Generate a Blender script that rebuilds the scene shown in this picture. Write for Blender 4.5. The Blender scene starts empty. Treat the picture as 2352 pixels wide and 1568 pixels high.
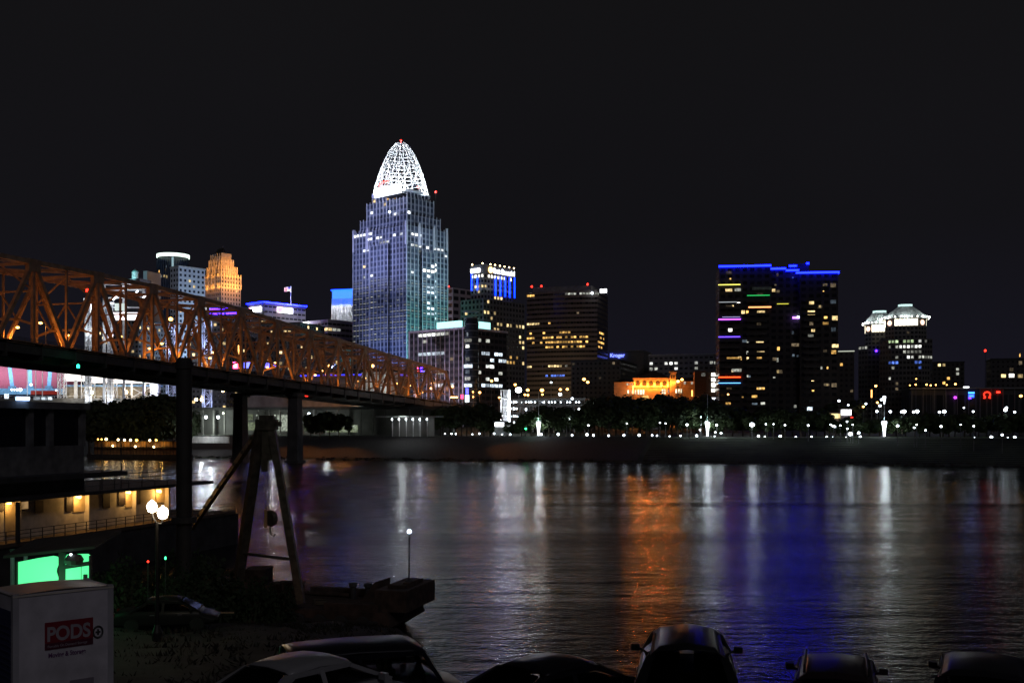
import bpy, bmesh, math, random
from mathutils import Vector, Matrix
R = math.radians
C = bpy.context.scene.collection
sc = bpy.context.scene
rnd = random.Random(7)

# ---------------------------------------------------------------- camera, sky, exposure
H, FPX, U0, V0 = 15.0, 2444.0, 1176.0, 980.0
cam = bpy.data.objects.new('camera', bpy.data.cameras.new('camera'))
C.objects.link(cam)
cam.location = (0, 0, H)
cam.rotation_euler = (R(90), 0, 0)
cam.data.sensor_width = 36
cam.data.lens = FPX / 2352 * 36
cam.data.shift_y = (V0 - 784) / 2352
cam.data.clip_start = 0.1
cam.data.clip_end = 20000
sc.camera = cam

w = bpy.data.worlds.new('World'); sc.world = w
w.use_nodes = True
nt = w.node_tree
bg = nt.nodes['Background']
tc = nt.nodes.new('ShaderNodeTexCoord')
sx = nt.nodes.new('ShaderNodeSeparateXYZ')
nt.links.new(tc.outputs['Generated'], sx.inputs[0])
rp = nt.nodes.new('ShaderNodeValToRGB')
rp.color_ramp.elements[0].position = 0.0
rp.color_ramp.elements[0].color = (0.0078, 0.0074, 0.0140, 1)
rp.color_ramp.elements[1].position = 0.55
rp.color_ramp.elements[1].color = (0.0064, 0.0062, 0.0062, 1)
e = rp.color_ramp.elements.new(0.18); e.color = (0.0062, 0.0059, 0.0076, 1)
nz = nt.nodes.new('ShaderNodeTexNoise'); nz.inputs['Scale'].default_value = 2.2; nz.inputs['Detail'].default_value = 4
nt.links.new(tc.outputs['Generated'], nz.inputs['Vector'])
mr = nt.nodes.new('ShaderNodeMapRange'); mr.inputs[3].default_value = 0.8; mr.inputs[4].default_value = 1.2
nt.links.new(nz.outputs[0], mr.inputs[0])
nt.links.new(sx.outputs[2], rp.inputs[0])
nt.links.new(rp.outputs[0], bg.inputs[0])
nt.links.new(mr.outputs[0], bg.inputs[1])

fill_sun = bpy.data.objects.new('moonlight', bpy.data.lights.new('moonlight', 'SUN'))  # weak fill sun, added in place of street light from behind the camera
C.objects.link(fill_sun)
fill_sun.data.energy = 0.11
fill_sun.data.angle = R(10)
fill_sun.data.color = (0.93, 0.88, 1.0)
fill_sun.rotation_euler = (R(58), 0, R(24))

sc.view_settings.view_transform = 'Standard'
sc.view_settings.look = 'None'
sc.view_settings.exposure = 0
sc.view_settings.gamma = 1
sc.cycles.use_denoising = True
sc.cycles.sample_clamp_indirect = 6
sc.cycles.max_bounces = 5
sc.cycles.caustics_reflective = True

# ---------------------------------------------------------------- helpers
def X(u, Y): return (u - U0) / FPX * Y
def Zv(v, Y): return H - (v - V0) / FPX * Y
def W(u, v, Y): return Vector((X(u, Y), Y, Zv(v, Y)))
def proj(p): return U0 + FPX * p.x / p.y, V0 - FPX * (p.z - H) / p.y
def ZM(ox, oy, s):
    k = 2352 / 4096
    return lambda x, y: ((ox + x / s) * k, (oy + y / s) * k)
Z1 = ZM(0, 950, 2.24); Z2 = ZM(900, 1050, 2.24); Z3 = ZM(1300, 520, 1.7818); Z4 = ZM(1700, 1000, 2.24)
Z5 = ZM(2300, 1300, 3.136); Z6 = ZM(2750, 1000, 2.09); Z7 = ZM(3300, 1150, 2.412)
A1 = ZM(0, 1550, 2.24); A2 = ZM(0, 2100, 2.485); A3 = ZM(600, 1500, 1.7429); A4 = ZM(400, 2200, 1.742)
A7 = ZM(1100, 1500, 1.8092); A8 = ZM(2300, 1600, 1.3096)
ROT = -math.atan(0.3147)                       # the street grid and the bridge stand square to the bank
ROTC = R(-41)                                  # downtown street grid
TT = Vector((math.cos(ROT), math.sin(ROT), 0)); NN = Vector((-math.sin(ROT), math.cos(ROT), 0))
def ground_z(p):
    n = NN.x * p[0] + NN.y * p[1]
    if n < 440: return 0.0
    if n < 474: return 10.4 * (n - 440) / 34
    if n < 520: return 10.4 + 0.3 * (n - 474) / 46
    if n < 640: return 10.7 + 6.0 * (n - 520) / 120
    return 16.7 + min(8.0, (n - 640) * 0.02)

_m = {}
def mat(name, col, rough=0.6, metal=0.0, var=0.25, scale=0.6, spec=0.5, bump=0.0):
    if name in _m: return _m[name]
    m = bpy.data.materials.new(name); m.use_nodes = True; _m[name] = m
    t = m.node_tree; b = t.nodes['Principled BSDF']
    b.inputs['Roughness'].default_value = rough
    b.inputs['Metallic'].default_value = metal
    b.inputs['Specular IOR Level'].default_value = spec
    c = t.nodes.new('ShaderNodeTexCoord')
    n = t.nodes.new('ShaderNodeTexNoise'); n.inputs['Scale'].default_value = scale; n.inputs['Detail'].default_value = 5
    t.links.new(c.outputs['Object'], n.inputs['Vector'])
    r = t.nodes.new('ShaderNodeMapRange'); r.inputs[1].default_value = 0.3; r.inputs[2].default_value = 0.7
    r.inputs[3].default_value = 1 - var; r.inputs[4].default_value = 1 + var
    t.links.new(n.outputs[0], r.inputs[0])
    k = t.nodes.new('ShaderNodeVectorMath'); k.operation = 'SCALE'; k.inputs[0].default_value = col
    t.links.new(r.outputs[0], k.inputs['Scale'])
    t.links.new(k.outputs[0], b.inputs['Base Color'])
    if bump:
        bp = t.nodes.new('ShaderNodeBump'); bp.inputs['Strength'].default_value = bump; bp.inputs['Distance'].default_value = 0.1
        t.links.new(n.outputs[0], bp.inputs['Height']); t.links.new(bp.outputs[0], b.inputs['Normal'])
    return m
def emis(name, col, s, sample=True):
    if name in _m: return _m[name]
    m = bpy.data.materials.new(name); m.use_nodes = True; _m[name] = m
    t = m.node_tree; b = t.nodes['Principled BSDF']
    b.inputs['Base Color'].default_value = (0.3, 0.3, 0.3, 1)
    b.inputs['Emission Color'].default_value = (*col, 1)
    b.inputs['Emission Strength'].default_value = s
    if not sample: m.cycles.emission_sampling = 'NONE'
    return m
def winmat(name, col, s, lo=0.3):
    """A lit room behind glass: brightness differs per window, and within one by blinds, lamps and furniture."""
    if name in _m: return _m[name]
    m = bpy.data.materials.new(name); m.use_nodes = True; _m[name] = m
    t = m.node_tree; b = t.nodes['Principled BSDF']; L = t.links
    b.inputs['Base Color'].default_value = (0.05, 0.05, 0.05, 1); b.inputs['Roughness'].default_value = 0.2
    oi = t.nodes.new('ShaderNodeObjectInfo')
    g = t.nodes.new('ShaderNodeNewGeometry')
    n = t.nodes.new('ShaderNodeTexNoise'); n.inputs['Scale'].default_value = 0.9; n.inputs['Detail'].default_value = 3
    L.new(g.outputs['Position'], n.inputs['Vector'])
    r = t.nodes.new('ShaderNodeMapRange'); r.inputs[1].default_value = 0.35; r.inputs[2].default_value = 0.65
    r.inputs[3].default_value = 0.35; r.inputs[4].default_value = 1.35
    L.new(n.outputs[0], r.inputs[0])
    q = t.nodes.new('ShaderNodeMath'); q.operation = 'POWER'; q.inputs[1].default_value = 1.6
    L.new(oi.outputs['Random'], q.inputs[0])
    a = t.nodes.new('ShaderNodeMath'); a.operation = 'MULTIPLY_ADD'; a.inputs[1].default_value = 1.5 * s; a.inputs[2].default_value = lo * s
    L.new(q.outputs[0], a.inputs[0])
    p = t.nodes.new('ShaderNodeMath'); p.operation = 'MULTIPLY'
    L.new(a.outputs[0], p.inputs[0]); L.new(r.outputs[0], p.inputs[1])
    b.inputs['Emission Color'].default_value = (*col, 1)
    L.new(p.outputs[0], b.inputs['Emission Strength'])
    m.cycles.emission_sampling = 'NONE'
    return m
def facade(name, wall, glass, ww=0.7, wh=0.6, rough=0.7, spandrel=None):
    """Wall with a grid of unlit panes; the UV map counts bays and storeys."""
    if name in _m: return _m[name]
    m = bpy.data.materials.new(name); m.use_nodes = True; _m[name] = m
    t = m.node_tree; b = t.nodes['Principled BSDF']; L = t.links
    uv = t.nodes.new('ShaderNodeUVMap'); s = t.nodes.new('ShaderNodeSeparateXYZ'); L.new(uv.outputs[0], s.inputs[0])
    def math_(op, a, bb=None):
        n = t.nodes.new('ShaderNodeMath'); n.operation = op
        L.new(a, n.inputs[0])
        if bb is not None:
            if isinstance(bb, (int, float)): n.inputs[1].default_value = bb
            else: L.new(bb, n.inputs[1])
        return n.outputs[0]
    def inside(o, half):
        return math_('LESS_THAN', math_('ABSOLUTE', math_('SUBTRACT', math_('FRACT', o), 0.5)), half)
    i = math_('MULTIPLY', inside(s.outputs[0], ww / 2), inside(s.outputs[1], wh / 2))
    fl = t.nodes.new('ShaderNodeVectorMath'); fl.operation = 'FLOOR'; L.new(uv.outputs[0], fl.inputs[0])
    wn = t.nodes.new('ShaderNodeTexWhiteNoise'); L.new(fl.outputs[0], wn.inputs[0])
    rr = t.nodes.new('ShaderNodeMapRange'); rr.inputs[3].default_value = 0.5; rr.inputs[4].default_value = 1.6
    L.new(wn.outputs[0], rr.inputs[0])
    gk = t.nodes.new('ShaderNodeVectorMath'); gk.operation = 'SCALE'; gk.inputs[0].default_value = glass; L.new(rr.outputs[0], gk.inputs['Scale'])
    n = t.nodes.new('ShaderNodeTexNoise'); n.inputs['Scale'].default_value = 0.7; n.inputs['Detail'].default_value = 6
    L.new(uv.outputs[0], n.inputs['Vector'])
    r2 = t.nodes.new('ShaderNodeMapRange'); r2.inputs[3].default_value = 0.7; r2.inputs[4].default_value = 1.3; L.new(n.outputs[0], r2.inputs[0])
    wk = t.nodes.new('ShaderNodeVectorMath'); wk.operation = 'SCALE'; wk.inputs[0].default_value = wall; L.new(r2.outputs[0], wk.inputs['Scale'])
    mx = t.nodes.new('ShaderNodeMix'); mx.data_type = 'RGBA'
    L.new(i, mx.inputs[0]); L.new(wk.outputs[0], mx.inputs[6]); L.new(gk.outputs[0], mx.inputs[7])
    L.new(mx.outputs[2], b.inputs['Base Color'])
    ro = t.nodes.new('ShaderNodeMapRange'); ro.inputs[3].default_value = rough; ro.inputs[4].default_value = 0.26
    L.new(i, ro.inputs[0]); L.new(ro.outputs[0], b.inputs['Roughness'])
    return m

class MB:
    def __init__(s): s.v = []; s.f = []; s.uv = None
    def add(s, vs, fs):
        o = len(s.v); s.v += [tuple(p) for p in vs]; s.f += [tuple(i + o for i in f) for f in fs]; return s
    def box(s, x0, x1, y0, y1, z0, z1):
        return s.add([(x0,y0,z0),(x1,y0,z0),(x1,y1,z0),(x0,y1,z0),(x0,y0,z1),(x1,y0,z1),(x1,y1,z1),(x0,y1,z1)],
                     [(0,3,2,1),(4,5,6,7),(0,1,5,4),(1,2,6,5),(2,3,7,6),(3,0,4,7)])
    def cbox(s, c, sx, sy, sz, rz=0):
        c = Vector(c); m = Matrix.Rotation(rz, 3, 'Z')
        vs = [c + m @ Vector((a*sx/2, b*sy/2, d*sz/2)) for d in (-1,1) for a, b in ((-1,-1),(1,-1),(1,1),(-1,1))]
        return s.add(vs, [(0,3,2,1),(4,5,6,7),(0,1,5,4),(1,2,6,5),(2,3,7,6),(3,0,4,7)])
    def beam(s, p0, p1, w, h=None):
        p0, p1 = Vector(p0), Vector(p1); h = h or w
        d = (p1 - p0).normalized()
        up = Vector((0,0,1)) if abs(d.z) < 0.95 else Vector((0,1,0))
        a = d.cross(up).normalized(); b = a.cross(d).normalized()
        vs = [p + a*i*w/2 + b*j*h/2 for p in (p0, p1) for i, j in ((-1,-1),(1,-1),(1,1),(-1,1))]
        return s.add(vs, [(0,1,2,3),(7,6,5,4),(0,4,5,1),(1,5,6,2),(2,6,7,3),(3,7,4,0)])
    def tube(s, pts, r, n=6, r1=None, caps=True):
        pts = [Vector(p) for p in pts]; k = len(pts); vs = []; r1 = r if r1 is None else r1
        for i, p in enumerate(pts):
            d = (pts[min(i+1, k-1)] - pts[max(i-1, 0)]).normalized()
            up = Vector((0,0,1)) if abs(d.z) < 0.9 else Vector((0,1,0))
            a = d.cross(up).normalized(); b = a.cross(d)
            q = r + (r1 - r) * i / max(k-1, 1)
            vs += [p + (a*math.cos(2*math.pi*j/n) + b*math.sin(2*math.pi*j/n))*q for j in range(n)]
        fs = [(i*n+j, i*n+(j+1)%n, (i+1)*n+(j+1)%n, (i+1)*n+j) for i in range(k-1) for j in range(n)]
        if caps: fs += [tuple(range(n))[::-1], tuple((k-1)*n+j for j in range(n))]
        return s.add(vs, fs)
    def lathe(s, prof, c=(0,0,0), n=16, a0=0.0, sy=1.0):
        cx, cy, cz = c; k = len(prof); vs = []
        for r, z in prof:
            vs += [(cx + r*math.cos(a0+2*math.pi*j/n), cy + sy*r*math.sin(a0+2*math.pi*j/n), cz+z) for j in range(n)]
        fs = [(i*n+j, i*n+(j+1)%n, (i+1)*n+(j+1)%n, (i+1)*n+j) for i in range(k-1) for j in range(n)]
        fs += [tuple(range(n))[::-1], tuple((k-1)*n+j for j in range(n))]
        return s.add(vs, fs)
    def ball(s, c, r, n=10, m=6, sz=1.0):
        return s.lathe([(max(1e-3, r*math.sin(math.pi*i/m)), -r*sz*math.cos(math.pi*i/m)) for i in range(m+1)], c, n)
    def prism(s, poly, z0, z1):
        k = len(poly)
        vs = [(x, y, z0) for x, y in poly] + [(x, y, z1) for x, y in poly]
        return s.add(vs, [tuple(range(k))[::-1], tuple(range(k, 2*k))] + [(i, (i+1) % k, k+(i+1) % k, k+i) for i in range(k)])
    def hip(s, x0, x1, y0, y1, z0, z1, f=0.5):
        dx = (x1-x0); dy = (y1-y0); q = min(dx, dy) * f
        if dx >= dy: top = [(x0+q, (y0+y1)/2), (x1-q, (y0+y1)/2)]
        else: top = [((x0+x1)/2, y0+q), ((x0+x1)/2, y1-q)]
        vs = [(x0,y0,z0),(x1,y0,z0),(x1,y1,z0),(x0,y1,z0),(*top[0], z1),(*top[1], z1)]
        fs = [(0,1,5,4),(1,2,5),(2,3,4,5),(3,0,4),(3,2,1,0)] if dx >= dy else [(0,1,4),(1,2,5,4),(2,3,5),(3,0,4,5),(3,2,1,0)]
        return s.add(vs, fs)
    def mesh(s, name, m, smooth=False):
        me = bpy.data.meshes.new(name); me.from_pydata(s.v, [], s.f); me.update()
        if m: me.materials.append(m)
        if s.uv:
            l = me.uv_layers.new(name='UVMap'); l.data.foreach_set('uv', [c for q in s.uv for c in q])
        if smooth: me.polygons.foreach_set('use_smooth', [True] * len(me.polygons))
        return me
    def build(s, name, m, parent=None, smooth=False):
        o = bpy.data.objects.new(name, s.mesh(name, m, smooth)); C.objects.link(o)
        if parent: o.parent = parent
        return o

def tag(o, label=None, cat=None, group=None, kind=None):
    if label: o['label'] = label
    if cat: o['category'] = cat
    if group: o['group'] = group
    if kind: o['kind'] = kind
    return o
def thing(name, label, cat, loc=(0,0,0), rz=0, group=None):
    o = bpy.data.objects.new(name, None); C.objects.link(o)
    o.location = loc; o.rotation_euler = (0, 0, rz); o.empty_display_size = 0.5
    return tag(o, label, cat, group)
def obj(name, me, parent=None, loc=(0,0,0), rot=(0,0,0), scale=(1,1,1)):
    o = bpy.data.objects.new(name, me); C.objects.link(o)
    o.location = loc; o.rotation_euler = rot; o.scale = scale
    if parent: o.parent = parent
    return o
def dup(root, loc, rz=0, label=None, group=None, s=1):
    r = root.copy(); C.objects.link(r); r.location = loc; r.rotation_euler = (0, 0, rz); r.scale = (s, s, s)
    if label: r['label'] = label
    if group: r['group'] = group
    for ch in root.children:
        c = ch.copy(); C.objects.link(c); c.parent = r
        for g in ch.children:
            d = g.copy(); C.objects.link(d); d.parent = c
    return r
def pt(loc, e, col, r=0.3, parent=None):
    l = bpy.data.lights.new('lamp_light', 'POINT'); l.energy = e; l.color = col; l.shadow_soft_size = r
    o = bpy.data.objects.new('lamp_light', l); C.objects.link(o); o.location = loc
    if parent: o.parent = parent
    return o
def spot(loc, target, e, col, ang=70, r=0.5, parent=None, blend=0.6):
    l = bpy.data.lights.new('flood_or_fill_beam', 'SPOT'); l.energy = e; l.color = col; l.shadow_soft_size = r
    l.spot_size = R(ang); l.spot_blend = blend
    o = bpy.data.objects.new('flood_or_fill_beam', l); C.objects.link(o); o.location = loc
    o.rotation_euler = (Vector(target) - Vector(loc)).to_track_quat('-Z', 'Y').to_euler()
    if parent: o.parent = parent
    return o
def text(s, size, m, parent, loc, rot, name='lettering', ext=0.03, align='LEFT', sx=1.0, bold=0.0):
    c = bpy.data.curves.new(name, 'FONT'); c.body = s; c.size = size; c.extrude = ext; c.align_x = align; c.offset = bold
    c.materials.append(m)
    tmp = bpy.data.objects.new('tmp', c); C.objects.link(tmp); bpy.context.view_layer.update()
    me = bpy.data.meshes.new_from_object(tmp.evaluated_get(bpy.context.evaluated_depsgraph_get())); bpy.data.objects.remove(tmp)
    o = bpy.data.objects.new(name, me); C.objects.link(o); o.location = loc; o.rotation_euler = rot; o.scale = (sx, 1, 1)
    if parent: o.parent = parent
    return o
ORD = 'first second third fourth fifth sixth seventh eighth ninth tenth eleventh twelfth thirteenth fourteenth fifteenth sixteenth seventeenth eighteenth nineteenth twentieth'.split()

# window cells
_unit = {}
def unit(m, name='window'):
    k = (m.name, name)
    if k not in _unit: _unit[k] = MB().box(-.5, .5, -.5, .5, -.5, .5).mesh(name, m)
    return _unit[k]

class Bld:
    """A building whose local origin is its south-east foot; x runs west to east (negative = west), y runs back."""
    def __init__(s, name, label, cat, u, Y, z0, rot=ROT):
        s.root = thing(name, label, cat, (X(u, Y), Y, z0), rot); s.z0 = z0; s.faces = []; s.Y = Y; s.u = u; s.wins = []
        s.M = Matrix.Translation((X(u, Y), Y, z0)) @ Matrix.Rotation(rot, 4, 'Z'); s.rot = rot
    def size(s, uL, uR):
        """Width so that the west end shows at uL, depth so that the east face ends at uR."""
        c = s.M.translation; a = (s.M.to_3x3() @ Vector((1,0,0))); n = (s.M.to_3x3() @ Vector((0,1,0)))
        k = (uL - U0) / FPX; w_ = (c.x - k*c.y) / (a.x - k*a.y)
        k = (uR - U0) / FPX; d_ = (k*c.y - c.x) / (n.x - k*n.y)
        return w_, d_
    def z(s, v, Y=None): return Zv(v, Y or s.Y) - s.z0
    def at(s, u, v, x=None, y=None):
        """The local point where the sight line through (u, v) meets the plane x = const or y = const."""
        inv = s.M.inverted(); o = inv @ Vector((0,0,H)); q = inv @ W(u, v, s.Y); d = q - o
        k = (y - o.y) / d.y if y is not None else (x - o.x) / d.x
        return o + d * k
    def block(s, x0, x1, y0, y1, z0, z1, m, bw=3.5, fh=4.0, name='wall', faces='SEW', parent=None, win=(0.75, 0.6)):
        b = MB(); b.uv = []
        nf = max(1, round((z1 - z0) / fh))
        F = {'S': ((x0,y0),(x1,y0)), 'E': ((x1,y0),(x1,y1)), 'N': ((x1,y1),(x0,y1)), 'W': ((x0,y1),(x0,y0))}
        for k, (p, q) in F.items():
            L = math.hypot(q[0]-p[0], q[1]-p[1]); nb = max(1, round(L / bw))
            b.add([(*p,z0),(*q,z0),(*q,z1),(*p,z1)], [(0,1,2,3)]); b.uv += [(0,0),(nb,0),(nb,nf),(0,nf)]
            if k in faces: s.faces.append((Vector((*p,z0)), Vector((q[0]-p[0], q[1]-p[1], 0))/L, L, z1-z0, nb, nf, win))
        b.add([(x0,y0,z1),(x1,y0,z1),(x1,y1,z1),(x0,y1,z1)], [(0,1,2,3)]); b.uv += [(0,0)]*4
        return b.build(name, m, parent or s.root)
    def light(s, rects, zm=None, mats=None):
        """Light the window cells whose middle shows inside one of the rectangles (x0, y0, x1, y1, chance, material[, height share])."""
        for p, a, L, h, nb, nf, (ww, wh) in s.faces:
            nrm = Vector((a.y, -a.x, 0))
            for i in range(nb):
                for j in range(nf):
                    c = p + a * (L*(i+.5)/nb) + Vector((0,0,h*(j+.5)/nf))
                    wc = s.M @ c
                    if (s.M.to_3x3() @ nrm).dot(Vector((0,0,H)) - wc) <= 0: continue
                    u, v = proj(wc)
                    for r in rects:
                        if zm: (x0, y0), (x1, y1) = zm(r[0], r[1]), zm(r[2], r[3])
                        else: x0, y0, x1, y1 = r[:4]
                        if x0 <= u <= x1 and y0 <= v <= y1:
                            if rnd.random() < r[4]:
                                hh = r[6] if len(r) > 6 else 1.0
                                s.wins.append((c + nrm*0.04, math.atan2(a.y, a.x), L/nb*ww, h/nf*wh*hh, r[5]))
                            break
    def done(s, limit=100):
        s.wins.sort(key=lambda q: -q[2]*q[3]); 
        for c, a, w_, h_, m in s.wins[:limit]:
            obj('window', unit(m), s.root, c, (0,0,a), (w_, 0.12, h_))
        rest = s.wins[limit:]
        if rest:
            by = {}
            for q in rest: by.setdefault(q[4].name, []).append(q)
            b = MB(); me = None; mats = []; idx = []
            for k, qs in by.items():
                for c, a, w_, h_, m in qs:
                    b.cbox(c, w_, 0.12, h_, a); idx += [len(mats)]*6
                mats.append(m)
            o = b.build('window', None, s.root); 
            for m in mats: o.data.materials.append(m)
            o.data.polygons.foreach_set('material_index', idx); tag(o, kind='stuff')
        s.wins = []
    def strip(s, p0, p1, r, m, name='light_strip'):
        return MB().beam(p0, p1, r).build(name, m, s.root)

# ---------------------------------------------------------------- materials
WARM = winmat('window warm', (1.0, 0.72, 0.32), 1.3); AMBER = winmat('window amber', (1.0, 0.55, 0.14), 1.25)
WHITE = winmat('window white', (0.95, 0.97, 0.9), 1.5); COOL = winmat('window cool', (0.75, 0.88, 1.0), 1.1)
PALE = winmat('window pale', (0.9, 0.92, 0.8), 0.5); DIMW = winmat('window dim', (1.0, 0.75, 0.45), 0.12)
BLUEW = winmat('window blue', (0.12, 0.25, 1.0), 1.3); GREENW = winmat('window green', (0.75, 1.0, 0.55), 0.8)
DIMC = winmat('window dim cool', (0.6, 0.8, 1.0), 0.16); HOT = winmat('window bright', (1.0, 0.96, 0.85), 4.0, 0.6)
L_BLUE = emis('blue light', (0.0016, 0.0044, 1.0), 33); L_WHITE = emis('white lamp', (0.80, 0.92, 1.0), 9)
L_SOD = emis('sodium lamp', (1.0, 0.45, 0.10), 9); L_RED = emis('red lamp', (1.0, 0.02, 0.01), 7)
L_WARM = emis('warm lamp', (1.0, 0.7, 0.32), 14); L_AMB = emis('amber lamp', (1.0, 0.5, 0.08), 9)
L_SIGN = emis('white sign', (0.93, 0.95, 1.0), 6); L_TEAL = emis('teal sign', (0.42, 0.93, 0.9), 1.7)
L_PURP = emis('purple light', (0.065, 0.012, 1.0), 13); L_PINK = emis('pink sign', (1.0, 0.05, 0.2), 11)
L_GREEN = emis('green light', (0.05, 1.0, 0.3), 4)
DARK = mat('dark metal', (0.025, 0.024, 0.024), 0.5, 0.3); POST = mat('grey post', (0.12, 0.12, 0.12), 0.5)
CONC = mat('concrete', (0.26, 0.25, 0.23), 0.85, scale=0.15, bump=0.2); ROOF = mat('roof dark', (0.04, 0.04, 0.042), 0.8)
# ================================================================ SETTING: river, banks, hills
def lerp(a, b, k): return a + (b - a) * k
def prof(tab, y):
    if y <= tab[0][0]: return tab[0][1]
    for (a, za), (b, zb) in zip(tab, tab[1:]):
        if y <= b: return lerp(za, zb, (y - a) / (b - a))
    return tab[-1][1]
NR = [(15, 9.9), (18, 9.6), (22, 8.8), (24, 8.3), (47, -0.1), (60, -3)]
NL = [(15, 9.9), (18, 9.6), (22, 8.8), (26, 8.2), (45, 6.3), (60, 3.9), (70, 1.9), (77, -0.1), (92, -3)]
def near_z(x, y):
    k = min(1, max(0, (-1.5 - x) / 7)); k = k*k*(3-2*k)
    return lerp(prof(NR, y), prof(NL, y), k)
b = MB(); xs = [-160 + 2.5*i for i in range(129)]; ys = [-60, -40, -20, 0, 8, 12, 14, 16] + [17 + i*1.5 for i in range(50)]
for y in ys:
    for x in xs:
        z = near_z(x, y)
        if y > 25: z += 0.25 * math.sin(x*1.3 + y*0.7) * math.sin(x*0.37 - y*1.1)
        b.v.append((x, y, z))
nx = len(xs)
b.f = [(j*nx+i, j*nx+i+1, (j+1)*nx+i+1, (j+1)*nx+i) for j in range(len(ys)-1) for i in range(nx-1)]
tag(b.build('near_bank', mat('bank earth', (0.017, 0.013, 0.012), 0.95, scale=0.9, var=0.6, bump=0.6), None, True), kind='structure')

b = MB(); ts = [-2600, -1500, -900, -600] + [-500 + 10*i for i in range(101)] + [600, 900, 1500, 3000]
ns = [425, 440, 446, 452, 458, 464, 470, 474, 480, 500, 520, 560, 600, 640, 700, 900, 1100, 1600, 3000, 9000]
for n in ns:
    for t in ts:
        p = TT*t + NN*n
        b.v.append((p.x, p.y, ground_z(p) if n >= 440 else -2))
nx = len(ts)
b.f = [(j*nx+i, j*nx+i+1, (j+1)*nx+i+1, (j+1)*nx+i) for j in range(len(ns)-1) for i in range(nx-1)]
tag(b.build('far_bank_ground', mat('far ground', (0.045, 0.055, 0.035), 0.95, scale=0.08, var=0.5)), kind='structure')

m = bpy.data.materials.new('river water'); m.use_nodes = True; t = m.node_tree; L = t.links; p = t.nodes['Principled BSDF']
p.inputs['Base Color'].default_value = (0.006, 0.008, 0.010, 1); p.inputs['IOR'].default_value = 1.33
c = t.nodes.new('ShaderNodeTexCoord')
def wave(scale, sx_, sy_, detail, rot=0.1):
    mp = t.nodes.new('ShaderNodeMapping'); mp.inputs['Scale'].default_value = (sx_, sy_, 1); mp.inputs['Rotation'].default_value = (0, 0, rot)
    L.new(c.outputs['Object'], mp.inputs[0])
    n = t.nodes.new('ShaderNodeTexNoise'); n.inputs['Scale'].default_value = scale; n.inputs['Detail'].default_value = detail
    n.inputs['Roughness'].default_value = 0.6; n.inputs['Distortion'].default_value = 0.4
    L.new(mp.outputs[0], n.inputs['Vector']); return n.outputs[0]
def bump(h, dist, strength, prev=None):
    bp = t.nodes.new('ShaderNodeBump'); bp.inputs['Distance'].default_value = dist; bp.inputs['Strength'].default_value = strength
    L.new(h, bp.inputs['Height'])
    if prev: L.new(prev, bp.inputs['Normal'])
    return bp.outputs[0]
n0 = bump(wave(2.2, 0.7, 1.0, 3, 0.3), 0.055, 0.8)
n1 = bump(wave(0.5, 0.5, 1.0, 4), 0.18, 0.7, n0)
n2 = bump(wave(0.1, 0.25, 1.3, 3, -0.06), 0.4, 0.5, n1)
L.new(n2, p.inputs['Normal'])
rr = t.nodes.new('ShaderNodeMapRange'); rr.inputs[1].default_value = 0.35; rr.inputs[2].default_value = 0.65
rr.inputs[3].default_value = 0.11; rr.inputs[4].default_value = 0.25
L.new(wave(0.03, 0.25, 1.9, 5, -0.04), rr.inputs[0]); L.new(rr.outputs[0], p.inputs['Roughness'])
WATER_MAT = m
b = MB().add([(-2500, 30, 0), (1500, 30, 0), (1500, 1450, 0), (-2500, 1450, 0)], [(0,1,2,3)])
tag(b.build('river_water', m), kind='structure')

b = MB(); N = 60
hp = [(-600 + 3200*i/N, 18 + 70*max(0, min(1, (i/N - 0.42)*4)) + 14*math.sin(i*0.9) + 8*math.sin(i*2.3)) for i in range(N+1)]
for x, z in hp: b.v += [(x, 1500, 5), (x, 1900, z+8)]
for x, z in hp: b.v.append((x, 2600, 5))
for i in range(N):
    b.f += [(2*i, 2*i+2, 2*i+3, 2*i+1), (2*i+1, 2*i+3, 2*N+2+i+1, 2*N+2+i)]
tag(b.build('hills', mat('hill woods', (0.03, 0.035, 0.025), 1.0, scale=0.02, var=0.6)), kind='structure')

# promenade walk, river wall steps
b = MB()
for i in range(14):
    n0 = 443 + i*2.2; z0 = 10.4*(n0-440)/34 - 0.4
    b.box(-82, 420, n0, n0 + 2.2, z0 - 1.0, z0 + 0.55)
sw = b.build('river_wall', mat('river wall stone', (0.017, 0.014, 0.012), 0.9, scale=0.25, var=0.4)); sw.rotation_euler = (0, 0, ROT)
tag(sw, 'long dark stepped stone river wall below the lamp lined promenade', 'wall')
b = MB().box(-62, 420, 474.6, 480, 10.3, 10.62)
o = b.build('promenade_path', mat('promenade paving', (0.22, 0.21, 0.2), 0.85, scale=0.4)); o.rotation_euler = (0, 0, ROT); tag(o, kind='structure')
b = MB().add([(-420, 441.5, 0.7), (-84, 441.5, 0.7), (-84, 474, 10.62), (-420, 474, 10.62)], [(0,1,2,3)])
o = b.build('landing_pavement', mat('landing cobble', (0.045, 0.041, 0.04), 0.9, scale=1.5, var=0.4, bump=0.4)); o.rotation_euler = (0, 0, ROT); tag(o, kind='structure')

r_ = random.Random(3); b = MB()
for _ in range(900):
    t0 = r_.uniform(-330, 400); n0 = r_.uniform(438.8, 443.5); q = r_.uniform(.3, 1.1); z0 = max(0, .3*(n0-440)) - .2
    vs = [Vector((r_.uniform(.6,1)*a, r_.uniform(.6,1)*c2, d2))*q for a in (-1,1) for c2 in (-1,1) for d2 in (-.3,.6)]
    b.add([(t0+v.x, n0+v.y, z0+v.z) for v in vs], [(0,1,3,2),(4,6,7,5),(0,4,5,1),(2,3,7,6),(1,5,7,3),(0,2,6,4)])
o = b.build('shore_gravel', mat('riprap', (.05,.045,.04), .95, var=.5)); o.rotation_euler = (0,0,ROT); tag(o, 'dark broken stone along the far waterline', 'rocks', kind='stuff')
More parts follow.
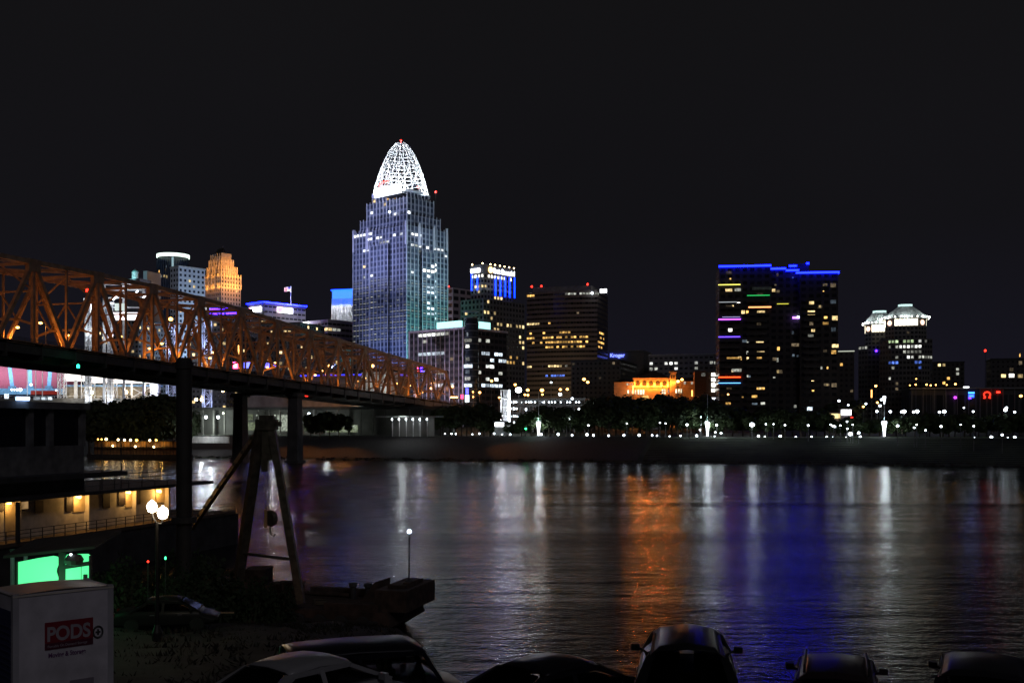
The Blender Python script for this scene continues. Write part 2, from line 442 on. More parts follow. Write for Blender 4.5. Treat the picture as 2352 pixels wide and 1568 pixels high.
# ================================================================ TRUSS BRIDGE
PK = 27.0; WID = 23.0
top_tab = [(-5, 61.3), (0, 61.4), (1, 61.6), (2, 61.4), (3, 60.5), (4, 59.4), (5, 57.4), (6, 55.6), (7, 54.2), (8, 52.6), (9, 51), (10, 49.6), (11, 48.2), (12, 46.3)]
ztop = lambda k: prof(top_tab, k)
zdk = lambda k: 38.3 - 0.8*k
br = thing('truss_bridge', 'long steel truss bridge glowing orange from its road lamps across the river', 'bridge', (X(76, 300), 300, 0), ROT)
STEEL = mat('bridge steel', (0.34, 0.22, 0.13), 0.6, 0.0, var=0.35, scale=0.5)
DECKM = mat('bridge deck', (0.06, 0.055, 0.05), 0.8)
K0, K1 = -4, 12
for x in (0, -WID):
    b = MB(); b2 = MB()
    for k2 in range(2*K0, 2*K1):
        k = k2/2; a, c_ = k, k + .5
        b.beam((x, a*PK, ztop(a)), (x, c_*PK, ztop(c_)), 1.1, 1.3)
        b2.beam((x, a*PK, zdk(a)-.4), (x, c_*PK, zdk(c_)-.4), 1.1, 1.7)
    b.build('top_chord', STEEL, br); b2.build('bottom_chord', STEEL, br)
    for k2 in range(2*K0, 2*K1 + 1):
        k = k2/2; wide = 0.95 if k2 % 2 == 0 else 0.6
        if k < K1: MB().beam((x, k*PK, zdk(k)), (x, k*PK, ztop(k)), wide, wide*0.9).build('vertical_post', STEEL, br)
        if k2 % 2 == 0 and k < K1:
            MB().cbox((x, k*PK, ztop(k)-.9), 1.3, 4.6, 3.4).build('gusset_plate', STEEL, br)
        if k2 % 2:
            for dk in (-.5, .5):
                p0 = Vector((x, k*PK, zdk(k))); p1 = Vector((x, (k+dk)*PK, ztop(k+dk)))
                if k + dk >= K1: p1 = Vector((x, (k+dk)*PK, zdk(k+dk)+ 13))
                MB().beam(p0, p1, 1.0, 1.15).build('diagonal_beam', STEEL, br)
    # end post
    MB().beam((x, (K1-.02)*PK, ztop(K1)), (x, (K1+.55)*PK, zdk(K1+.5)), 1.1, 1.2).build('end_post', STEEL, br)
for k2 in range(2*K0, 2*K1 + 1):
    k = k2/2; y = k*PK; zt = ztop(k) - .2; zl = zdk(k) + (7.2 if k < 9 else 6.4)
    MB().beam((-.5, y, zt), (-WID+.5, y, zt), .7, .8).build('top_strut', STEEL, br)
    if k2 % 2 == 0:
        b = MB(); f = [0, -.24*WID, -.5*WID, -.76*WID, -WID]
        pts = [(f[0], zl-1.6), (f[1], zl), (f[2], zl+.2), (f[3], zl), (f[4], zl-1.6)]
        for (xa, za), (xb, zb) in zip(pts, pts[1:]): b.beam((xa, y, za), (xb, y, zb), .5, .65)
        zm_ = (zl + zt)/2
        b.beam((f[1], y, zl), (f[0], y, zm_), .4); b.beam((f[3], y, zl), (f[4], y, zm_), .4)
        b.beam((f[1], y, zl), (f[2], y, zm_), .4); b.beam((f[3], y, zl), (f[2], y, zm_), .4)
        b.beam((f[0], y, zm_), (f[4], y, zm_), .45)
        b.beam((f[0], y, zm_), (f[2], y, zt), .4); b.beam((f[4], y, zm_), (f[2], y, zt), .4)
        b.build('sway_frame', STEEL, br)
        if k < K1:
            b = MB(); z2 = ztop(k+1) - .2
            b.beam((0, y, zt), (-WID, y+PK, z2), .45); b.beam((-WID, y, zt), (0, y+PK, z2), .45)
            b.build('lateral_frame', STEEL, br)
# roadway, floor beams, walkways, railings
ya, yb = K0*PK, (K1+4.5)*PK
b = MB()
for k2 in range(2*K0, 2*(K1+4) + 1):
    a, c_ = k2/2, k2/2 + .5; za, zb = zdk(a), zdk(c_)
    for xa, xb, d0, d1 in ((-WID+1, -1, -.9, .15), (0.7, 3.4, -.8, -.2), (-WID-3.4, -WID-.7, -.8, -.2)):
        vs = [(xa,a*PK,za+d0),(xb,a*PK,za+d0),(xb,c_*PK,zb+d0),(xa,c_*PK,zb+d0),(xa,a*PK,za+d1),(xb,a*PK,za+d1),(xb,c_*PK,zb+d1),(xa,c_*PK,zb+d1)]
        b.add(vs, [(0,3,2,1),(4,5,6,7),(0,1,5,4),(2,3,7,6)])
b.build('road_deck', DECKM, br)
for x in (-2.5, -WID*.34, -WID*.66, -WID+2.5, 2.8, -WID-2.8):
    b = MB(); d = 4.2 if -WID < x < 0 else 2.4
    for k2 in range(2*K0, 2*(K1+4) + 1):
        a, c_ = k2/2, k2/2 + .5
        b.beam((x, a*PK, zdk(a) - .9 - d/2), (x, c_*PK, zdk(c_) - .9 - d/2), .5, d)
    b.build('girder', DECKM, br)
for k2 in range(2*K0, 2*(K1+2) + 1):
    k = k2/2
    MB().box(-WID-3.4, 3.4, k*PK-.3, k*PK+.3, zdk(k)-4.6, zdk(k)-1.0).build('floor_beam', DECKM, br)
for x in (3.3, -WID-3.3):
    b = MB(); 
    for k2 in range(2*K0, 2*(K1+4) + 1):
        a, c_ = k2/2, k2/2 + .5
        for h in (.35, .75, 1.15): b.beam((x, a*PK, zdk(a)-.2+h), (x, c_*PK, zdk(c_)-.2+h), .1, .12)
        for q in range(6):
            kk = a + q/12; b.beam((x, kk*PK, zdk(kk)-.2), (x, kk*PK, zdk(kk)+.95), .1)
    b.build('railing_lattice', DECKM, br)
# piers: one pair of columns in the river, others beyond the bank
PIER = mat('pier concrete', (0.09, 0.085, 0.08), 0.9, scale=0.3)
for k in (5.55, 13.4):
    y = k*PK
    for x in (-.3, -WID-3.2):
        b = MB(); z1 = zdk(k) - 4.9
        b.add([(x-2.5,y-2.6,-2),(x+2.5,y-2.6,-2),(x+2.5,y+2.6,-2),(x-2.5,y+2.6,-2),(x-2.1,y-2,z1),(x+2.1,y-2,z1),(x+2.1,y+2,z1),(x-2.1,y+2,z1)],
              [(0,3,2,1),(4,5,6,7),(0,1,5,4),(1,2,6,5),(2,3,7,6),(3,0,4,7)])
        b.box(x-2.9, x+2.9, y-3, y+3, z1-1.4, z1+.15)
        b.box(x-3.2, x+3.2, y-3.4, y+3.4, -2, 1.2)
        b.build('pier_column', PIER, br)
    b = MB().box(-WID-4, 1, y-1.3, y+1.3, zdk(k)-5.6, zdk(k)-4.8)
    b.build('pier_cap', PIER, br)

# road lamps on the bridge
SOD = (1.0, 0.32, 0.05)
def bridge_lamp(k, side, label, e=2100):
    x = -2.2 if side > 0 else -WID+2.2; d = -1 if side > 0 else 1
    pw = br.matrix_basis @ Vector((x, k*PK, zdk(k)+.15))
    t_ = thing('bridge_lamp', label, 'street lamp', pw, ROT, 'sodium lamps along the bridge road')
    MB().tube([(0,0,0),(0,0,6.6)], .13, 8, .08).build('post', POST, t_)
    MB().tube([(0,0,6.5),(d*.8,0,6.95),(d*1.7,0,7.0)], .06, 6).build('arm', POST, t_)
    MB().lathe([(.05,-.4),(.42,-.28),(.56,0),(.4,.2),(.05,.28)], (d*1.9,0,6.9), 10).build('lamp_head', L_SOD, t_)
    pt((d*1.9, 0, 5.6), e*.38, SOD, .25, t_); spot((d*1.9, 0, 6.3), (d*1.9, 0, 0), e*3.0, SOD, 160, .25, t_, .5)
bpy.context.view_layer.update()
LK = [(-3.3,1),(-2.1,-1),(-1.3,1),(-.6,-1),(.28,1),(.55,-1),(1.35,-1),(1.6,1),(2.4,1),(2.9,-1),(3.55,1),(4.3,-1),(5.2,1),(5.9,-1),(6.7,1),(7.5,-1),(8.35,1),(9.2,-1),(9.75,1),(10.4,1),(11.1,-1),(11.7,1),(12.4,-1)]
near_i = far_i = 0
for k, sd in LK:
    if sd > 0:
        near_i += 1; lb = f'amber bridge road lamp, {ORD[near_i-1]} on the near kerb counted toward downtown'
    else:
        far_i += 1; lb = f'amber bridge road lamp, {ORD[far_i-1]} on the far kerb counted toward downtown'
    bridge_lamp(k, sd, lb, 2800 if k < 3.2 else 2000)
def marker(name, label, p, m_, r=.35):
    b = MB().ball(p, r, 8, 6); b.cbox(Vector(p) + Vector((0,0,-r)), r*1.4, r*1.4, r*.5)
    return tag(b.build(name, m_), label, 'beacon')
marker('navigation_light', 'red navigation light under the bridge girder above the river pier', W(704, 905, 462), L_RED, .75)
marker('navigation_light', 'green navigation light on the dark bridge girder near the ballpark', W(179.5, 840, 307), emis('green beacon', (0.02, 1.0, 0.5), 7), .45)
marker('aviation_light', 'small red light fixed inside the bridge truss over the road', W(200, 666, 338), L_RED, .45)
# ================================================================ BUILDINGS
GL = lambda n, a, g, ww=.8, wh=.62, r=.5: facade(n, a, g, ww, wh, r)
# ---- crowned glass tower
T = Bld('crowned_tower', 'tallest glass skyscraper, blue lit, topped by a glowing white lattice crown', 'skyscraper', 934, 776, 18, ROTC)
w0, d0 = T.size(811, 1028)
TW = facade('tower glass', (0.15, 0.17, 0.21), (0.05, 0.06, 0.085), 0.72, 0.66, 0.35)
cy = d0/2; YC = (T.M @ Vector((-w0/2, cy, 0))).y
z1, z2, z3, z4 = T.z(516), T.z(490, 781), T.z(452, 786), T.z(438, 790)
T.block(-w0, 0, 0, d0, 0, z1, TW, 3.7, 4.0, win=(.62, .42))
T.block(-w0+4, -4, 4, d0-4, z1, z2, TW, 3.7, 4.0, name='setback_wall', win=(.62,.42))
T.block(-w0+7.5, -7.5, 7.5, d0-7.5, z2, z3, TW, 3.7, 4.0, name='setback_wall', win=(.62,.42))
T.block(-w0+10.5, -10.5, 10.5, d0-10.5, z3, z4, TW, 3.7, 4.0, name='setback_wall', win=(.62,.42))
MUL = mat('tower mullion', (0.62, 0.62, 0.66), 0.4, 0.2, var=.1)
def mullions(B, x0, x1, y0, y1, za, zb, sp, m_, wd=.35, faces='SE'):
    b = MB()
    if 'S' in faces:
        n = round((x1-x0)/sp)
        for i in range(n+1): x = x0 + (x1-x0)*i/n; b.box(x-wd/2, x+wd/2, y0-.35, y0-.003, za, zb)
    if 'E' in faces:
        n = round((y1-y0)/sp)
        for i in range(n+1): y = y0 + (y1-y0)*i/n; b.box(x1+.003, x1+.35, y-wd/2, y+wd/2, za, zb)
    if 'W' in faces:
        n = round((y1-y0)/sp)
        for i in range(n+1): y = y0 + (y1-y0)*i/n; b.box(x0-.35, x0-.003, y-wd/2, y+wd/2, za, zb)
    return b.build('mullion', m_, B.root)
mullions(T, -w0, 0, 0, d0, 0, z1+1.5, 3.7, MUL, .5)
mullions(T, -w0+4, -4, 4, d0-4, z1, z2+1.2, 3.7, MUL, .5)
mullions(T, -w0+7.5, -7.5, 7.5, d0-7.5, z2, z3+1.2, 3.7, MUL, .6)
mullions(T, -w0+10.5, -10.5, 10.5, d0-10.5, z3, z4+1.0, 3.7, MUL, .6)
# projecting bays that break the flat faces
T.block(-w0*.63, -w0*.30, -2.2, 0, 0, z1-12, TW, 3.6, 4.0, name='bay_wall', faces='S', win=(.62,.42))
mullions(T, -w0*.63, -w0*.30, -2.2, 0, 0, z1-11, 3.6, MUL, .45, 'S')
T.block(0, 2.4, d0*.32, d0*.62, 0, z1-18, TW, 4.2, 4.0, name='bay_wall', faces='E', win=(.62,.42))
mullions(T, 0, 2.4, d0*.32, d0*.62, 0, z1-17, 4.2, MUL, .5, 'E')
# parapet piers at the setbacks
b = MB()
for x in (-w0+.6, -w0*.72, -.6): b.box(x-.9, x+.9, -.5, 1.0, z1-14, z1+3)
for y in (d0*.3, d0*.66, d0-1): b.box(-.4, .6, y-.9, y+.9, z1-14, z1+3)
b.build('parapet_trim', MUL, T.root)
TWH = winmat('tower window white', (.93,.97,1.0), 2.6, .4); TCO = winmat('tower window cool', (.72,.86,1.0), 1.9, .4)
T.light([
 (205,738,330,768,.85,TWH),(295,762,328,790,.9,TWH),(345,756,400,780,.7,TWH),(372,764,452,786,.8,TWH),(358,792,475,826,.9,PALE),(490,735,548,768,.9,TWH),
 (510,788,610,806,.8,WARM),(278,850,308,880,.95,TWH),(262,945,290,1000,.6,WARM),(205,1040,290,1052,.8,PALE),(285,1012,355,1040,.95,TWH),(212,950,226,975,.8,PALE),
 (620,735,690,770,.5,TWH),(610,815,640,845,.7,TWH),(660,818,690,845,.8,TWH),(730,838,830,862,.8,TWH),(835,852,872,888,.85,TWH),(845,890,872,930,.6,TWH),
 (590,905,610,930,.8,TWH),(730,955,800,992,.7,TWH),(692,992,792,1028,.97,HOT),(795,1008,860,1040,.9,TWH),(585,992,640,1018,.6,TWH),(705,1040,765,1070,.75,TWH),
 (630,1050,700,1066,.5,PALE),(733,1075,792,1345,.75,TCO),(630,950,690,970,.4,PALE),
 (350,505,395,540,.8,WARM),(398,500,445,535,.9,WARM),(510,530,545,552,.8,WARM),(330,560,345,600,.8,TWH),(410,590,500,605,.8,TWH),(500,575,620,590,.5,TWH),
 (740,620,756,645,.8,TWH),(370,475,500,490,.6,AMBER),
 (200,1060,575,1520,.80,PALE,.28),(585,1060,872,1420,.62,PALE,.28),(590,770,690,900,.12,PALE)], Z3)
T.done(100)
# crown: a pointed lattice dome of curved tubes
cx = T.at(921, 400, y=cy).x
zc0, zc1 = max(z4+.3, T.z(438, YC-18)), T.z(326, YC); HC = zc1 - zc0; RC = 64/2444*YC
CROWN = mat('crown white steel', (0.8, 0.82, 0.84), 0.5, 0.0, var=.05)
prof_r = lambda h: RC * max(0.0, 1 - h**1.05)**0.52
def cp(a, h):
    r = prof_r(h); return (cx + r*math.cos(a), cy + r*math.sin(a), zc0 + HC*h)
b = MB()
for i in range(20):
    a = 2*math.pi*i/20; b.tube([cp(a, h/16) for h in range(16)] + [cp(a, .985)], .17, 4, .1, False)
b.build('crown_rib', CROWN, T.root)
b = MB()
for j in range(1, 15):
    h = (j/15)**.9; n = 28; b.tube([cp(2*math.pi*i/n, h) for i in range(n+1)], .10, 4, None, False)
b.build('crown_lattice', CROWN, T.root)
b = MB()
for i in range(11):
    for sg in (1, -1):
        a = 2*math.pi*i/11
        b.tube([cp(a + sg*1.5*h/18, h/18*.97) for h in range(19)], .15, 4, .09, False)
b.build('crown_lattice', CROWN, T.root)
b = MB()
for j, (rr_, q) in enumerate(((RC+.3, 0.0), (RC-1.5, .9))): b.lathe([(rr_-.8, q), (rr_+.6, q), (rr_+.6, q+1.0), (rr_-.8, q+1.0)], (cx, cy, zc0-1.2), 40)
b.build('crown_base', CROWN, T.root)
for a, e_ in ((-1.2, 1), (.3, 1), (1.9, .8), (3.5, .8)):
    pt((cx + 11*math.cos(a), cy + 11*math.sin(a), zc0+2.5), 14000*e_, (.88, .95, 1), 1.2, T.root)
pt((cx, cy, zc0 + HC*.22), 17000, (.88, .95, 1), 1.2, T.root)
for i in range(6):
    a = 2*math.pi*(i+.25)/6
    spot((cx + 27*math.cos(a), cy + 27*math.sin(a), zc0-2), (cx, cy, zc0+HC*.55), 75000, (.9, .96, 1), 80, 1.0, T.root)
b = MB().ball((cx, cy, zc1+.8), .7, 8, 6); b.tube([(cx,cy,zc1-1),(cx,cy,zc1+.6)], .2, 6); b.build('beacon', L_RED, T.root)
for (u_, v_, xx, zz) in ((1001, 441, -9, z3), (960, 430, -11.5, z4)):
    q = T.at(u_, v_, x=xx); MB().ball(q, .8, 8, 6).build('beacon', L_RED, T.root); MB().tube([(q.x,q.y,zz-.2),(q.x,q.y,q.z)], .15, 5).build('beacon_post', DARK, T.root)
# sign on the shoulder under the crown
sgn = MB()
ysg = cy-RC-1.6; xa, xb = T.at(860, 438, y=ysg).x, T.at(921, 438, y=ysg).x; zs0, zs1 = T.at(890, 449, y=ysg).z, T.at(890, 427, y=ysg).z; MB().box(xa+6, xb-6, ysg+.5, cy-8, zs0+.5, zs0+1.6).build('sign_bracket', DARK, T.root)
sgn.box(xa, xb, ysg, ysg+.6, zs0, zs1); sgn = sgn.build('sign_panel', emis('sign back', (.85,.92,1), 3.0), T.root)
text('GREAT', 4.0, L_SIGN, sgn, (xa+.8, ysg-.12, zs1-3.4), (R(90),0,0), ext=.1, sx=1.35, bold=.06)
text('AMERICAN', 3.6, L_SIGN, sgn, (xa+.8, ysg-.12, zs0+.5), (R(90),0,0), ext=.1, sx=1.15, bold=.06)
b = MB(); b.tube([(xa+5+i*1.2, ysg, zs1+1.0+2.6*math.sin(.25+i*.22)) for i in range(10)], .55, 6, .2); b.build('sign_swoosh', emis('red neon', (1,.02,.01), 14), sgn)
b = MB().ball(T.at(894.5, 487, y=3.4), .9, 8, 6); b.build('floodlight', L_WHITE, T.root)
def flood(B, x, y, z, tx, ty, tz, e, col, ang=75): return spot((x, y, z), (tx, ty, tz), e, col, ang, 1.5, B.root)
SB = (.38, .46, 1.0)
for x in (-w0*.85, -w0*.5, -w0*.12):
    flood(T, x, -46, 40, x, 0, 62, 105000, (.32,.42,1.0), 100)
    flood(T, x, -60, 120, x, 0, 135, 80000, (.45,.5,1.0), 85)
for y in (d0*.15, d0*.5, d0*.8):
    flood(T, 44, y, 30, 0, y, 55, 92000, (.25,.8,.75), 95)
    flood(T, 60, y, 110, 0, y, 125, 40000, (.5,.65,.85), 85)
for x in (-w0*.75, -w0*.35):
    flood(T, x, -9, z2+2, x, 10, z3+4, 5000, (.55,.6,1.0), 110)
flood(T, 12, d0*.3, z1-16, -6, d0*.3, z2, 4000, (.6,.65,1.0), 100)

# ---- round dark tower with the white ring
B = Bld('round_tower', 'dark round office tower wearing a bright white ring of light', 'office tower', 376, 1000, 20)
r = 36/2444*1000; zt = B.z(579)
MB().lathe([(r, 0), (r, zt-5)], (0, r, 0), 40).build('wall', mat('dark blue glass', (0.035, 0.05, 0.09), 0.25, var=.5, scale=.3), B.root, True)
MB().lathe([(r-.4, zt-5), (r-.4, zt-1)], (0, r, 0), 40).build('parapet', ROOF, B.root)
MB().lathe([(r-.6, 0), (r+.35, 0), (r+.35, 3.1), (r-.6, 3.1)], (0, r, zt-3.6), 48).build('light_ring', emis('ring light', (.78, 1.0, .88), 2.2), B.root)
b = MB()
for i in range(20): b.box(-r*math.cos(i*.157)-.2, -r*math.cos(i*.157)+.2, r-r*math.sin(i*.157)-.35, r-r*math.sin(i*.157), 30, zt-6)
b.build('mullion', mat('blue steel', (.08,.1,.16), .4), B.root)
for px_, py_, wpx, m_ in ((1375,345,26,WARM),(1405,345,20,WHITE),(1440,345,16,WARM),(1345,350,14,AMBER),(1465,350,12,WARM),(1455,290,10,DIMW),(1380,300,8,AMBER),(1460,260,8,DIMC),(1350,205,9,DIMC)):
    u_, v_ = Z1(px_, py_); x = X(u_, 990) - X(376, 1000); y = r - math.sqrt(max(0, r*r - x*x))
    obj('window', unit(m_), B.root, (x, y, B.z(v_)), (0, 0, math.asin(x/r)), (wpx*.2563*.41, .6, 2.2))
b = MB().box(r*.6, r*.6+1.6, -.2, .6, zt-16, zt-5); b.build('light_strip', emis('ring drop', (.5,.8,.9), .5), B.root)

# ---- white grid hotel block
B = Bld('grid_hotel', 'pale grid fronted hotel block between the round tower and the orange tower', 'hotel', 410, 900, 20, ROTC)
w_, d_ = B.size(391, 471)
zt = B.z(613)
B.block(-w_, 0, 0, d_, 0, zt, facade('hotel grid', (.5,.55,.62), (.02,.025,.04), .48, .5, .8), 4.0, 4.4, win=(.48,.5))
MB().box(-w_-.4, .4, -.4, d_+.4, zt, zt+1.2).build('parapet', mat('hotel parapet', (.5,.5,.5)), B.root)
B.light([(1540,410,1840,470,.12,WARM),(1600,280,1840,410,.04,WARM),(1600,470,1840,1000,.09,AMBER)], Z1); B.done()
for y in (d_*.2, d_*.55, d_*.85): spot((60, y, 40), (0, y, 70), 70000, (.55,.75,1.0), 110, 1, B.root)
spot((-w_*.5, -40, 60), (-w_*.5, 0, 80), 70000, (.6,.8,1), 110, 1, B.root)

# ---- orange crowned stepped tower
B = Bld('stepped_tower', 'old brick tower with stepped crown floodlit deep orange and a thin spire', 'skyscraper', 508, 950, 20, ROTC)
w_, d_ = B.size(471, 553)
OR = facade('old brick', (.42,.36,.3), (.03,.03,.035), .42, .55, .85)
ORP = facade('old brick dimmed', (.30,.25,.27), (.03,.03,.035), .4, .6, .85)  # same brick, colour dimmed to purple grey below the floodlit crown
zs = B.z(660); B.block(-w_, 0, 0, d_, 0, zs, ORP, 3.0, 3.8, win=(.4,.55))
steps = [(0, 632, 0), (2.6, 614, 3), (5.0, 598, 6), (7.0, 584, 8)]
zp = zs
for i, (ins, v_, ind) in enumerate(steps):
    zn = B.z(v_); B.block(-w_+ins*.6, -ins*.6, ins*.5, d_-ind, zp, zn, OR, 2.8, 3.8, name='crown_wall', win=(.4,.5))
    b = MB()
    xa, xb, y0, y1 = -w_+ins*.6, -ins*.6, ins*.5, d_-ind
    n = 5
    for j in range(n+1):
        x = xa + (xb-xa)*j/n; b.box(x-.45, x+.45, y0-.5, y0-.003, zp, zn+2.2)
    for j in range(8):
        y = y0 + (y1-y0)*j/7; b.box(xb+.003, xb+.5, y-.45, y+.45, zp, zn+2.2)
    b.build('buttress', mat('buttress stone', (.5,.42,.33), .85), B.root)
    zp = zn
MB().hip(-w_+5, -5, 4.5, d_-9, zp, zp+7.5, .45).build('roof', ROOF, B.root)
MB().tube([(-w_*.5, d_*.5, zp+2), (-w_*.5, d_*.5, B.z(558))], .7, 6, .12).build('spire', mat('spire metal', (.5,.4,.3), .5), B.root)
b = MB(); b.tube([(-w_*.5-4, d_*.5, zp), (-w_*.5-4, d_*.5, zp+9)], .2, 5); b.tube([(-w_*.5+3, d_*.5, zp), (-w_*.5+3, d_*.5, zp+6)], .2, 5); b.build('antenna', POST, B.root)
OC = (1.0, .40, .07)
for (zz, ee, off) in ((zs+1, 2400, 4.0), (B.z(630), 1500, 3.0), (B.z(612), 1000, 2.6), (B.z(597), 800, 2.2)):
    for k in range(3): pt((-w_*(.15+.35*k), -off+2.0, zz), ee*.5, OC, .8, B.root)
    for k in range(5): pt((off, d_*(.08+.2*k), zz), ee*.75, OC, .8, B.root)
for k in range(4): spot((26, d_*(.15+.23*k), zs-16), (0, d_*(.15+.23*k), zs+12), 4500, OC, 100, 1, B.root)
B.light([(1850,430,2160,600,.03,WARM),(1640,600,2160,1000,.08,WHITE)], Z1); B.done()

# ---- small lantern cupola and its dark block
B = Bld('cupola_building', 'dim block with a small teal lit cupola peeking over the bridge chord', 'building', 300, 900, 18)
MB().box(-9, 9, 0, 16, 0, B.z(640)).build('wall', mat('dim block', (.1,.1,.11), .8), B.root)
zc = B.z(640); MB().lathe([(2.6,0),(2.6,5.5),(3,5.6),(3,6.2)], (0,6,zc), 8).build('cupola', mat('cupola stone', (.5,.55,.55), .7), B.root)
MB().lathe([(2.8,0),(2.2,1.2),(1,2),(.1,2.8)], (0,6,zc+6.2), 12).build('dome', mat('cupola copper', (.2,.45,.42), .6), B.root)
spot((3, -10, zc-2), (0, 6, zc+4), 15000, (.4,.9,.95), 60, .5, B.root)
B = Bld('slim_block', 'slim teal lit block edge beside the round tower', 'building', 338, 960, 18)
MB().box(-4, 0, 0, 20, 0, B.z(622)).build('wall', facade('slim grid', (.45,.5,.52), (.05,.05,.05), .4, .5), B.root)
spot((-2, -25, B.z(640)), (-2, 0, B.z(632)), 4000, (.5,.85,1), 90, .5, B.root)

# ---- long block with the blue roof line, two white signs and a flag
B = Bld('blue_roofline_block', 'wide grey block outlined by a blue roof strip with two white signs', 'office building', 606, 850, 18, ROTC)
w_, d_ = B.size(570, 702); zt = B.z(697)
B.block(-w_, 0, 0, d_, 0, zt, facade('grey block', (.22,.21,.24), (.03,.03,.035), .8, .35, .8), 4, 4.2, win=(.8,.35))
MB().box(-w_-.6, .6, -.6, d_+.6, zt, zt+1.6).build('parapet', mat('grey parapet', (.2,.2,.22)), B.root)
MB().beam((-w_-.7, -.9, zt+1.2), (.9, -.9, zt+1.2), .9).build('light_strip', L_BLUE, B.root)
MB().beam((.9, -.9, zt+1.2), (.9, d_+.7, zt+1.2), .9).build('light_strip', L_BLUE, B.root)
B.light([(100,630,780,650,.45,COOL),(100,520,800,900,.10,WARM),(600,560,720,580,.6,DIMW)], Z2); B.done()
for (ua, ub, v0_, v1_, s_) in ((573, 600, 703, 715, 'S'), (637, 672, 704, 718, 'E')):
    if s_ == 'S':
        a, c_ = B.at(ua, (v0_+v1_)/2, y=-.5), B.at(ub, (v0_+v1_)/2, y=-.5)
        sg = MB().box(a.x, c_.x, -.9, -.5, B.z(v1_), B.z(v0_)).build('sign_panel', L_SIGN, B.root)
        MB().box(a.x, a.x+2.2, -1.3, -.92, B.z(v1_)+.4, B.z(v0_)-.4).build('sign_emblem', L_PINK, sg)
    else:
        a, c_ = B.at(ua, (v0_+v1_)/2, x=.5), B.at(ub, (v0_+v1_)/2, x=.5); q = c_.z/ a.z
        sg = MB().box(.5, .9, a.y, c_.y, a.z-2.1, a.z+2.1).build('sign_panel', L_SIGN, B.root)
        MB().box(.92, 1.3, a.y, a.y+(c_.y-a.y)*.3, a.z-1.8, a.z+1.8).build('sign_emblem', L_PINK, sg)
spot((30, d_*.5, zt-40), (0, d_*.5, zt-8), 30000, (.9,.85,1), 110, 1, B.root)
fp = W(668, 690, 872); fl = thing('flagpole', 'white flagpole on the blue edged roof flying a striped flag', 'flagpole', (fp.x, fp.y, zt+18+1.6), 0)
hz = Zv(657, 872) - (zt+18+1.6)
MB().tube([(0,0,0),(0,0,hz)], .28, 6, .16).build('pole', mat('pole white', (.7,.7,.72)), fl)
def flag_mat():
    m = bpy.data.materials.new('flag cloth'); m.use_nodes = True; t = m.node_tree; b = t.nodes['Principled BSDF']
    c = t.nodes.new('ShaderNodeTexCoord'); s = t.nodes.new('ShaderNodeSeparateXYZ'); t.links.new(c.outputs['Generated'], s.inputs[0])
    def mn(op, a, v):
        n = t.nodes.new('ShaderNodeMath'); n.operation = op; t.links.new(a, n.inputs[0])
        if isinstance(v, float): n.inputs[1].default_value = v
        else: t.links.new(v, n.inputs[1])
        return n.outputs[0]
    st = mn('GREATER_THAN', mn('FRACT', mn('MULTIPLY', s.outputs[2], 6.5), 1.0), .5)
    mx = t.nodes.new('ShaderNodeMix'); mx.data_type = 'RGBA'; t.links.new(st, mx.inputs[0])
    mx.inputs[6].default_value = (.6,.03,.04,1); mx.inputs[7].default_value = (.8,.8,.8,1)
    cn = mn('MULTIPLY', mn('GREATER_THAN', s.outputs[0], .6), mn('GREATER_THAN', s.outputs[2], .5))
    m2 = t.nodes.new('ShaderNodeMix'); m2.data_type = 'RGBA'; t.links.new(cn, m2.inputs[0]); t.links.new(mx.outputs[2], m2.inputs[6]); m2.inputs[7].default_value = (.02,.03,.2,1)
    t.links.new(m2.outputs[2], b.inputs['Base Color']); return m
b = MB(); N = 12
for i in range(N+1):
    x = -5.4*i/N
    for j in (0, 1):
        for s_ in (-.03, .03): b.v.append((x-.1, s_ + .5*math.sin(i*.8)*i/N, hz-.5-3.4*(1-j) - .6*i/N))
for i in range(N):
    o = 4*i; b.f += [(o,o+4,o+6,o+2),(o+1,o+3,o+7,o+5),(o,o+1,o+5,o+4),(o+2,o+6,o+7,o+3)]
b.build('flag', flag_mat(), fl)
pt((3, -8, hz-6), 14000, (.95,.95,1), .5, fl)

# ---- white ribbed block with a blue glowing top
B = Bld('ribbed_tower', 'white ribbed tower glowing blue along its flat top', 'office tower', 776, 1000, 20)
w_, d_ = B.size(762, 808); w_ = 30; zt = B.z(664)
MB().box(-w_+24, 17, 0, 30, 0, zt-16).build('wall', mat('ribbed wall', (.16,.16,.18), .7), B.root)
MB().box(-w_+23.5, 17.5, -.5, 30.5, zt-1.4, zt).build('roof', ROOF, B.root)
b = MB()
for i in range(17): x = -w_+24 + i*(w_-7)/16; b.box(x-.3, x+.3, -.8, -.003, 0, zt-9)
b.build('rib', mat('white rib', (.75,.75,.78), .6), B.root)
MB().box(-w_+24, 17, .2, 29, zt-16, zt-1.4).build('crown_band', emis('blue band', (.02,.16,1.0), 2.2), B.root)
MB().beam((-w_+23.5, -.7, zt-1), (17.5, -.7, zt-1), 1.2).build('light_strip', emis('blue edge', (.0,.03,1.0), 10), B.root)
for x in (-w_+27, -w_+34, 12): spot((x, -8, zt-14), (x, 0, zt-26), 5000, (.85,.9,1.0), 120, .5, B.root)
spot((5, -40, 40), (5, 0, 80), 16000, (.7,.72,.9), 100, 1, B.root)

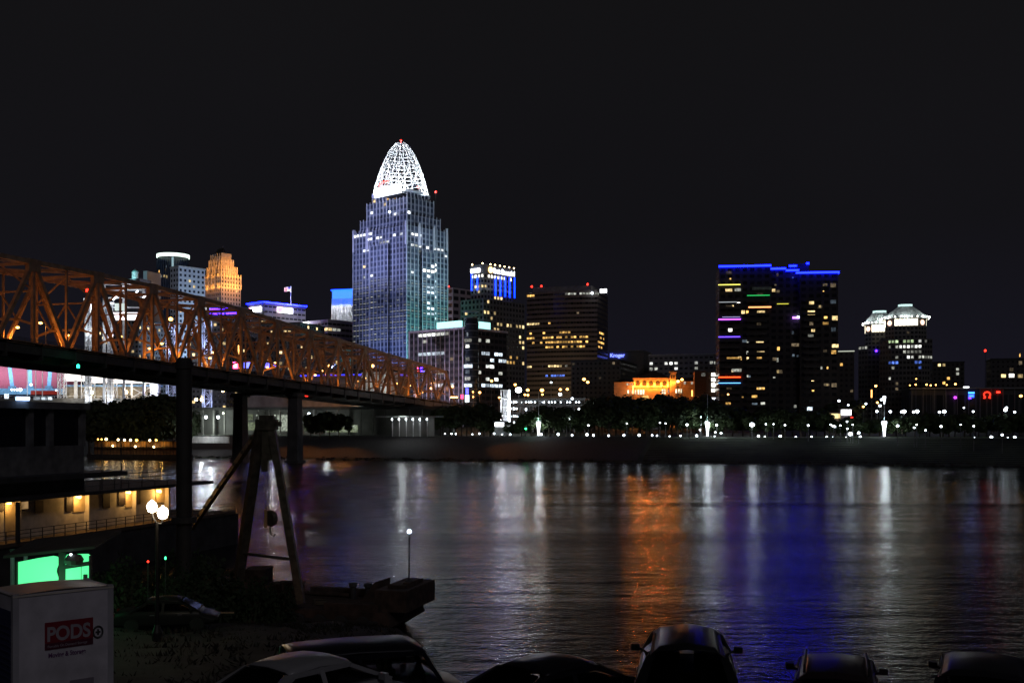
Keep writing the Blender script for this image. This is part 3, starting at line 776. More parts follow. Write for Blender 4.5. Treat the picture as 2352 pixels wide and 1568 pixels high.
# ---- low white banded block in front of it
B = Bld('banded_block', 'low white banded office block behind the bridge, lit sign on its corner', 'office building', 753, 850, 18, ROTC)
w_, d_ = B.size(706, 822); zt = B.z(737)
B.block(-w_, 0, 0, d_, 0, zt, facade('white bands', (.42,.4,.46), (.025,.025,.03), .92, .45, .8), 4.2, 4.4, win=(.8,.5))
MB().box(-w_-.5, .5, -.5, d_+.5, zt, zt+1.3).build('parapet', mat('white parapet', (.45,.43,.5)), B.root)
B.light([(850,570,1140,600,.6,WARM),(850,600,1140,640,.35,PALE),(900,520,1140,560,.15,WARM),(620,620,760,650,.6,WHITE)], Z2); B.done()
spot((45, d_*.5, 55), (0, d_*.5, 75), 45000, (.75,.7,1.0), 110, 1, B.root); spot((-w_*.5, -45, 50), (-w_*.5, 0, 72), 30000, (.75,.7,1.0), 110, 1, B.root)
a, c_ = B.at(689, 740, y=-2), B.at(709, 740, y=-2)
MB().box(a.x, c_.x, -2.6, -1.8, B.z(744), B.z(735)).build('sign_panel', L_SIGN, B.root); MB().box(a.x+2, c_.x-2, -1.8, -.4, B.z(742), B.z(739)).build('sign_bracket', DARK, B.root)

# ---- striped block behind the crowned tower
B = Bld('striped_block', 'pale grid block half hidden behind the crowned tower', 'office building', 1040, 950, 20, ROTC)
w_, d_ = B.size(1000, 1085); zt = B.z(660)
B.block(-w_, 0, 0, d_, 0, zt, facade('pale stripes', (.34,.30,.32), (.02,.02,.025), .72, .55, .8), 8, 6.4, win=(.7,.5))
MB().ball(B.at(1031, 658, y=0), .7, 8, 6).build('beacon', L_RED, B.root)
B.light([(200,520,290,545,.6,WARM),(200,570,290,640,.15,DIMW)], Z4); B.done()
spot((-w_*.4, -40, 60), (-w_*.4, 0, 95), 28000, (.8,.75,.9), 110, 1, B.root)

# ---- bank tower with blue light columns
B = Bld('bank_tower', 'grey stepped bank tower with blue light columns and white rooftop signs', 'office tower', 1110, 820, 18, ROTC)
w_, d_ = B.size(1058, 1205); zm = B.z(685); zt = B.z(604)
STN = facade('bank stone', (.17,.16,.155), (.02,.02,.022), .55, .55, .85)
w2, d2 = B.size(1075, 1190)
B.block(-w_, 0, 0, d_, 0, zm, STN, 3.8, 4.1, win=(.55,.55))
b0 = (-w2, -2.0, 3.0, d2*.9)
STL = facade('bank crown stone', (.30,.30,.31), (.03,.03,.035), .55, .55, .85)
B.block(-w2, -2, 3, d2*.88, zm, zt-7, STL, 3.8, 4.1, name='upper_wall', win=(.5,.5))
B.block(-w2-.2, -1.8, 2.8, d2*.88+.2, zt-7, zt, mat('bank crown', (.28,.28,.3), .8), 3.8, 7, name='crown_wall', faces='')
B.light([(420,222,540,246,.95,HOT),(565,222,845,278,.9,HOT),(380,310,620,345,.3,WARM),(480,370,560,405,.7,WARM),(540,425,690,465,.65,WARM),(320,545,390,580,.6,WARM),(520,545,640,580,.5,WARM),
 (725,560,765,590,.6,AMBER),(555,628,585,655,.9,WARM),(640,645,770,715,.75,WARM),(810,655,905,695,.9,WARM),(600,670,640,710,.6,WARM),(740,960,840,1010,.6,AMBER),(850,1000,900,1050,.5,WARM),(480,600,900,1150,.07,WARM),(320,620,350,650,.8,WARM)], Z4); B.done()
col = emis('blue column', (.0, .02, 1.0), 9)
for px_, a_, b_ in ((632,240,408),(676,240,412),(718,244,418),(760,246,424),(803,248,430)):
    q = B.at(*Z4(px_, a_), x=-1.7); q2 = B.at(*Z4(px_, b_), x=-1.7)
    MB().box(-1.96, -1.4, q.y-.45, q.y+.45, q2.z, q.z).build('light_column', col, B.root)
for px_, a_, b_ in ((418,210,362),(467,240,358)):
    q = B.at(*Z4(px_, a_), y=2.7); q2 = B.at(*Z4(px_, b_), y=2.7)
    MB().box(q.x-.4, q.x+.4, 2.4, 2.96, q2.z, q.z).build('light_column', col, B.root)
for px_, py_, fc in ((423,126,'S'),(516,117,'S'),(586,118,'E'),(628,124,'E'),(671,131,'E'),(712,137,'E'),(754,144,'E'),(797,151,'E')):
    q = B.at(*Z4(px_, py_), y=3.0) if fc == 'S' else B.at(*Z4(px_, py_), x=-2.0)
    MB().ball((q.x, q.y, zt+.5), .55, 8, 6).build('roof_lamp', L_WARM, B.root)
L_LET = emis('white letters', (.85,.88,1.0), 6)
q = B.at(*Z4(405, 195), y=2.6); text('CHEMED', 4.7, L_LET, B.root, (q.x+.3, 2.5, zt-6.2), (R(90),0,0), ext=.15, sx=.56, bold=.05)
q = B.at(*Z4(612, 195), x=-1.6); q2 = B.at(*Z4(818, 210), x=-1.6)
tx = text('first financial', 5.6, L_LET, B.root, (-1.5, q.y, zt-6.0), (R(90),0,R(90)), ext=.15, bold=.05); tx.scale.x = (q2.y-q.y)/(5.6*5.45)
q = B.at(*Z4(588, 165), x=-1.6); b = MB().lathe([(.1,-.2),(2.4,-.2),(2.4,.2),(.1,.2)], (0,0,0), 20).build('sign_emblem', emis('gold emblem', (1,.6,.2), 5), B.root); b.location = (-1.5, q.y, zt-4); b.rotation_euler = (0, R(90), 0)
for y in (d2*.2, d2*.5, d2*.8): spot((6, y, zm+2), (-2, y, zt), 1100, (.85,.88,1), 100, .5, B.root)
spot((-w2*.5, -4, zm+2), (-w2*.5, 3, zt), 1100, (.8,.85,1), 110, .5, B.root)

# ---- front dark glass block with teal roof signs and round corner
B = Bld('dark_glass_block', 'dark glass block with white mullions, round corner and two teal roof boxes', 'office building', 1067, 640, 15, ROTC)
w_, d_ = B.size(941, 1166); zt = B.z(755)
DG = facade('dark glass', (.05,.05,.055), (.018,.02,.025), .8, .55, .3)
B.block(-w_, -.8, 0, d_, 0, zt, DG, 3.9, 3.9, win=(.85,.5))
mullions(B, -w_, -.8, 0, d_, 0, zt+1.4, 3.9, mat('block mullion', (.5,.47,.55), .5), .42, 'S')
b = MB().box(-w_-.6, .0, -.6, d_+.4, zt, zt+1.2); b.box(-w_-.6, -w_, -.6, .2, 0, zt); b.box(-1.4, -.6, -.62, -.04, 0, zt); b.build('parapet_trim', mat('block white trim', (.6,.57,.66), .6), B.root)
rc = 4.5; cxx, cyy = 1.2, 4.6
MB().lathe([(rc, 0), (rc, zt+4.5), (rc-.6, zt+4.6), (rc-.6, zt+6.4)], (cxx, cyy, 0), 28).build('corner_turret', mat('turret glass', (.03,.045,.06), .2, var=.6, scale=.5), B.root, False)
b = MB()
for i in range(18): b.lathe([(rc+.02,0),(rc+.14,0),(rc+.14,.3),(rc+.02,.3)], (cxx, cyy, 3.9*i+3), 28)
b.build('turret_band_trim', mat('turret band', (.16,.2,.24), .5), B.root)
b = MB().box(B.at(1003,750,y=-.3).x, -3.2, -.3, 1.5, zt+1.3, zt+5.2); b.build('roof_sign_box', L_TEAL, B.root)
q, q2 = B.at(*Z4(462, 680), x=-.6), B.at(*Z4(585, 680), x=-.6); MB().box(-2, -.5, q.y, q2.y, zt+1.3, zt+5.4).build('roof_sign_box', L_TEAL, B.root)
B.light([(-45,748,160,790,.95,WHITE),(160,740,340,780,.25,PALE),(-50,810,100,850,.4,PALE),(60,855,120,900,.6,WHITE),(230,855,320,890,.3,WARM),(-50,912,175,955,.9,COOL),(110,1080,170,1125,.9,PALE),(0,960,330,1000,.12,DIMW),(-40,1190,330,1235,.35,COOL),
 (470,790,565,838,.8,PALE),(560,850,620,900,.5,PALE),(490,908,700,950,.8,COOL),(600,975,740,1020,.85,COOL),(545,1025,630,1062,.9,WHITE),(285,1030,340,1060,.5,PALE),(640,1085,690,1130,.7,PALE),(470,1080,505,1120,.7,PALE),(520,1140,705,1182,.8,WHITE),(460,1192,700,1238,.7,COOL),(640,1250,700,1275,.8,WHITE)], Z4); B.done()
for px_, py_, hw, m_ in ((400,755,8,COOL),(385,810,40,PALE),(395,862,20,WHITE),(395,978,20,PALE),(402,1040,45,COOL),(390,1092,22,DIMC),(380,1152,28,WHITE),(400,1212,42,COOL)):
    u_, v_ = Z4(px_, py_); ww = hw*.2563*.26*2; b = MB(); n = 6
    a0, a1 = -1.35 - min(.9, ww/rc/2), -1.35 + min(.9, ww/rc/2); vs = []
    for i in range(n+1):
        a = a0 + (a1-a0)*i/n
        for zz in (-1.0, 1.0): vs += [(cxx+(rc+.05)*math.cos(a), cyy+(rc+.05)*math.sin(a), B.z(v_)+zz), (cxx+(rc+.2)*math.cos(a), cyy+(rc+.2)*math.sin(a), B.z(v_)+zz)]
    b.add(vs, [f for i in range(n) for o in (4*i,) for f in ((o+1,o+5,o+7,o+3),(o,o+1,o+5,o+4),(o+2,o+6,o+7,o+3))]); b.build('window', m_, B.root)
spot((-w_*.4, -36, 14), (-w_*.4, 0, 38), 55000, (.75,.65,1.0), 105, 1, B.root)
MB().beam((cxx-3.4, cyy-rc+.6, 2), (cxx-3.4, cyy-rc+.6, 24), .3).build('light_strip', emis('cyan edge', (.02,.2,1), 1.2), B.root)
# ---- broad dark office tower with yellow windows
B = Bld('broad_office_tower', 'broad dark office tower with rows of yellow windows and three red rooftop beacons', 'office tower', 1372, 900, 20)
w_, d_ = B.size(1210, 1396); zt = B.z(668)
BR = facade('brown bands', (.105,.085,.075), (.02,.018,.016), .96, .45, .7)
# gently bowed south front in five facets
n = 5; xs_ = [-w_ + w_*i/n for i in range(n+1)]; bow = [0, -2.6, -3.8, -3.8, -2.6, 0]
b = MB(); b.uv = []; nf = round((zt)/4.0)
for i in range(n):
    p_, q_ = Vector((xs_[i], bow[i], 0)), Vector((xs_[i+1], bow[i+1], 0)); Ln = (q_-p_).length; nb = max(1, round(Ln/2.6))
    b.add([p_, q_, q_+Vector((0,0,zt)), p_+Vector((0,0,zt))], [(0,1,2,3)]); b.uv += [(0,0),(nb,0),(nb,nf),(0,nf)]
    B.faces.append((p_, (q_-p_)/Ln, Ln, zt, nb, nf, (.8,.4)))
for p_, q_ in ((Vector((0,0,0)), Vector((0,d_,0))), (Vector((0,d_,0)), Vector((-w_,d_,0))), (Vector((-w_,d_,0)), Vector((-w_,0,0)))):
    Ln = (q_-p_).length; nb = max(1, round(Ln/2.6))
    b.add([p_, q_, q_+Vector((0,0,zt)), p_+Vector((0,0,zt))], [(0,1,2,3)]); b.uv += [(0,0),(nb,0),(nb,nf),(0,nf)]
    if p_.x == 0 and q_.x == 0: B.faces.append((p_, (q_-p_)/Ln, Ln, zt, nb, nf, (.8,.4)))
top = [(x, y, zt) for x, y in zip(xs_, bow)] + [(0, d_, zt), (-w_, d_, zt)]
b.add(top, [tuple(range(len(top)))]); b.uv += [(0,0)]*len(top)
b.build('wall', BR, B.root)
b = MB()
for i in range(n): b.beam((xs_[i], bow[i]-.2, zt-.2), (xs_[i+1], bow[i+1]-.2, zt-.2), 1.0, 1.6)
b.build('roof_edge', mat('brown edge', (.12,.1,.09), .7), B.root)
MB().box(-w_*.93, -w_*.10, 4, d_-4, zt, B.z(653)).build('roof_plant_room', mat('plant room', (.19,.18,.18), .8), B.root)
for u_ in (1221.5, 1243.5, 1349.5):
    q = B.at(u_, 651, y=4.4); MB().ball((q.x, q.y, B.z(653)+1.0), .9, 8, 6).build('beacon', L_RED, B.root)
q = B.at(1386, 668, y=-1); MB().cbox(q, 5.5, 1.2, 3.2).build('floodlight', L_SIGN, B.root)
q = B.at(1360, 673, y=-4.6); MB().ball(q, 1.0, 8, 6).build('floodlight', L_WHITE, B.root)
B.light([(865,368,1170,392,.75,AMBER),(1260,368,1560,396,.7,PALE),(915,400,1010,430,.7,AMBER),(1095,620,1205,648,.85,AMBER),(1000,620,1025,645,.8,AMBER),(915,655,1035,682,.9,WARM),(1095,655,1340,685,.6,AMBER),
 (915,735,955,755,.9,AMBER),(1035,735,1320,755,.5,AMBER),(1530,740,1605,765,.9,AMBER),(915,770,992,795,.8,AMBER),(1040,770,1462,798,.85,AMBER),(1540,785,1605,805,.9,AMBER),
 (915,808,992,832,.85,AMBER),(1040,808,1465,832,.85,AMBER),(1535,820,1605,840,.85,AMBER),(915,845,992,870,.85,AMBER),(1065,845,1455,870,.7,AMBER),(1540,855,1605,875,.7,AMBER),
 (1300,885,1345,905,.9,AMBER),(915,922,1080,946,.9,WARM),(1235,925,1330,942,.7,AMBER),(1440,925,1560,946,.8,AMBER),(915,957,1060,978,.5,AMBER),(1200,960,1300,978,.5,WARM),(915,1032,970,1052,.9,WARM),(1095,1034,1230,1052,.8,WARM),(1260,1034,1290,1052,.8,PALE),(915,1107,970,1128,.95,WARM),(1090,1107,1250,1130,.7,BLUEW),(1330,555,1460,580,.3,DIMW)], Z4); B.done()
spot((-w_*.5, -60, 10), (-w_*.5, 0, 40), 40000, (1,.7,.4), 110, 1, B.root)

# ---- dim long blocks right of it
DIMB = facade('dim punched', (.075,.07,.06), (.02,.02,.02), .45, .45, .85)
B = Bld('dim_apartment_block', 'dim brown block with few lit windows below the broad office tower', 'apartment block', 1425, 780, 17)
w_, d_ = B.size(1312, 1462); zt = B.z(828)
B.block(-w_, 0, 0, d_, 0, zt, DIMB, 3.4, 3.6, win=(.5,.5)); MB().box(-w_-.4,.4,-.4,d_+.4,zt,zt+1).build('parapet', ROOF, B.root)
B.light([(1310,1000,1800,1200,.10,DIMW),(1440,1040,1490,1062,.5,PALE),(1395,1110,1490,1140,.5,WHITE)], Z4); B.done()
B = Bld('sign_block', 'grey flat block with a glowing blue rooftop sign beyond the dim apartments', 'office building', 1478, 950, 18)
w_, d_ = B.size(1392, 1496); zt = B.z(807)
B.block(-w_, 0, 0, d_, 0, zt, mat('sign block wall', (.14,.135,.13), .9, scale=.05), 4, 4, win=(.6,.4)); MB().box(-w_-.4,.4,-.4,d_+.4,zt,zt+1.2).build('parapet', mat('sign block edge',(.17,.165,.16)), B.root)
B.light([(-200,470,500,500,.3,DIMC)], Z5); B.done()
q = B.at(1401, 819, y=-1); text('Kroger', 4.6, emis('blue letters', (.12,.16,1.0), 4), B.root, (q.x, -1.0, q.z-.4), (R(90),0,0), ext=.2, bold=.08)
B = Bld('long_grey_block', 'long low grey block with scattered white windows behind the orange mansion', 'office building', 1640, 900, 18)
w_, d_ = B.size(1490, 1690); zt = B.z(814)
B.block(-w_, 0, 0, d_, 0, zt, facade('long block', (.10,.097,.09), (.02,.02,.02), .6, .4, .9), 4.2, 4.4, win=(.6,.5)); MB().box(-w_-.4,.4,-.4,d_+.4,zt,zt+1.1).build('parapet', mat('long block edge',(.15,.15,.145)), B.root)
B.light([(880,478,1010,504,.9,WHITE),(1110,474,1345,502,.9,WHITE),(1340,480,1360,495,.6,WHITE),(1510,455,1545,490,.9,WHITE),(1700,460,1760,482,.9,PALE),(850,540,1170,566,.6,PALE),(1260,535,1330,562,.95,WHITE),(1480,520,1690,545,.45,PALE),(630,485,790,500,.5,PALE),(640,615,690,640,.6,PALE)], Z5); B.done()

# ---- orange floodlit mansion with belvedere
B = Bld('floodlit_mansion', 'orange floodlit hall with arched upper storey, hipped roof and square belvedere tower', 'hall', 1534, 600, 14, ROT*.35)
MW = mat('mansion stucco', (.56,.37,.20), .85, scale=.4); MT = mat('mansion trim', (.62,.44,.26), .8); MR = mat('mansion roof', (.09,.05,.04), .9)
inv = B.M.inverted()
def bx(px0, px1, py0, py1, y0=0):
    a, c_ = B.at(*Z5(px0, py1), y=y0), B.at(*Z5(px1, py0), y=y0); return a.x, c_.x, a.z, c_.z
x0,x1,za,zb = bx(745,1165,770,945); zb = B.at(*Z5(745,662), y=0).z; zmid = B.at(*Z5(745,768), y=0).z
MB().box(x0, x1, 0, 14, 0, zb).build('wall', MW, B.root)
MB().box(x0-.5, x1+.5, -.5, 14.5, zmid-.5, zmid).build('string_course_trim', MT, B.root)
MB().box(x0-.9, x1+.9, -.9, 14.9, zb-1.1, zb).build('cornice', MT, B.root)
MB().hip(x0-1.2, x1+1.2, -1.2, 15.2, zb, zb+4.0, .8).build('roof', MR, B.root)
for i in range(5):          # arched loggia openings
    xc = x0 + (x1-x0)*(i+.5)/5; a = 1.15; zq = zmid + .4; hq = zb - 1.6 - zq
    b = MB(); poly = [(-a, 0), (a, 0), (a, hq*.62)] + [(a*math.cos(t_), hq*.62 + a*math.sin(t_)) for t_ in (.5,1.05,1.57,2.1,2.64)] + [(-a, hq*.62)]
    k = len(poly); b.add([(xc+p_[0], -.12, zq+p_[1]) for p_ in poly] + [(xc+p_[0], .3, zq+p_[1]) for p_ in poly], [tuple(range(k))] + [(i_, k+i_, k+(i_+1)%k, (i_+1)%k) for i_ in range(k)])
    b.build('arch_window', mat('arch glass', (.06,.05,.04), .3), B.root)
    for s_ in (-1, 1): MB().box(xc+s_*1.85-.3, xc+s_*1.85+.3, -.5, -.003, zmid, zb-1.1).build('pilaster', MT, B.root)
for i in range(6): 
    xc = x0 + (x1-x0)*i/5; pt((xc, -1.7, zmid+.5), 2000, (1,.28,.035), .3, B.root)
lx0,lx1,_,lzb = bx(490,745,712,945)
MB().box(lx0, lx1-.01, 1.5, 13, 0, lzb).build('wing_wall', MW, B.root); MB().hip(lx0-.8, lx1+.2, .7, 13.8, lzb, lzb+1.7, .9).build('wing_roof', MR, B.root)
MB().box(lx0-.3, lx1-.02, 1.2, 1.5, zmid-.4, zmid-.1).build('string_course_trim', MT, B.root)
rx0,rx1,_,rzb = bx(1265,1640,700,945)
MB().box(x1+.01, rx1, 1.5, 15, 0, rzb).build('wing_wall', MW, B.root); MB().hip(x1+.3, rx1+.8, .7, 15.8, rzb, rzb+2.2, .9).build('wing_roof', MR, B.root)
MB().box(x1+.02, rx1+.3, 1.2, 1.5, zmid-.4, zmid-.1).build('string_course_trim', MT, B.root)
tx0,tx1,_,tzb = bx(1192,1262,575,945)
MB().box(tx0, tx1, .4, 5.4, 0, tzb-1.2).build('belvedere_wall', MW, B.root); MB().box(tx0-.7, tx1+.7, -.3, 6.1, tzb-1.2, tzb-.4).build('belvedere_cornice', MT, B.root)
MB().hip(tx0-.9, tx1+.9, -.5, 6.3, tzb-.4, tzb+.4, .9).build('belvedere_roof', MR, B.root)
for i in range(3): MB().box(tx0+.6+i*1.25, tx0+1.3+i*1.25, .28, .39, tzb-4.4, tzb-2.4).build('belvedere_opening', mat('arch glass', (.06,.05,.04), .3), B.root)
for i in range(2): pt(((tx0+tx1)/2 + (i*2-1)*1.2, -.9, tzb-6.4), 520, (1,.34,.05), .3, B.root)
def lit(B, zm, rects, y, w=None):
    for (a0, b0_, a1, b1, m_) in rects:
        p0, p1 = B.at(*zm(a0, b1), y=y), B.at(*zm(a1, b0_), y=y)
        obj('window', unit(m_), B.root, ((p0.x+p1.x)/2, y-.05, (p0.z+p1.z)/2), (0,0,0), (p1.x-p0.x, .12, p1.z-p0.z))
WC = winmat('window cream', (1.0, .86, .6), 1.3, .9)
lit(B, Z5, [(750,812,768,865,WC),(787,808,807,868,WC),(817,808,838,868,WC),(848,808,868,868,WC),(715,815,735,860,WC),(660,815,675,858,WC),(1088,805,1108,860,WC),(1118,805,1138,862,WC),(1160,808,1182,850,PALE),(845,880,925,935,AMBER),(1085,918,1110,945,WHITE),(1120,918,1145,945,WHITE)], -.1)
lit(B, Z5, [(648,725,664,752,PALE),(670,725,686,752,PALE),(703,725,722,752,PALE),(1260,800,1276,850,WC),(1290,800,1312,850,WC),(1325,800,1343,850,WC),(1255,712,1275,740,PALE),(1365,710,1390,742,PALE),(1455,712,1480,742,PALE),(1490,712,1512,742,PALE),(1510,825,1545,865,PALE)], 1.4)
for x in (lx0+3, lx0+9): pt((x, -4, 5), 500, (1,.33,.06), .3, B.root)
pt((x0+(x1-x0)*.5, -6, 5), 1900, (1,.36,.06), .3, B.root); pt((x0+4, -5, 5), 800, (1,.36,.06), .3, B.root)
for x in (rx0+7, rx1-4): pt((x, -3, 5), 500, (1,.48,.12), .3, B.root)
# ---- brick stair tower with four square lights
B = Bld('brick_stair_tower', 'brown brick block beside the dark apartments with four bright square stair lights', 'building', 1648, 590, 14, ROT*.35)
BK = mat('brown brick', (.2,.12,.075), .9, scale=1.2)
a = B.at(*Z5(1500, 600), y=0); MB().box(a.x, -6.2, 0, 14, 0, B.at(*Z5(1600,578), y=0).z).build('wall', BK, B.root)
MB().box(-6.2, 0, -.6, 13, 0, B.at(*Z5(1700,590), y=0).z).build('stair_wall', mat('stair wall', (.17,.14,.12), .9), B.root)
lit(B, Z5, [(1712,600,1757,640,HOT),(1712,665,1757,706,HOT),(1712,730,1757,770,HOT),(1712,797,1757,835,HOT),(1765,604,1783,640,PALE),(1765,672,1783,704,PALE),(1765,736,1783,770,PALE),(1765,802,1783,830,DIMC)], -.7)
lit(B, Z5, [(1585,600,1635,640,PALE)], -.1)
pt((a.x*.7, -8, 6), 1200, (1,.5,.2), .3, B.root)

# ---- dark riverside apartment tower with coloured balconies
B = Bld('apartment_tower', 'dark riverside apartment tower with blue roof strips and coloured balcony lights', 'apartment tower', 1770, 560, 13, ROT*.4)
AP = facade('dark apartments', (.045,.038,.034), (.015,.015,.017), .6, .5, .8)
A0 = B.at(1652, 700, y=0).x; zA, zB_, zC = B.z(611), B.z(618), B.z(628)
B.block(A0, 0, 0, 26, 0, zA, AP, 3.9, 3.45, win=(.7,.55))
xB = B.at(1835, 700, y=3).x; B.block(0.01, xB, 3, 28, 0, zB_, AP, 3.9, 3.45, name='middle_wall', win=(.7,.55))
xC = B.at(1925, 700, y=0).x; B.block(xB+.01, xC, 0, 24, 0, zC, AP, 3.9, 3.45, name='end_wall', win=(.7,.55))
pa, pb = B.at(1812, 610, y=9).x, B.at(1858, 610, y=9).x; zP = B.z(607, 569)
MB().box(pa, pb, 9, 20, zB_-1, zP).build('penthouse', ROOF, B.root)
def bs(xa, xb_, y, z): MB().box(xa, xb_, y-.75, y-.15, z-.35, z+.45).build('roof_light_strip', L_BLUE, B.root)
bs(A0-.3, 0.2, 0, zA+.2); bs(.25, xB*.55, 3, zB_+.5); bs(xB*.55, xB, 3, zB_-.7+.2); bs(xB-2, xC+.2, 0, zC); bs(pa+9, pb, 9, zP); bs(pa, pa+4, 9, zP-1.2)
MB().box(xC+.15, xC+.75, .0, 18, zC-.35, zC+.45).build('roof_light_strip', L_BLUE, B.root)
for i in range(18): 
    for (xa, xb_) in ((A0+.3, A0+11), (A0+14.2, A0+24.6)):
        z = 9 + i*3.45
        if z < zA-3: 
            bb = MB().box(xa, xb_, -1.5, -.003, z, z+.22); bb.box(xa, xb_, -1.5, -1.38, z+.22, z+1.2); bb.build('balcony', mat('balcony dark', (.05,.045,.042), .7), B.root)
for i in range(18):
    z = 9 + i*3.45
    if z < zC-3: MB().box(xB+2, xB+9.5, -1.4, -.003, z, z+1.2).build('balcony', mat('balcony dark', (.05,.045,.042), .7), B.root)
def bstrip(px0, px1, py, col, s_, y=-1.6, h=.32):
    p0, p1 = B.at(*Z6(px0, py), y=y), B.at(*Z6(px1, py), y=y)
    MB().box(p0.x, p1.x, y-.12, y, p0.z-h/2, p0.z+h/2).build('balcony_light_strip', emis('strip %.2f %.2f %.2f %.1f' % (*col, s_), col, s_), B.root)
bstrip(257,443,291,(.85,.75,.12),2.2,h=.45); bstrip(260,415,436,(.6,.65,.7),.8); bstrip(258,445,580,(.32,.06,1),5,h=.6); bstrip(260,440,726,(.12,.05,1),3.5,h=.5); bstrip(258,445,1062,(1,.06,.01),5,h=.5); bstrip(258,445,1111,(.1,.35,1),4)
bstrip(498,688,380,(.02,.6,.12),1.2,h=.4); bstrip(510,700,478,(1,.36,.12),2.4,h=.7); bstrip(748,845,450,(.75,.7,.06),1.5,3-1.6+1.4); bstrip(878,985,565,(.35,.10,1),7,1.3,1.0)
bstrip(290,440,560,(.6,.6,1),1.0,-1.55,.2)
q = B.at(*Z6(925,560), y=1.2); MB().ball((q.x, q.y, q.z), .6, 8, 6).build('balcony_lamp', L_WHITE, B.root)
def aw(rects):
    for (cx_, cy_, w_, h_, m_) in rects:
        u_, v_ = Z6(cx_, cy_); y = 0 if u_ < 1770 else 3 if u_ < 1835 else 0
        p = B.at(u_, v_, y=y); obj('window', unit(m_), B.root, (p.x, y-.05, p.z), (0,0,0), (w_*.063, .12, h_*.063))
aw([(347,188,45,22,DIMW),(357,240,14,12,AMBER),(345,335,55,24,WARM),(420,332,50,24,PALE),(428,430,26,22,HOT),(350,472,55,22,DIMW),(378,470,16,20,WARM),(357,668,30,22,HOT),(465,518,28,26,WARM),(500,518,20,24,AMBER),(603,519,40,24,WARM),(632,519,30,24,WARM),
 (597,617,35,22,DIMW),(488,760,60,22,DIMC),(502,762,14,22,PALE),(605,762,60,22,WARM),(500,857,14,24,PALE),(612,857,62,26,WARM),(600,905,40,24,AMBER),(503,907,16,26,WARM),(390,907,125,26,AMBER),(435,905,26,30,WARM),(410,1004,80,24,PALE),(376,1010,16,18,WARM),(440,1000,18,18,WARM),
 (503,1052,12,20,PALE),(520,1055,14,16,DIMC),(612,1152,64,26,AMBER),(606,1152,20,22,WARM),(348,1152,42,24,DIMW),(340,1207,16,14,WARM),(460,1228,14,10,AMBER),(560,1222,44,20,AMBER),(340,1281,40,18,AMBER),(630,1280,34,20,PALE),(562,1286,44,20,DIMC),
 (752,207,14,24,DIMW),(720,337,26,24,WARM),(757,345,26,20,DIMW),(760,824,20,30,AMBER),(728,910,32,24,DIMW),(753,918,14,34,PALE),(756,1014,18,28,WARM),(780,1016,26,28,DIMW),(725,1064,18,12,PALE),(605,368,50,14,DIMW),(622,320,160,24,winmat('window faint',(.6,.7,.6),.04)),
 (880,230,12,8,BLUEW),(1037,435,38,36,WARM),(1105,474,40,24,DIMW),(1103,472,20,20,WARM),(1035,524,58,34,WARM),(1155,563,26,18,AMBER),(1232,568,44,36,WARM),(1155,612,46,22,AMBER),(1218,294,42,34,DIMW),(1150,290,36,20,DIMW),(1137,343,10,8,AMBER),
 (1050,672,28,22,WARM),(1030,710,44,30,PALE),(1220,663,36,34,DIMC),(1035,616,30,30,DIMW),(1235,800,52,28,WARM),(1222,852,38,30,AMBER),(1150,842,30,20,DIMW),(1120,984,14,22,PALE),(1170,984,12,20,AMBER),(1047,1086,22,18,WARM),(1163,1124,44,20,DIMW),(1168,1126,12,14,WARM),(1225,1128,40,32,DIMW),
 (1049,1177,18,16,AMBER),(900,1305,20,22,PALE),(1022,1322,42,34,COOL),(885,1374,24,16,AMBER),(900,792,60,24,DIMW),(885,880,18,20,DIMC),(920,884,14,16,DIMC),(735,292,16,14,DIMW),(1218,432,44,30,DIMC),(880,690,16,26,DIMC)])

# ---- small dim block behind it
B = Bld('narrow_dim_block', 'narrow dim block with a pale roof line just behind the dark apartment tower', 'building', 1962, 720, 16)
w_, d_ = B.size(1915, 1972); zt = B.z(806)
B.block(-w_, 0, 0, 22, 0, zt, DIMB, 3.4, 3.6, win=(.5,.5)); MB().box(-w_-.2, .2, -.5, -.003, zt-.3, zt+.3).build('light_strip', emis('pale edge', (.8,.85,.7), .7), B.root)
B.light([(110,655,165,780,.6,AMBER),(200,650,310,1000,.10,DIMW)], Z7); B.done()

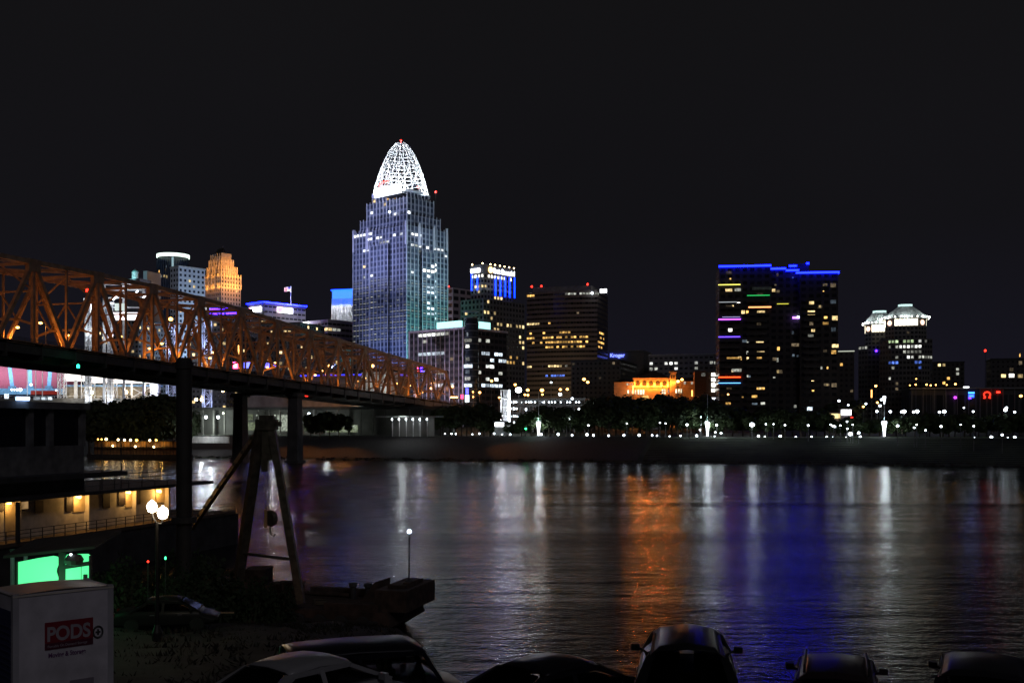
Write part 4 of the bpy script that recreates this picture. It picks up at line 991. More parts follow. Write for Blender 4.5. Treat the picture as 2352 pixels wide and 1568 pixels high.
# ---- twin octagonal towers with lit roofs
CRM = mat('twin stone', (.24,.23,.215), .8); RFS = mat('twin roof metal', (.5,.54,.55), .45, .3)
def octo(nm, label, uc, Y, hw, pyr, pband, pbody, top_hw, base_hw):
    B = Bld(nm, label, 'skyscraper', uc, Y, 18)
    k = Y/FPX; rb = hw*k; 
    def ring(r): return [(r*math.cos(math.pi/8+i*math.pi/4), r*math.sin(math.pi/8+i*math.pi/4)) for i in range(8)]
    z_top, z_eave, z_b0, z_sh = B.z(pyr[0]), B.z(pyr[1]), B.z(pband), B.z(pbody)
    # shaft as a square with cut corners, wider below
    sh = base_hw*k; cut = sh*.42
    poly = [(-sh+cut,-sh),(sh-cut,-sh),(sh,-sh+cut),(sh,sh-cut),(sh-cut,sh),(-sh+cut,sh),(-sh,sh-cut),(-sh,-sh+cut)]
    def shaft(poly, za, zb_, m_, name):
        b = MB(); b.uv = []; nf = max(1, round((zb_-za)/4.0))
        for i in range(8):
            p_, q_ = Vector((*poly[i], za)), Vector((*poly[(i+1)%8], za)); Ln = (q_-p_).length; nb = max(1, round(Ln/3.0))
            b.add([p_, q_, q_+Vector((0,0,zb_-za)), p_+Vector((0,0,zb_-za))], [(0,1,2,3)]); b.uv += [(0,0),(nb,0),(nb,nf),(0,nf)]
            B.faces.append((p_, (q_-p_)/Ln, Ln, zb_-za, nb, nf, (.66,.5)))
        b.add([(x, y, zb_) for x, y in poly], [tuple(range(8))]); b.uv += [(0,0)]*8
        return b.build(name, m_, B.root)
    SF = facade('twin shaft', (.15,.145,.135), (.02,.022,.025), .66, .52, .8)
    shaft(poly, 0, z_sh, SF, 'wall')
    r1 = rb*1.0; shaft([(x*r1/sh*.98, y*r1/sh*.98) for x, y in poly], z_sh, z_b0, SF, 'upper_wall')
    # glowing lantern storey: dark frame with bright bays
    pl = [(x*r1/sh*.97, y*r1/sh*.97) for x, y in poly]
    MB().prism(pl, z_b0, z_eave-.8).build('lantern_wall', CRM, B.root)
    for i in range(8):
        p_, q_ = Vector((*pl[i], 0)), Vector((*pl[(i+1)%8], 0)); a = (q_-p_).normalized(); nrm = Vector((a.y, -a.x, 0)); Ln = (q_-p_).length
        if i % 2 == 0:
            nb = 6
            for j in range(nb):
                c_ = p_ + a*Ln*(j+.5)/nb + nrm*.05
                obj('lantern_window', unit(emis('lantern glow', (1.0,.9,.66), 3.0), 'lantern_window'), B.root, (c_.x, c_.y, (z_b0+z_eave)/2-.3), (0,0,math.atan2(a.y,a.x)), (Ln/nb*.82, .2, (z_eave-z_b0)*.74))
        else:
            c_ = (p_+q_)/2 + nrm*.3
            o = MB().lathe([(.1,-.2),(2.0,-.2),(2.0,.2),(.1,.2)], (0,0,0), 16).build('medallion', emis('medallion glow', (1.0,.62,.45), 2.4), B.root); o.location = (c_.x, c_.y, (z_b0+z_eave)/2-.5); o.rotation_euler = (R(90), 0, math.atan2(a.y,a.x))
    # roof: eight metal slopes with standing seams, flat lit cap
    ro, ri = r1*1.09, top_hw*k
    def ringp(r): return [(x*r/sh, y*r/sh) for x, y in poly]
    lo, hi = ringp(ro), ringp(ri); b = MB(); b.add([(x,y,z_eave-.8) for x,y in lo] + [(x,y,z_eave) for x,y in lo] + [(x,y,z_top-1.6) for x,y in hi], [(i,(i+1)%8,8+(i+1)%8,8+i) for i in range(8)] + [(8+i,8+(i+1)%8,16+(i+1)%8,16+i) for i in range(8)] + [tuple(range(8))[::-1], tuple(range(16,24))])
    b.build('roof', RFS, B.root)
    b = MB()
    for i in range(8):
        for j in range(7):
            f = j/6
            p_ = Vector((*lo[i],z_eave)).lerp(Vector((*lo[(i+1)%8],z_eave)), f); q_ = Vector((*hi[i],z_top-1.6)).lerp(Vector((*hi[(i+1)%8],z_top-1.6)), f)
            b.beam(p_, q_, .22 if 0 < j < 6 else .4)
    b.build('roof_seam', mat('seam metal', (.6,.64,.65), .4), B.root)
    MB().prism([(x*1.05, y*1.05) for x, y in hi], z_top-1.6, z_top).build('roof_cap', emis('cap glow', (.62,.95,.92), .9), B.root)
    for i in range(8):
        p_, q_ = Vector((*ringp(ro*1.04)[i], z_eave+.5)), Vector((*ringp(ro*1.04)[(i+1)%8], z_eave+.5))
        nb = 5 if i % 2 == 0 else 2
        for j in range(nb):
            c_ = p_.lerp(q_, (j+.5)/nb); MB().ball(c_, .5, 8, 5).build('eave_lamp', emis('eave lamp', (.95,.97,.9), 9), B.root)
        c_ = p_.lerp(q_, .5)*1.12; c_.z = z_eave+2.0
        if c_.y < 3: spot(c_, (0, 0, z_top-2), 4500, (.9,1.0,.96), 140, .5, B.root)
    return B
BG = octo('octagonal_tower', 'taller octagonal tower of the twin pair with glowing lantern storey and lit metal roof', 2079, 850, 45, (700, 733), 753, 782, 14.5, 56)
BG.light([(765,405,830,440,.7,DIMW),(600,505,700,532,.9,GREENW),(700,505,740,532,.8,PALE),(755,505,870,532,.9,GREENW),(870,505,940,532,.9,WHITE),(600,550,700,580,.7,PALE),(705,548,945,580,.9,WHITE),(760,600,940,628,.8,PALE),(640,650,780,675,.7,PALE),(790,648,860,672,.9,WHITE),(900,650,1035,685,.85,PALE),
 (605,698,700,728,.95,BLUEW),(860,700,930,727,.9,BLUEW),(930,705,1030,730,.6,DIMC),(570,748,680,775,.7,PALE),(690,748,800,775,.6,DIMC),(890,750,930,775,.8,BLUEW),(715,790,810,820,.8,PALE),(825,790,920,815,.7,PALE),(800,840,880,865,.7,WHITE),(610,875,720,895,.8,PALE),(965,400,1010,440,.8,WARM),(970,470,1020,540,.5,PALE),(600,900,900,1100,.08,DIMW)], Z7); BG.done()
SM = octo('octagonal_tower', 'shorter octagonal tower of the twin pair standing beside its taller lit roof', 2020, 880, 32, (714.5, 745), 766, 795, 14, 46)
SM.light([(320,560,400,588,.9,PALE),(395,545,520,575,.8,PALE),(520,550,600,575,.6,DIMC),(370,690,390,705,.8,PALE),(365,778,490,802,.9,COOL),(330,830,395,850,.7,PALE),(415,820,450,850,.7,DIMW),(455,872,525,898,.9,PALE),(405,870,430,950,.8,DIMW),(310,920,345,950,.9,WHITE),(310,1015,345,1042,.9,PALE)], Z7); SM.done()
q = SM.at(*Z7(495,610), y=-17); MB().ball(q, .9, 8, 6).build('blue_lamp', L_PURP, SM.root)

# ---- far right dim buildings and neon signs
B = Bld('dim_tower', 'dim grey tower with three warm windows standing in darkness at the edge of town', 'building', 2400, 820, 16)
w_, d_ = B.size(2276, 2430); zt = B.z(824)
B.block(-w_, 0, 0, 30, 0, zt, facade('dim grey', (.085,.08,.075), (.02,.02,.02), .4, .4, .9), 3.6, 3.8, win=(.9,.7)); MB().box(-w_-.3,.3,-.3,30.3,zt,zt+1).build('parapet', ROOF, B.root)
for (a_, b_, wpx, m_) in ((1722,850,40,WARM),(1800,848,44,HOT),(1885,852,44,WARM),(1800,790,34,DIMW),(1885,725,30,DIMW),(1880,652,10,AMBER)):
    q = B.at(*Z7(a_, b_), y=0); obj('window', unit(m_), B.root, (q.x, -.05, q.z), (0,0,0), (wpx*.2381*.335, .12, 2.6))
B = Bld('window_cluster_block', 'low dark block with a warm lit window row beside the taller octagonal tower', 'building', 2215, 780, 16)
w_, d_ = B.size(2142, 2222); B.block(-w_, 0, 0, 25, 0, B.z(832), DIMB, 3.0, 3.4, win=(.6,.55)); MB().box(-w_-.3,.3,-.3,25.3,B.z(832),B.z(832)+.8).build('parapet', ROOF, B.root)
B.light([(1100,735,1185,768,.9,WARM),(1260,775,1305,835,.7,PALE),(1280,840,1300,865,.8,DIMW),(1040,780,1260,960,.06,AMBER)], Z7); B.done()
B = Bld('long_hall', 'long low dark hall with pale roof edge carrying the small neon signs', 'hall', 2345, 600, 14, ROT*.4)
x0 = B.at(2094, 900, y=0).x; x1 = 40; zr = B.at(2200, 893, y=0).z
B.block(x0, x1, 0, 24, 0, zr, facade('hall bays', (.06,.065,.06), (.025,.03,.03), .85, .7, .7), 6, zr, faces=''); MB().box(x0-1.5, x1, -1.5, 25, zr, zr+.7).build('roof', mat('hall roof', (.2,.22,.21), .7), B.root)
b = MB()
for i in range(16): b.box(x0+i*(x1-x0)/16-.25, x0+i*(x1-x0)/16+.25, -.5, -.003, 0, zr)
b.build('mullion', mat('hall posts', (.14,.15,.14), .7), B.root)
def onb(px_, py_): return B.at(*Z7(px_, py_), y=-.6)
q = onb(1410, 1035); sg = MB().box(q.x-1.6, q.x+1.6, -1.0, -.6, q.z-1.6, q.z+1.8).build('neon_sign', emis('neon blue', (.03,.10,1), 1.6), B.root)
MB().box(q.x-1.7, q.x+1.7, -1.15, -1.02, q.z+1.0, q.z+1.5).build('neon_tube', emis('neon cyan', (.05,.4,1), 4), sg); MB().box(q.x-1.2, q.x+1.2, -1.15, -1.02, q.z-.9, q.z-.2).build('neon_tube', emis('neon deep', (.03,.15,1), 5), sg)
MB().box(q.x-1.5, q.x-.1, -1.15, -1.02, q.z-2.2, q.z-1.3).build('neon_tube', L_PURP, sg)
q = onb(1562, 1035); b = MB(); r_ = 1.7
b.tube([(q.x-1.9,-1,q.z-1.7),(q.x-1.1,-1,q.z-1.7)] + [(q.x+r_*math.cos(a), -1, q.z+.2+1.5*math.sin(a)) for a in [4.1-i*.39 for i in range(13)]] + [(q.x+1.1,-1,q.z-1.7),(q.x+1.9,-1,q.z-1.7)], .42, 6)
b.build('neon_sign', emis('neon red', (1,.03,.01), 2.4), B.root)
q = onb(1255, 1060); MB().ball((q.x,-1.0,q.z), .8, 8, 6).build('neon_sign', emis('neon violet', (.6,.05,.9), 4), B.root)
q = onb(1670, 1008); MB().cbox((q.x,-.9,q.z), 1.8, .4, .9).build('neon_sign', L_RED, B.root)
q = onb(1357, 958); MB().cbox((q.x,-1.6,zr+1.0), 3.0, .5, .5).build('roof_lamp', L_SIGN, B.root)
q = W(2263, 805, 1480); o = thing('radio_mast', 'thin radio mast with red beacon on the dark hill', 'mast', (q.x, q.y, 60)); MB().tube([(0,0,0),(0,0,q.z-60)], .5, 5, .2).build('pole', DARK, o); MB().ball((0,0,q.z-60), 1.6, 8, 6).build('beacon', L_RED, o)
# ================================================================ RIVERFRONT: ballpark, arena, garage, pavilion
WHT = mat('white steel', (.75,.76,.78), .5, var=.1); BEI = mat('beige wall', (.42,.35,.25), .85)
# ballpark
S = Bld('ballpark', 'bright floodlit ballpark with maroon seats and blue aisles under the bridge deck', 'stadium', 410, 700, 12, 0)
def sx_(u, y=0): return S.at(u, 900, y=y).x
def sz_(v, y=0): return S.at(300, v, y=y).z
x0, x1 = sx_(-160), sx_(137)
b = MB(); ya_, yb_ = 8, 34; za_, zb_ = sz_(892, 8), sz_(820, 34); n = 22
for i in range(n):
    f0, f1 = i/n, (i+1)/n
    b.box(x0, x1, lerp(ya_,yb_,f0), lerp(ya_,yb_,f1)+.01, za_-2, lerp(za_,zb_,f1))
b.build('seating_tier', mat('maroon seats', (.36,.10,.16), .8, scale=2.0, var=.2), S.root)
BL = mat('aisle blue', (.22,.5,.8), .7)
for px_, px2 in ((75,110),(265,272),(460,438),(-110,-60)):
    b = MB()
    a0, c0 = S.at(*Z1(px2, 1300), y=ya_).x, S.at(*Z1(px_, 1160), y=yb_).x
    for i in range(n):
        f0, f1 = i/n, (i+1)/n; xm = lerp(a0, c0, f0)
        b.box(xm-1.3, xm+1.3, lerp(ya_,yb_,f0)-.12, lerp(ya_,yb_,f1)-.1, lerp(za_,zb_,f1)-.9, lerp(za_,zb_,f1)+.06)
    b.build('stair_aisle', BL, S.root)
    q = S.at(*Z1(px2, 1310), y=ya_-.4); MB().box(q.x-2.4, q.x+2.4, ya_-1.0, ya_-.15, za_-1.5, za_+1.7).build('tunnel_mouth', mat('tunnel blue', (.15,.35,.55), .7), S.root)
MB().box(x0, x1, 6.5, 7.9, za_-4, za_).build('field_wall', BL, S.root)
q0, q1 = S.at(*Z1(275,1390), y=2).x, S.at(*Z1(520,1390), y=2).x
MB().box(q0, q1, 2, 3, sz_(906, 2), sz_(897, 2)).build('red_banner', mat('banner red', (.6,.04,.02), .7), S.root)
MB().box(x0, sx_(370), -4, -3, 0, sz_(914, -3)).build('outer_wall', mat('ballpark outer wall', (.3,.29,.27), .85), S.root)
b = MB()
for i in range(36): x = lerp(x0, sx_(370,-3.4), i/35); b.box(x-.1, x+.1, -3.5, -3.3, sz_(914,-3), sz_(909,-3))
b.box(x0, sx_(370,-3.4), -3.5, -3.3, sz_(909,-3)-.2, sz_(909,-3)); b.build('railing_lattice', WHT, S.root)
MB().box(sx_(140), sx_(345), 9, 11, 0, sz_(888, 9)).build('concourse_wall', BEI, S.root)
MB().box(sx_(140), sx_(360), 6, 12, sz_(888,9), sz_(884,9)).build('concourse_slab', mat('slab blue', (.25,.45,.7), .7), S.root)
for px_, pxb, pyt, pyb in ((578,760,1150,1285),(822,955,1160,1300),(1020,1390,1180,1305)):
    a, c_ = S.at(*Z1(px_, pyb), y=5), S.at(*Z1(pxb, pyt), y=5)
    MB().box(a.x, c_.x, 5, 6.5, a.z, c_.z).build('glowing_fascia', emis('fascia glow', (1.0,.93,.9), 1.8), S.root)  # upper-deck fascia, given its own glow in place of light falling on it
    MB().box(a.x-.2, c_.x+.2, 4.8, 6.7, c_.z, c_.z+.8).build('board_frame', mat('board frame red', (.5,.06,.05), .6), S.root)
def lattice_tower(x, y, z0, z1, wd, name='lattice_mast', n=None):
    b = MB(); n = n or max(3, round((z1-z0)/wd/1.1)); h = wd/2
    for sx2 in (-h, h):
        for sy2 in (-h, h): b.beam((x+sx2,y+sy2,z0),(x+sx2,y+sy2,z1), .45)
    for i in range(n):
        a, c_ = lerp(z0,z1,i/n), lerp(z0,z1,(i+1)/n); f = 1 if i % 2 else -1
        for yy in (-h, h): b.beam((x-h*f,y+yy,a),(x+h*f,y+yy,c_), .3); b.beam((x-h,y+yy,c_),(x+h,y+yy,c_), .28)
        for xx in (-h, h): b.beam((x+xx,y-h*f,a),(x+xx,y+h*f,c_), .3)
    return b.build(name, WHT, S.root)
for px_ in (550, 785, 985): lattice_tower(S.at(*Z1(px_,1300), y=2).x, 3, 0, sz_(838,2), 6.4 if px_ > 560 else 4)
for px_ in (245, 380, 320): q = S.at(*Z1(px_,1290), y=1).x; MB().tube([(q,1,0),(q,1,sz_(842,1))], .3, 6).build('pole', WHT, S.root)
q = S.at(*Z1(680,1350), y=4).x; MB().box(q-1.1,q+1.1,3.5,4.5,0,sz_(872,4)).build('column', WHT, S.root)
q, q2 = S.at(*Z1(1345,1380), y=-2).x, S.at(*Z1(1420,1380), y=-2).x; MB().box(q,q2,-2.5,2,0,sz_(868,-2)).build('corner_wall', WHT, S.root)
b = MB(); p0, p1 = S.at(*Z1(1180,1430),y=1), S.at(*Z1(1340,1345),y=1); b.beam(p0,p1,.4); b.beam((p0.x,1,p1.z),(p1.x,1,p0.z),.4); b.box(p0.x-.5,p0.x+.5,.6,1.4,0,p1.z+3); b.build('cross_lattice', WHT, S.root)
for x in (x0+12, x0+40, x0+66): pt((x, 0, sz_(835,0)+6), 30000, (.85,.9,1.0), 1.5, S.root)
for u_ in (165, 230, 300): pt((sx_(u_, -1), -6, sz_(895)), 2600, (1,.9,.75), .5, S.root)
pt((sx_(352), -9, sz_(893)), 3500, (.95,.95,1), .5, S.root)
for px_, py_, r_, m_ in ((108,1362,.6,L_WHITE),(130,1362,.6,L_WHITE),(155,1362,.7,L_WHITE),(185,1362,1.1,L_WHITE),(280,1318,.8,L_WHITE),(825,1390,1.1,L_WARM),(1130,1385,1.3,L_WARM),(1348,1448,.8,L_WHITE),(505,1368,.5,L_WHITE)):
    q = S.at(*Z1(px_, py_), y=-3.2); MB().ball((q.x,-3.6,q.z), r_, 8, 6).build('wall_lamp', m_, S.root)
for px_, w2 in ((60,40),(240,60),(330,60),(395,50),(450,40)):
    q = S.at(*Z1(px_,1440 if px_ > 100 else 1420), y=-3.9); obj('window', unit(COOL), S.root, (q.x,-4.05,q.z),(0,0,0),(w2*.07,.12,1.8 if px_ > 100 else 3.2))
# scoreboard structure rising behind the bridge
B = Bld('scoreboard', 'big white framed scoreboard glowing behind the bridge truss above the ballpark', 'scoreboard', 285, 690, 12, 0)
def bq(px_, py_): return B.at(*Z1(px_, py_), y=0)
p0, p1 = bq(930, 735), bq(1285, 420)
b = MB()
for x in (p0.x, (p0.x+p1.x)/2, p1.x): b.box(x-.7, x+.7, 0, 1.4, 0, p1.z)
for f in (0, .35, .62, .85, 1): z = lerp(p0.z, p1.z, f); b.box(p0.x-.7, p1.x+.7, -.1, 1.5, z-.45, z+.45)
b.build('board_frame', WHT, B.root)
for (a0,b0_,a1,b1,s_) in ((1010,735,1245,672,7.0),(1030,655,1130,590,1.6)):
    q, r_ = bq(a0,b0_), bq(a1,b1); MB().box(q.x, r_.x, -.5, -.12, q.z, r_.z).build('screen_panel', emis('screen %.1f' % s_, (1,.9,.95) if s_ > 3 else (.8,.95,.85), s_*.4), B.root)
q, r_ = bq(930, 735), bq(1000, 600); MB().box(q.x, r_.x, .2, 1.2, q.z, r_.z).build('side_panel', mat('score side', (.3,.36,.45), .7), B.root)
for px_, py_ in ((1040,540),(1220,500),(1300,530)): 
    q = bq(px_,py_); o = MB().beam((q.x-1.6,-1,q.z-1.6),(q.x+1.6,-1,q.z+1.6), .8, .8); o.build('floodlight', emis('score flood', (.9,.95,1), 3.5), B.root)
pt((lerp(p0.x,p1.x,.5), -8, p1.z+3), 3500, (.85,.93,1), .8, B.root); pt((lerp(p0.x,p1.x,.3), -9, p0.z+8), 1600, (.85,.93,1), .8, B.root)
# light towers beyond the bridge
S_old = S
for i, (px_, pt_, pb_, wp, bl, lb) in enumerate(((790,565,1000,38,0,'white lattice stadium light tower behind the tall end of the truss'),(987,600,1010,34,0,'white lattice stadium light tower under the bright scoreboard'),
        (1530,770,1100,60,1,'pair braced bluish lattice tower seen through the middle of the truss'),(1855,710,1100,66,1,'widest bluish lattice tower below the grid hotel'))):
    S = Bld('light_tower', lb, 'light tower', Z1(px_, 800)[0], 690, 12, 0); S.root['group'] = 'stadium light towers'
    wd = wp*.2563*690/FPX; z1_ = S.z(Z1(px_, pt_)[1]); lattice_tower(0, 0, 0, z1_, wd, 'mast_lattice')
    cl = (.45,.55,1.0) if bl else (.85,.93,1)
    for f in (.25, .5, .75, .95): pt((0, 0, z1_*f), 1500 if bl else 1100, cl, .4, S.root)
    for f in (.3, .55, .8): pt((-wd, -6, z1_*f), 1600 if bl else 1100, cl, .4, S.root)
    if not bl: MB().box(-wd, wd, -.5, .5, z1_, z1_+1.5).build('lamp_bank', emis('lamp bank', (.9,.95,1), 1.2), S.root)
# purple lit building below the stepped tower
B = Bld('purple_banded_block', 'low block with two purple light bands behind the bridge below the orange tower', 'building', 548, 800, 18)
w_, d_ = B.size(482, 560); zt = B.z(703)
B.block(-w_, 0, 0, 20, 0, zt, facade('purple block', (.2,.19,.22), (.03,.03,.03), .7, .5, .8), 3.2, 3.8, win=(.7,.5))
for z in (zt-1.5, zt-5.2):
    for i in range(16): 
        if rnd.random() < .85: MB().box(-w_+w_*(i+.1)/16, -w_+w_*(i+.85)/16, -.3, -.003, z-.5, z+.5).build('light_strip', L_PURP, B.root)
B.light([(1850,760,2240,1100,.16,WARM)], Z1); B.done()
# mid city fillers seen through the truss
for nm, lb, uL, uC, uR, vt, Y_, p_ in (('hotel_block','mid height dim block with scattered warm windows behind the truss centre',600,690,745,742,790,.13),('office_block','low office block with bright window rows seen through the truss above the arena',640,770,810,800,760,.16),
        ('dark_block','dark block behind the ballpark scoreboard with few lit windows',200,318,400,735,860,.07),('dark_block','dark block with sparse windows under the blue roofline building',430,520,590,770,770,.1)):
    B = Bld(nm, lb, 'building', uC, Y_, 16); w_, d_ = B.size(uL, uR); zt = B.z(vt)
    B.block(-w_, 0, 0, min(d_, 40), 0, zt, facade(nm+' wall', (.12,.115,.12), (.02,.02,.022), .55, .5, .85), 3.6, 3.9, win=(.6,.5)); MB().box(-w_-.3,.3,-.3,min(d_,40)+.3,zt,zt+.9).build('parapet', ROOF, B.root)
    B.light([(0,0,2352,1000,p_,WARM),(0,0,2352,1000,p_*.3,WHITE)]); B.done(60)
# arena
B = Bld('arena', 'dark riverside arena with blue ring light and white lit round stair towers', 'arena', 906, 690, 13)
w_, d_ = B.size(560, 1010); zt = B.z(862)
AR = mat('arena wall', (.20,.16,.13), .85, scale=.2)
MB().box(-w_, 0, 0, 60, 0, zt).build('wall', AR, B.root); 
MB().box(-w_+12, -8, 9, 52, zt, B.z(845)).build('upper_wall', mat('arena upper', (.1,.09,.09), .85), B.root)
MB().box(-w_-1.5, 1.5, -1.5, 61, zt, zt+1.4).build('roof', mat('arena roof', (.07,.07,.08), .8), B.root)
q, q2 = B.at(690, 857, y=-1.6).x, B.at(880, 857, y=-1.6).x; MB().box(q, q2, -1.9, -1.52, zt+.2, zt+1.2).build('ring_light_strip', emis('arena ring', (.02,.03,1), 2.2), B.root)
MB().box(1.52, 1.9, -1, 50, zt+.2, zt+1.2).build('ring_light_strip', emis('arena ring dim', (.03,.03,.8), .8), B.root)
for px_ in (1290, 1390, 1490):
    q = B.at(*Z2(px_, 1100), y=-3); MB().lathe([(4.6,0),(4.6,B.z(855))], (q.x,-3.5,0), 24).build('stair_drum', mat('drum white', (.7,.7,.68), .7), B.root, False)
    spot((q.x-2, -14, 3), (q.x, -5, 12), 16000, (.9,1.0,.97), 100, .4, B.root)
for y in (8, 24, 40): pt((10, y, 9), 5200, (1,.45,.12), .4, B.root)
for f in (.25, .42, .6): pt((-w_*f, -9, 9), 1600, (1,.5,.2), .4, B.root)
def sgn_(u0_, u1_, v0_, v1_, m_, nm='sign_panel'):
    a, c_ = B.at(u0_, v1_, y=-2.2), B.at(u1_, v0_, y=-2.2); return MB().box(a.x, c_.x, -2.6, -2.2, a.z, c_.z).build(nm, m_, B.root)
sgn_(536, 546, 831, 846, L_PINK); sgn_(547, 556, 831, 846, emis('neon sign red', (1,.05,.05), 5)); sgn_(538.5,543.5,834,843,L_SIGN,'sign_emblem')
sgn_(561, 579, 832, 845, emis('sign blue', (.1,.12,1), 4))
for i, u_ in enumerate((603,609,615,622,627,632)): sgn_(u_, u_+3.6, 833, 844, emis('letters blue', (.12,.10,1), 3.5), 'sign_letter_stroke')
bb = MB().box(B.at(530,840,y=-1).x, B.at(640,840,y=-1).x, -2.15, -1.7, B.z(848), B.z(829)); bb.build('sign_board', DARK, B.root)
# red and blue sign on a post by the bridge end
q = W(966, 848, 640); o = thing('pylon_sign', 'tall post sign with pink and blue lit panels near the bridge end', 'sign', (q.x, q.y, 15), ROT); z_ = q.z-15
MB().tube([(0,0,0),(0,0,z_-1.6)], .4, 8).build('post', DARK, o); MB().box(-2.4,2.4,.1,.6,z_-1.8,z_+2).build('sign_board', DARK, o)
for x, z, m_ in ((-1.4,1.0,L_PINK),(-1.3,-.8,emis('neon sign red',(1,.05,.05),5)),(.6,.9,emis('sign violet',(.022,.004,1),42)),(.8,-.8,emis('sign violet',(.022,.004,1),42)),(2.0,-.8,emis('sign blue',(.1,.12,1),4))): MB().cbox((x,0,z_+z),1.3,.3,1.1).build('sign_panel', m_, o)

# parking garage
G = Bld('parking_garage', 'open parking garage with rows of white lamps on four stacked decks', 'parking garage', 1345, 560, 11.5)
gw, _ = G.size(1150, 1400); SLB = mat('garage slab', (.38,.38,.38), .85, scale=.4)
for i, py_ in enumerate((1340, 1398, 1462, 1524, 1585)):
    z = G.z(Z4(900, py_)[1]); 
    MB().box(-gw, 0, 0, 30, z, z+.5).build('deck_slab', SLB, G.root)
    MB().box(-gw, 0, -.3, -.003, z-.1, z+1.0).build('parapet', SLB, G.root)
    if i < 4:
        pass
b = MB(); ztop_g = G.z(Z4(900,1340)[1])
for i in range(9): 
    for y in (1, 15, 29): x = -gw+.6+i*(gw-1.2)/8; b.box(x-.35, x+.35, y-.35, y+.35, 0, ztop_g)
b.build('column_lattice', SLB, G.root)
MB().box(-gw, 0, 30.01, 30.4, 0, ztop_g).build('back_wall', SLB, G.root)
rows = ((1362,(690,712,730,760,775,790,805,818,870,905,930,948,960,985,1060,1110,1135,1165,1215,1275,1300,1355,1380)),(1420,(690,712,755,775,790,805,822,905,1180,1380)),(1488,(715,785,798,812,828)),(1542,(745,798)))
for py_, pxs in rows:
    for px_ in pxs:
        y = rnd.uniform(2, 9); q = G.at(*Z4(px_, py_), y=y)
        if q.x < -1: MB().ball(q, .42 if px_ not in (790,785,1060) else .75, 8, 6).build('deck_lamp', L_WHITE, G.root)
st = Bld('stair_tower', 'white lit open stair tower standing against the parking garage', 'stair tower', 1166, 552, 11.5)
sw_, _ = st.size(1151, 1180); zt = st.z(895)
b = MB()
for x in (-sw_, 0): 
    for y in (0, 4): b.box(x-.25, x+.25, y-.25, y+.25, 0, zt)
for i in range(6): z = zt*i/5; b.box(-sw_, 0, -.2, 4, z-.15, z+.15); b.beam((-sw_, 2, zt*(i-1)/5 if i else 0), (0, 2, z), .5, .3)
b.build('stair_frame', WHT, st.root); MB().box(-sw_, 0, 4.1, 4.3, 0, zt).build('back_wall', WHT, st.root); MB().box(.6, 1.2, -.2, .4, 4, zt).build('light_strip', emis('stair strip', (.85,.95,1), 4), st.root)
for z in (3, 8, 13, 18): pt((-sw_/2, -2.5, z), 900, (.9,.95,1), .3, st.root)

# vaulted landing wall below the bridge, lit greenish bays
V = Bld('landing_wall', 'long dark vaulted landing wall with pale green lit bays below the bridge', 'wall', 1020, 545, 10.4)
vw, _ = V.size(150, 1060); zt = V.z(938)
VW = mat('vault concrete', (.16,.16,.145), .9, scale=.2)
MB().box(-vw, 0, 12, 18, 0, zt).build('wall', VW, V.root); MB().box(-vw-1, 1, 2.2, 19, zt, zt+1.4).build('roof', mat('vault roof', (.05,.05,.05), .9), V.root)
b = MB(); nb = 34
for i in range(nb+1): x = -vw+vw*i/nb; b.box(x-.35, x+.35, 3, 3.7, 0, zt)
b.build('column_lattice', VW, V.root)
GB = winmat('bay green glow', (.62,.75,.42), .26, .5); GP = winmat('bay pale glow', (.8,.9,.72), .45, .5)  # bay walls glow of themselves in place of lamp light on them
for (a0,b0_,a1,b1,m_) in ((765,300,805,372,GB),(890,305,945,372,GB),(955,312,1018,372,GB),(1055,305,1090,372,GB),(1115,305,1165,372,GB),(1340,320,1450,372,GB),(1495,300,1520,372,GP),(1545,280,1600,372,GP)):
    p0, p1 = V.at(*A1(a0,b1), y=11.9), V.at(*A1(a1,b0_), y=11.9); obj('lit_bay', unit(m_,'lit_bay'), V.root, ((p0.x+p1.x)/2,11.85,(p0.z+p1.z)/2),(0,0,0),(p1.x-p0.x,.2,p1.z-p0.z))
for (a0,b0_,a1,b1,m_) in ((180,1358,250,1410,GB),(180,1430,300,1500,GB),(470,1362,558,1508,GP),(712,1455,880,1512,GB),(905,1455,1190,1518,GB),(640,1460,700,1508,GP)):
    p0, p1 = V.at(*Z2(a0,b1), y=11.9), V.at(*Z2(a1,b0_), y=11.9); obj('lit_bay', unit(m_,'lit_bay'), V.root, ((p0.x+p1.x)/2,11.85,(p0.z+p1.z)/2),(0,0,0),(p1.x-p0.x,.2,p1.z-p0.z))
for zm, px_, py_, m_ in ((A3,390,293,L_WHITE),(A3,475,293,L_WHITE),(A3,510,265,emis('green white',(.8,1,.7),8)),(A3,322,170,L_WARM),(A3,360,170,L_WARM),(A3,508,108,L_WARM),(A3,745,280,GP),(A3,870,280,GP),(Z2,752,1357,L_WHITE),(A1,1130,225,emis('green white',(.8,1,.7),8)),(A1,1435,228,emis('green white',(.8,1,.7),8)),(A1,1245,255,L_SIGN),(A1,1283,240,L_SIGN),(A1,880,275,L_SIGN)):
    q = V.at(*zm(px_,py_), y=1.8); MB().ball(q, .85 if m_ in (L_WHITE, L_WARM) else .5, 8, 6).build('wall_lamp', m_, V.root)
for u_, e_ in ((478, 6500), (300, 1500), (620, 1800), (745, 1500)): q = V.at(u_, 968, y=-6); pt((q.x, -3, 6), e_, (.85,.95,.9), .4, V.root)
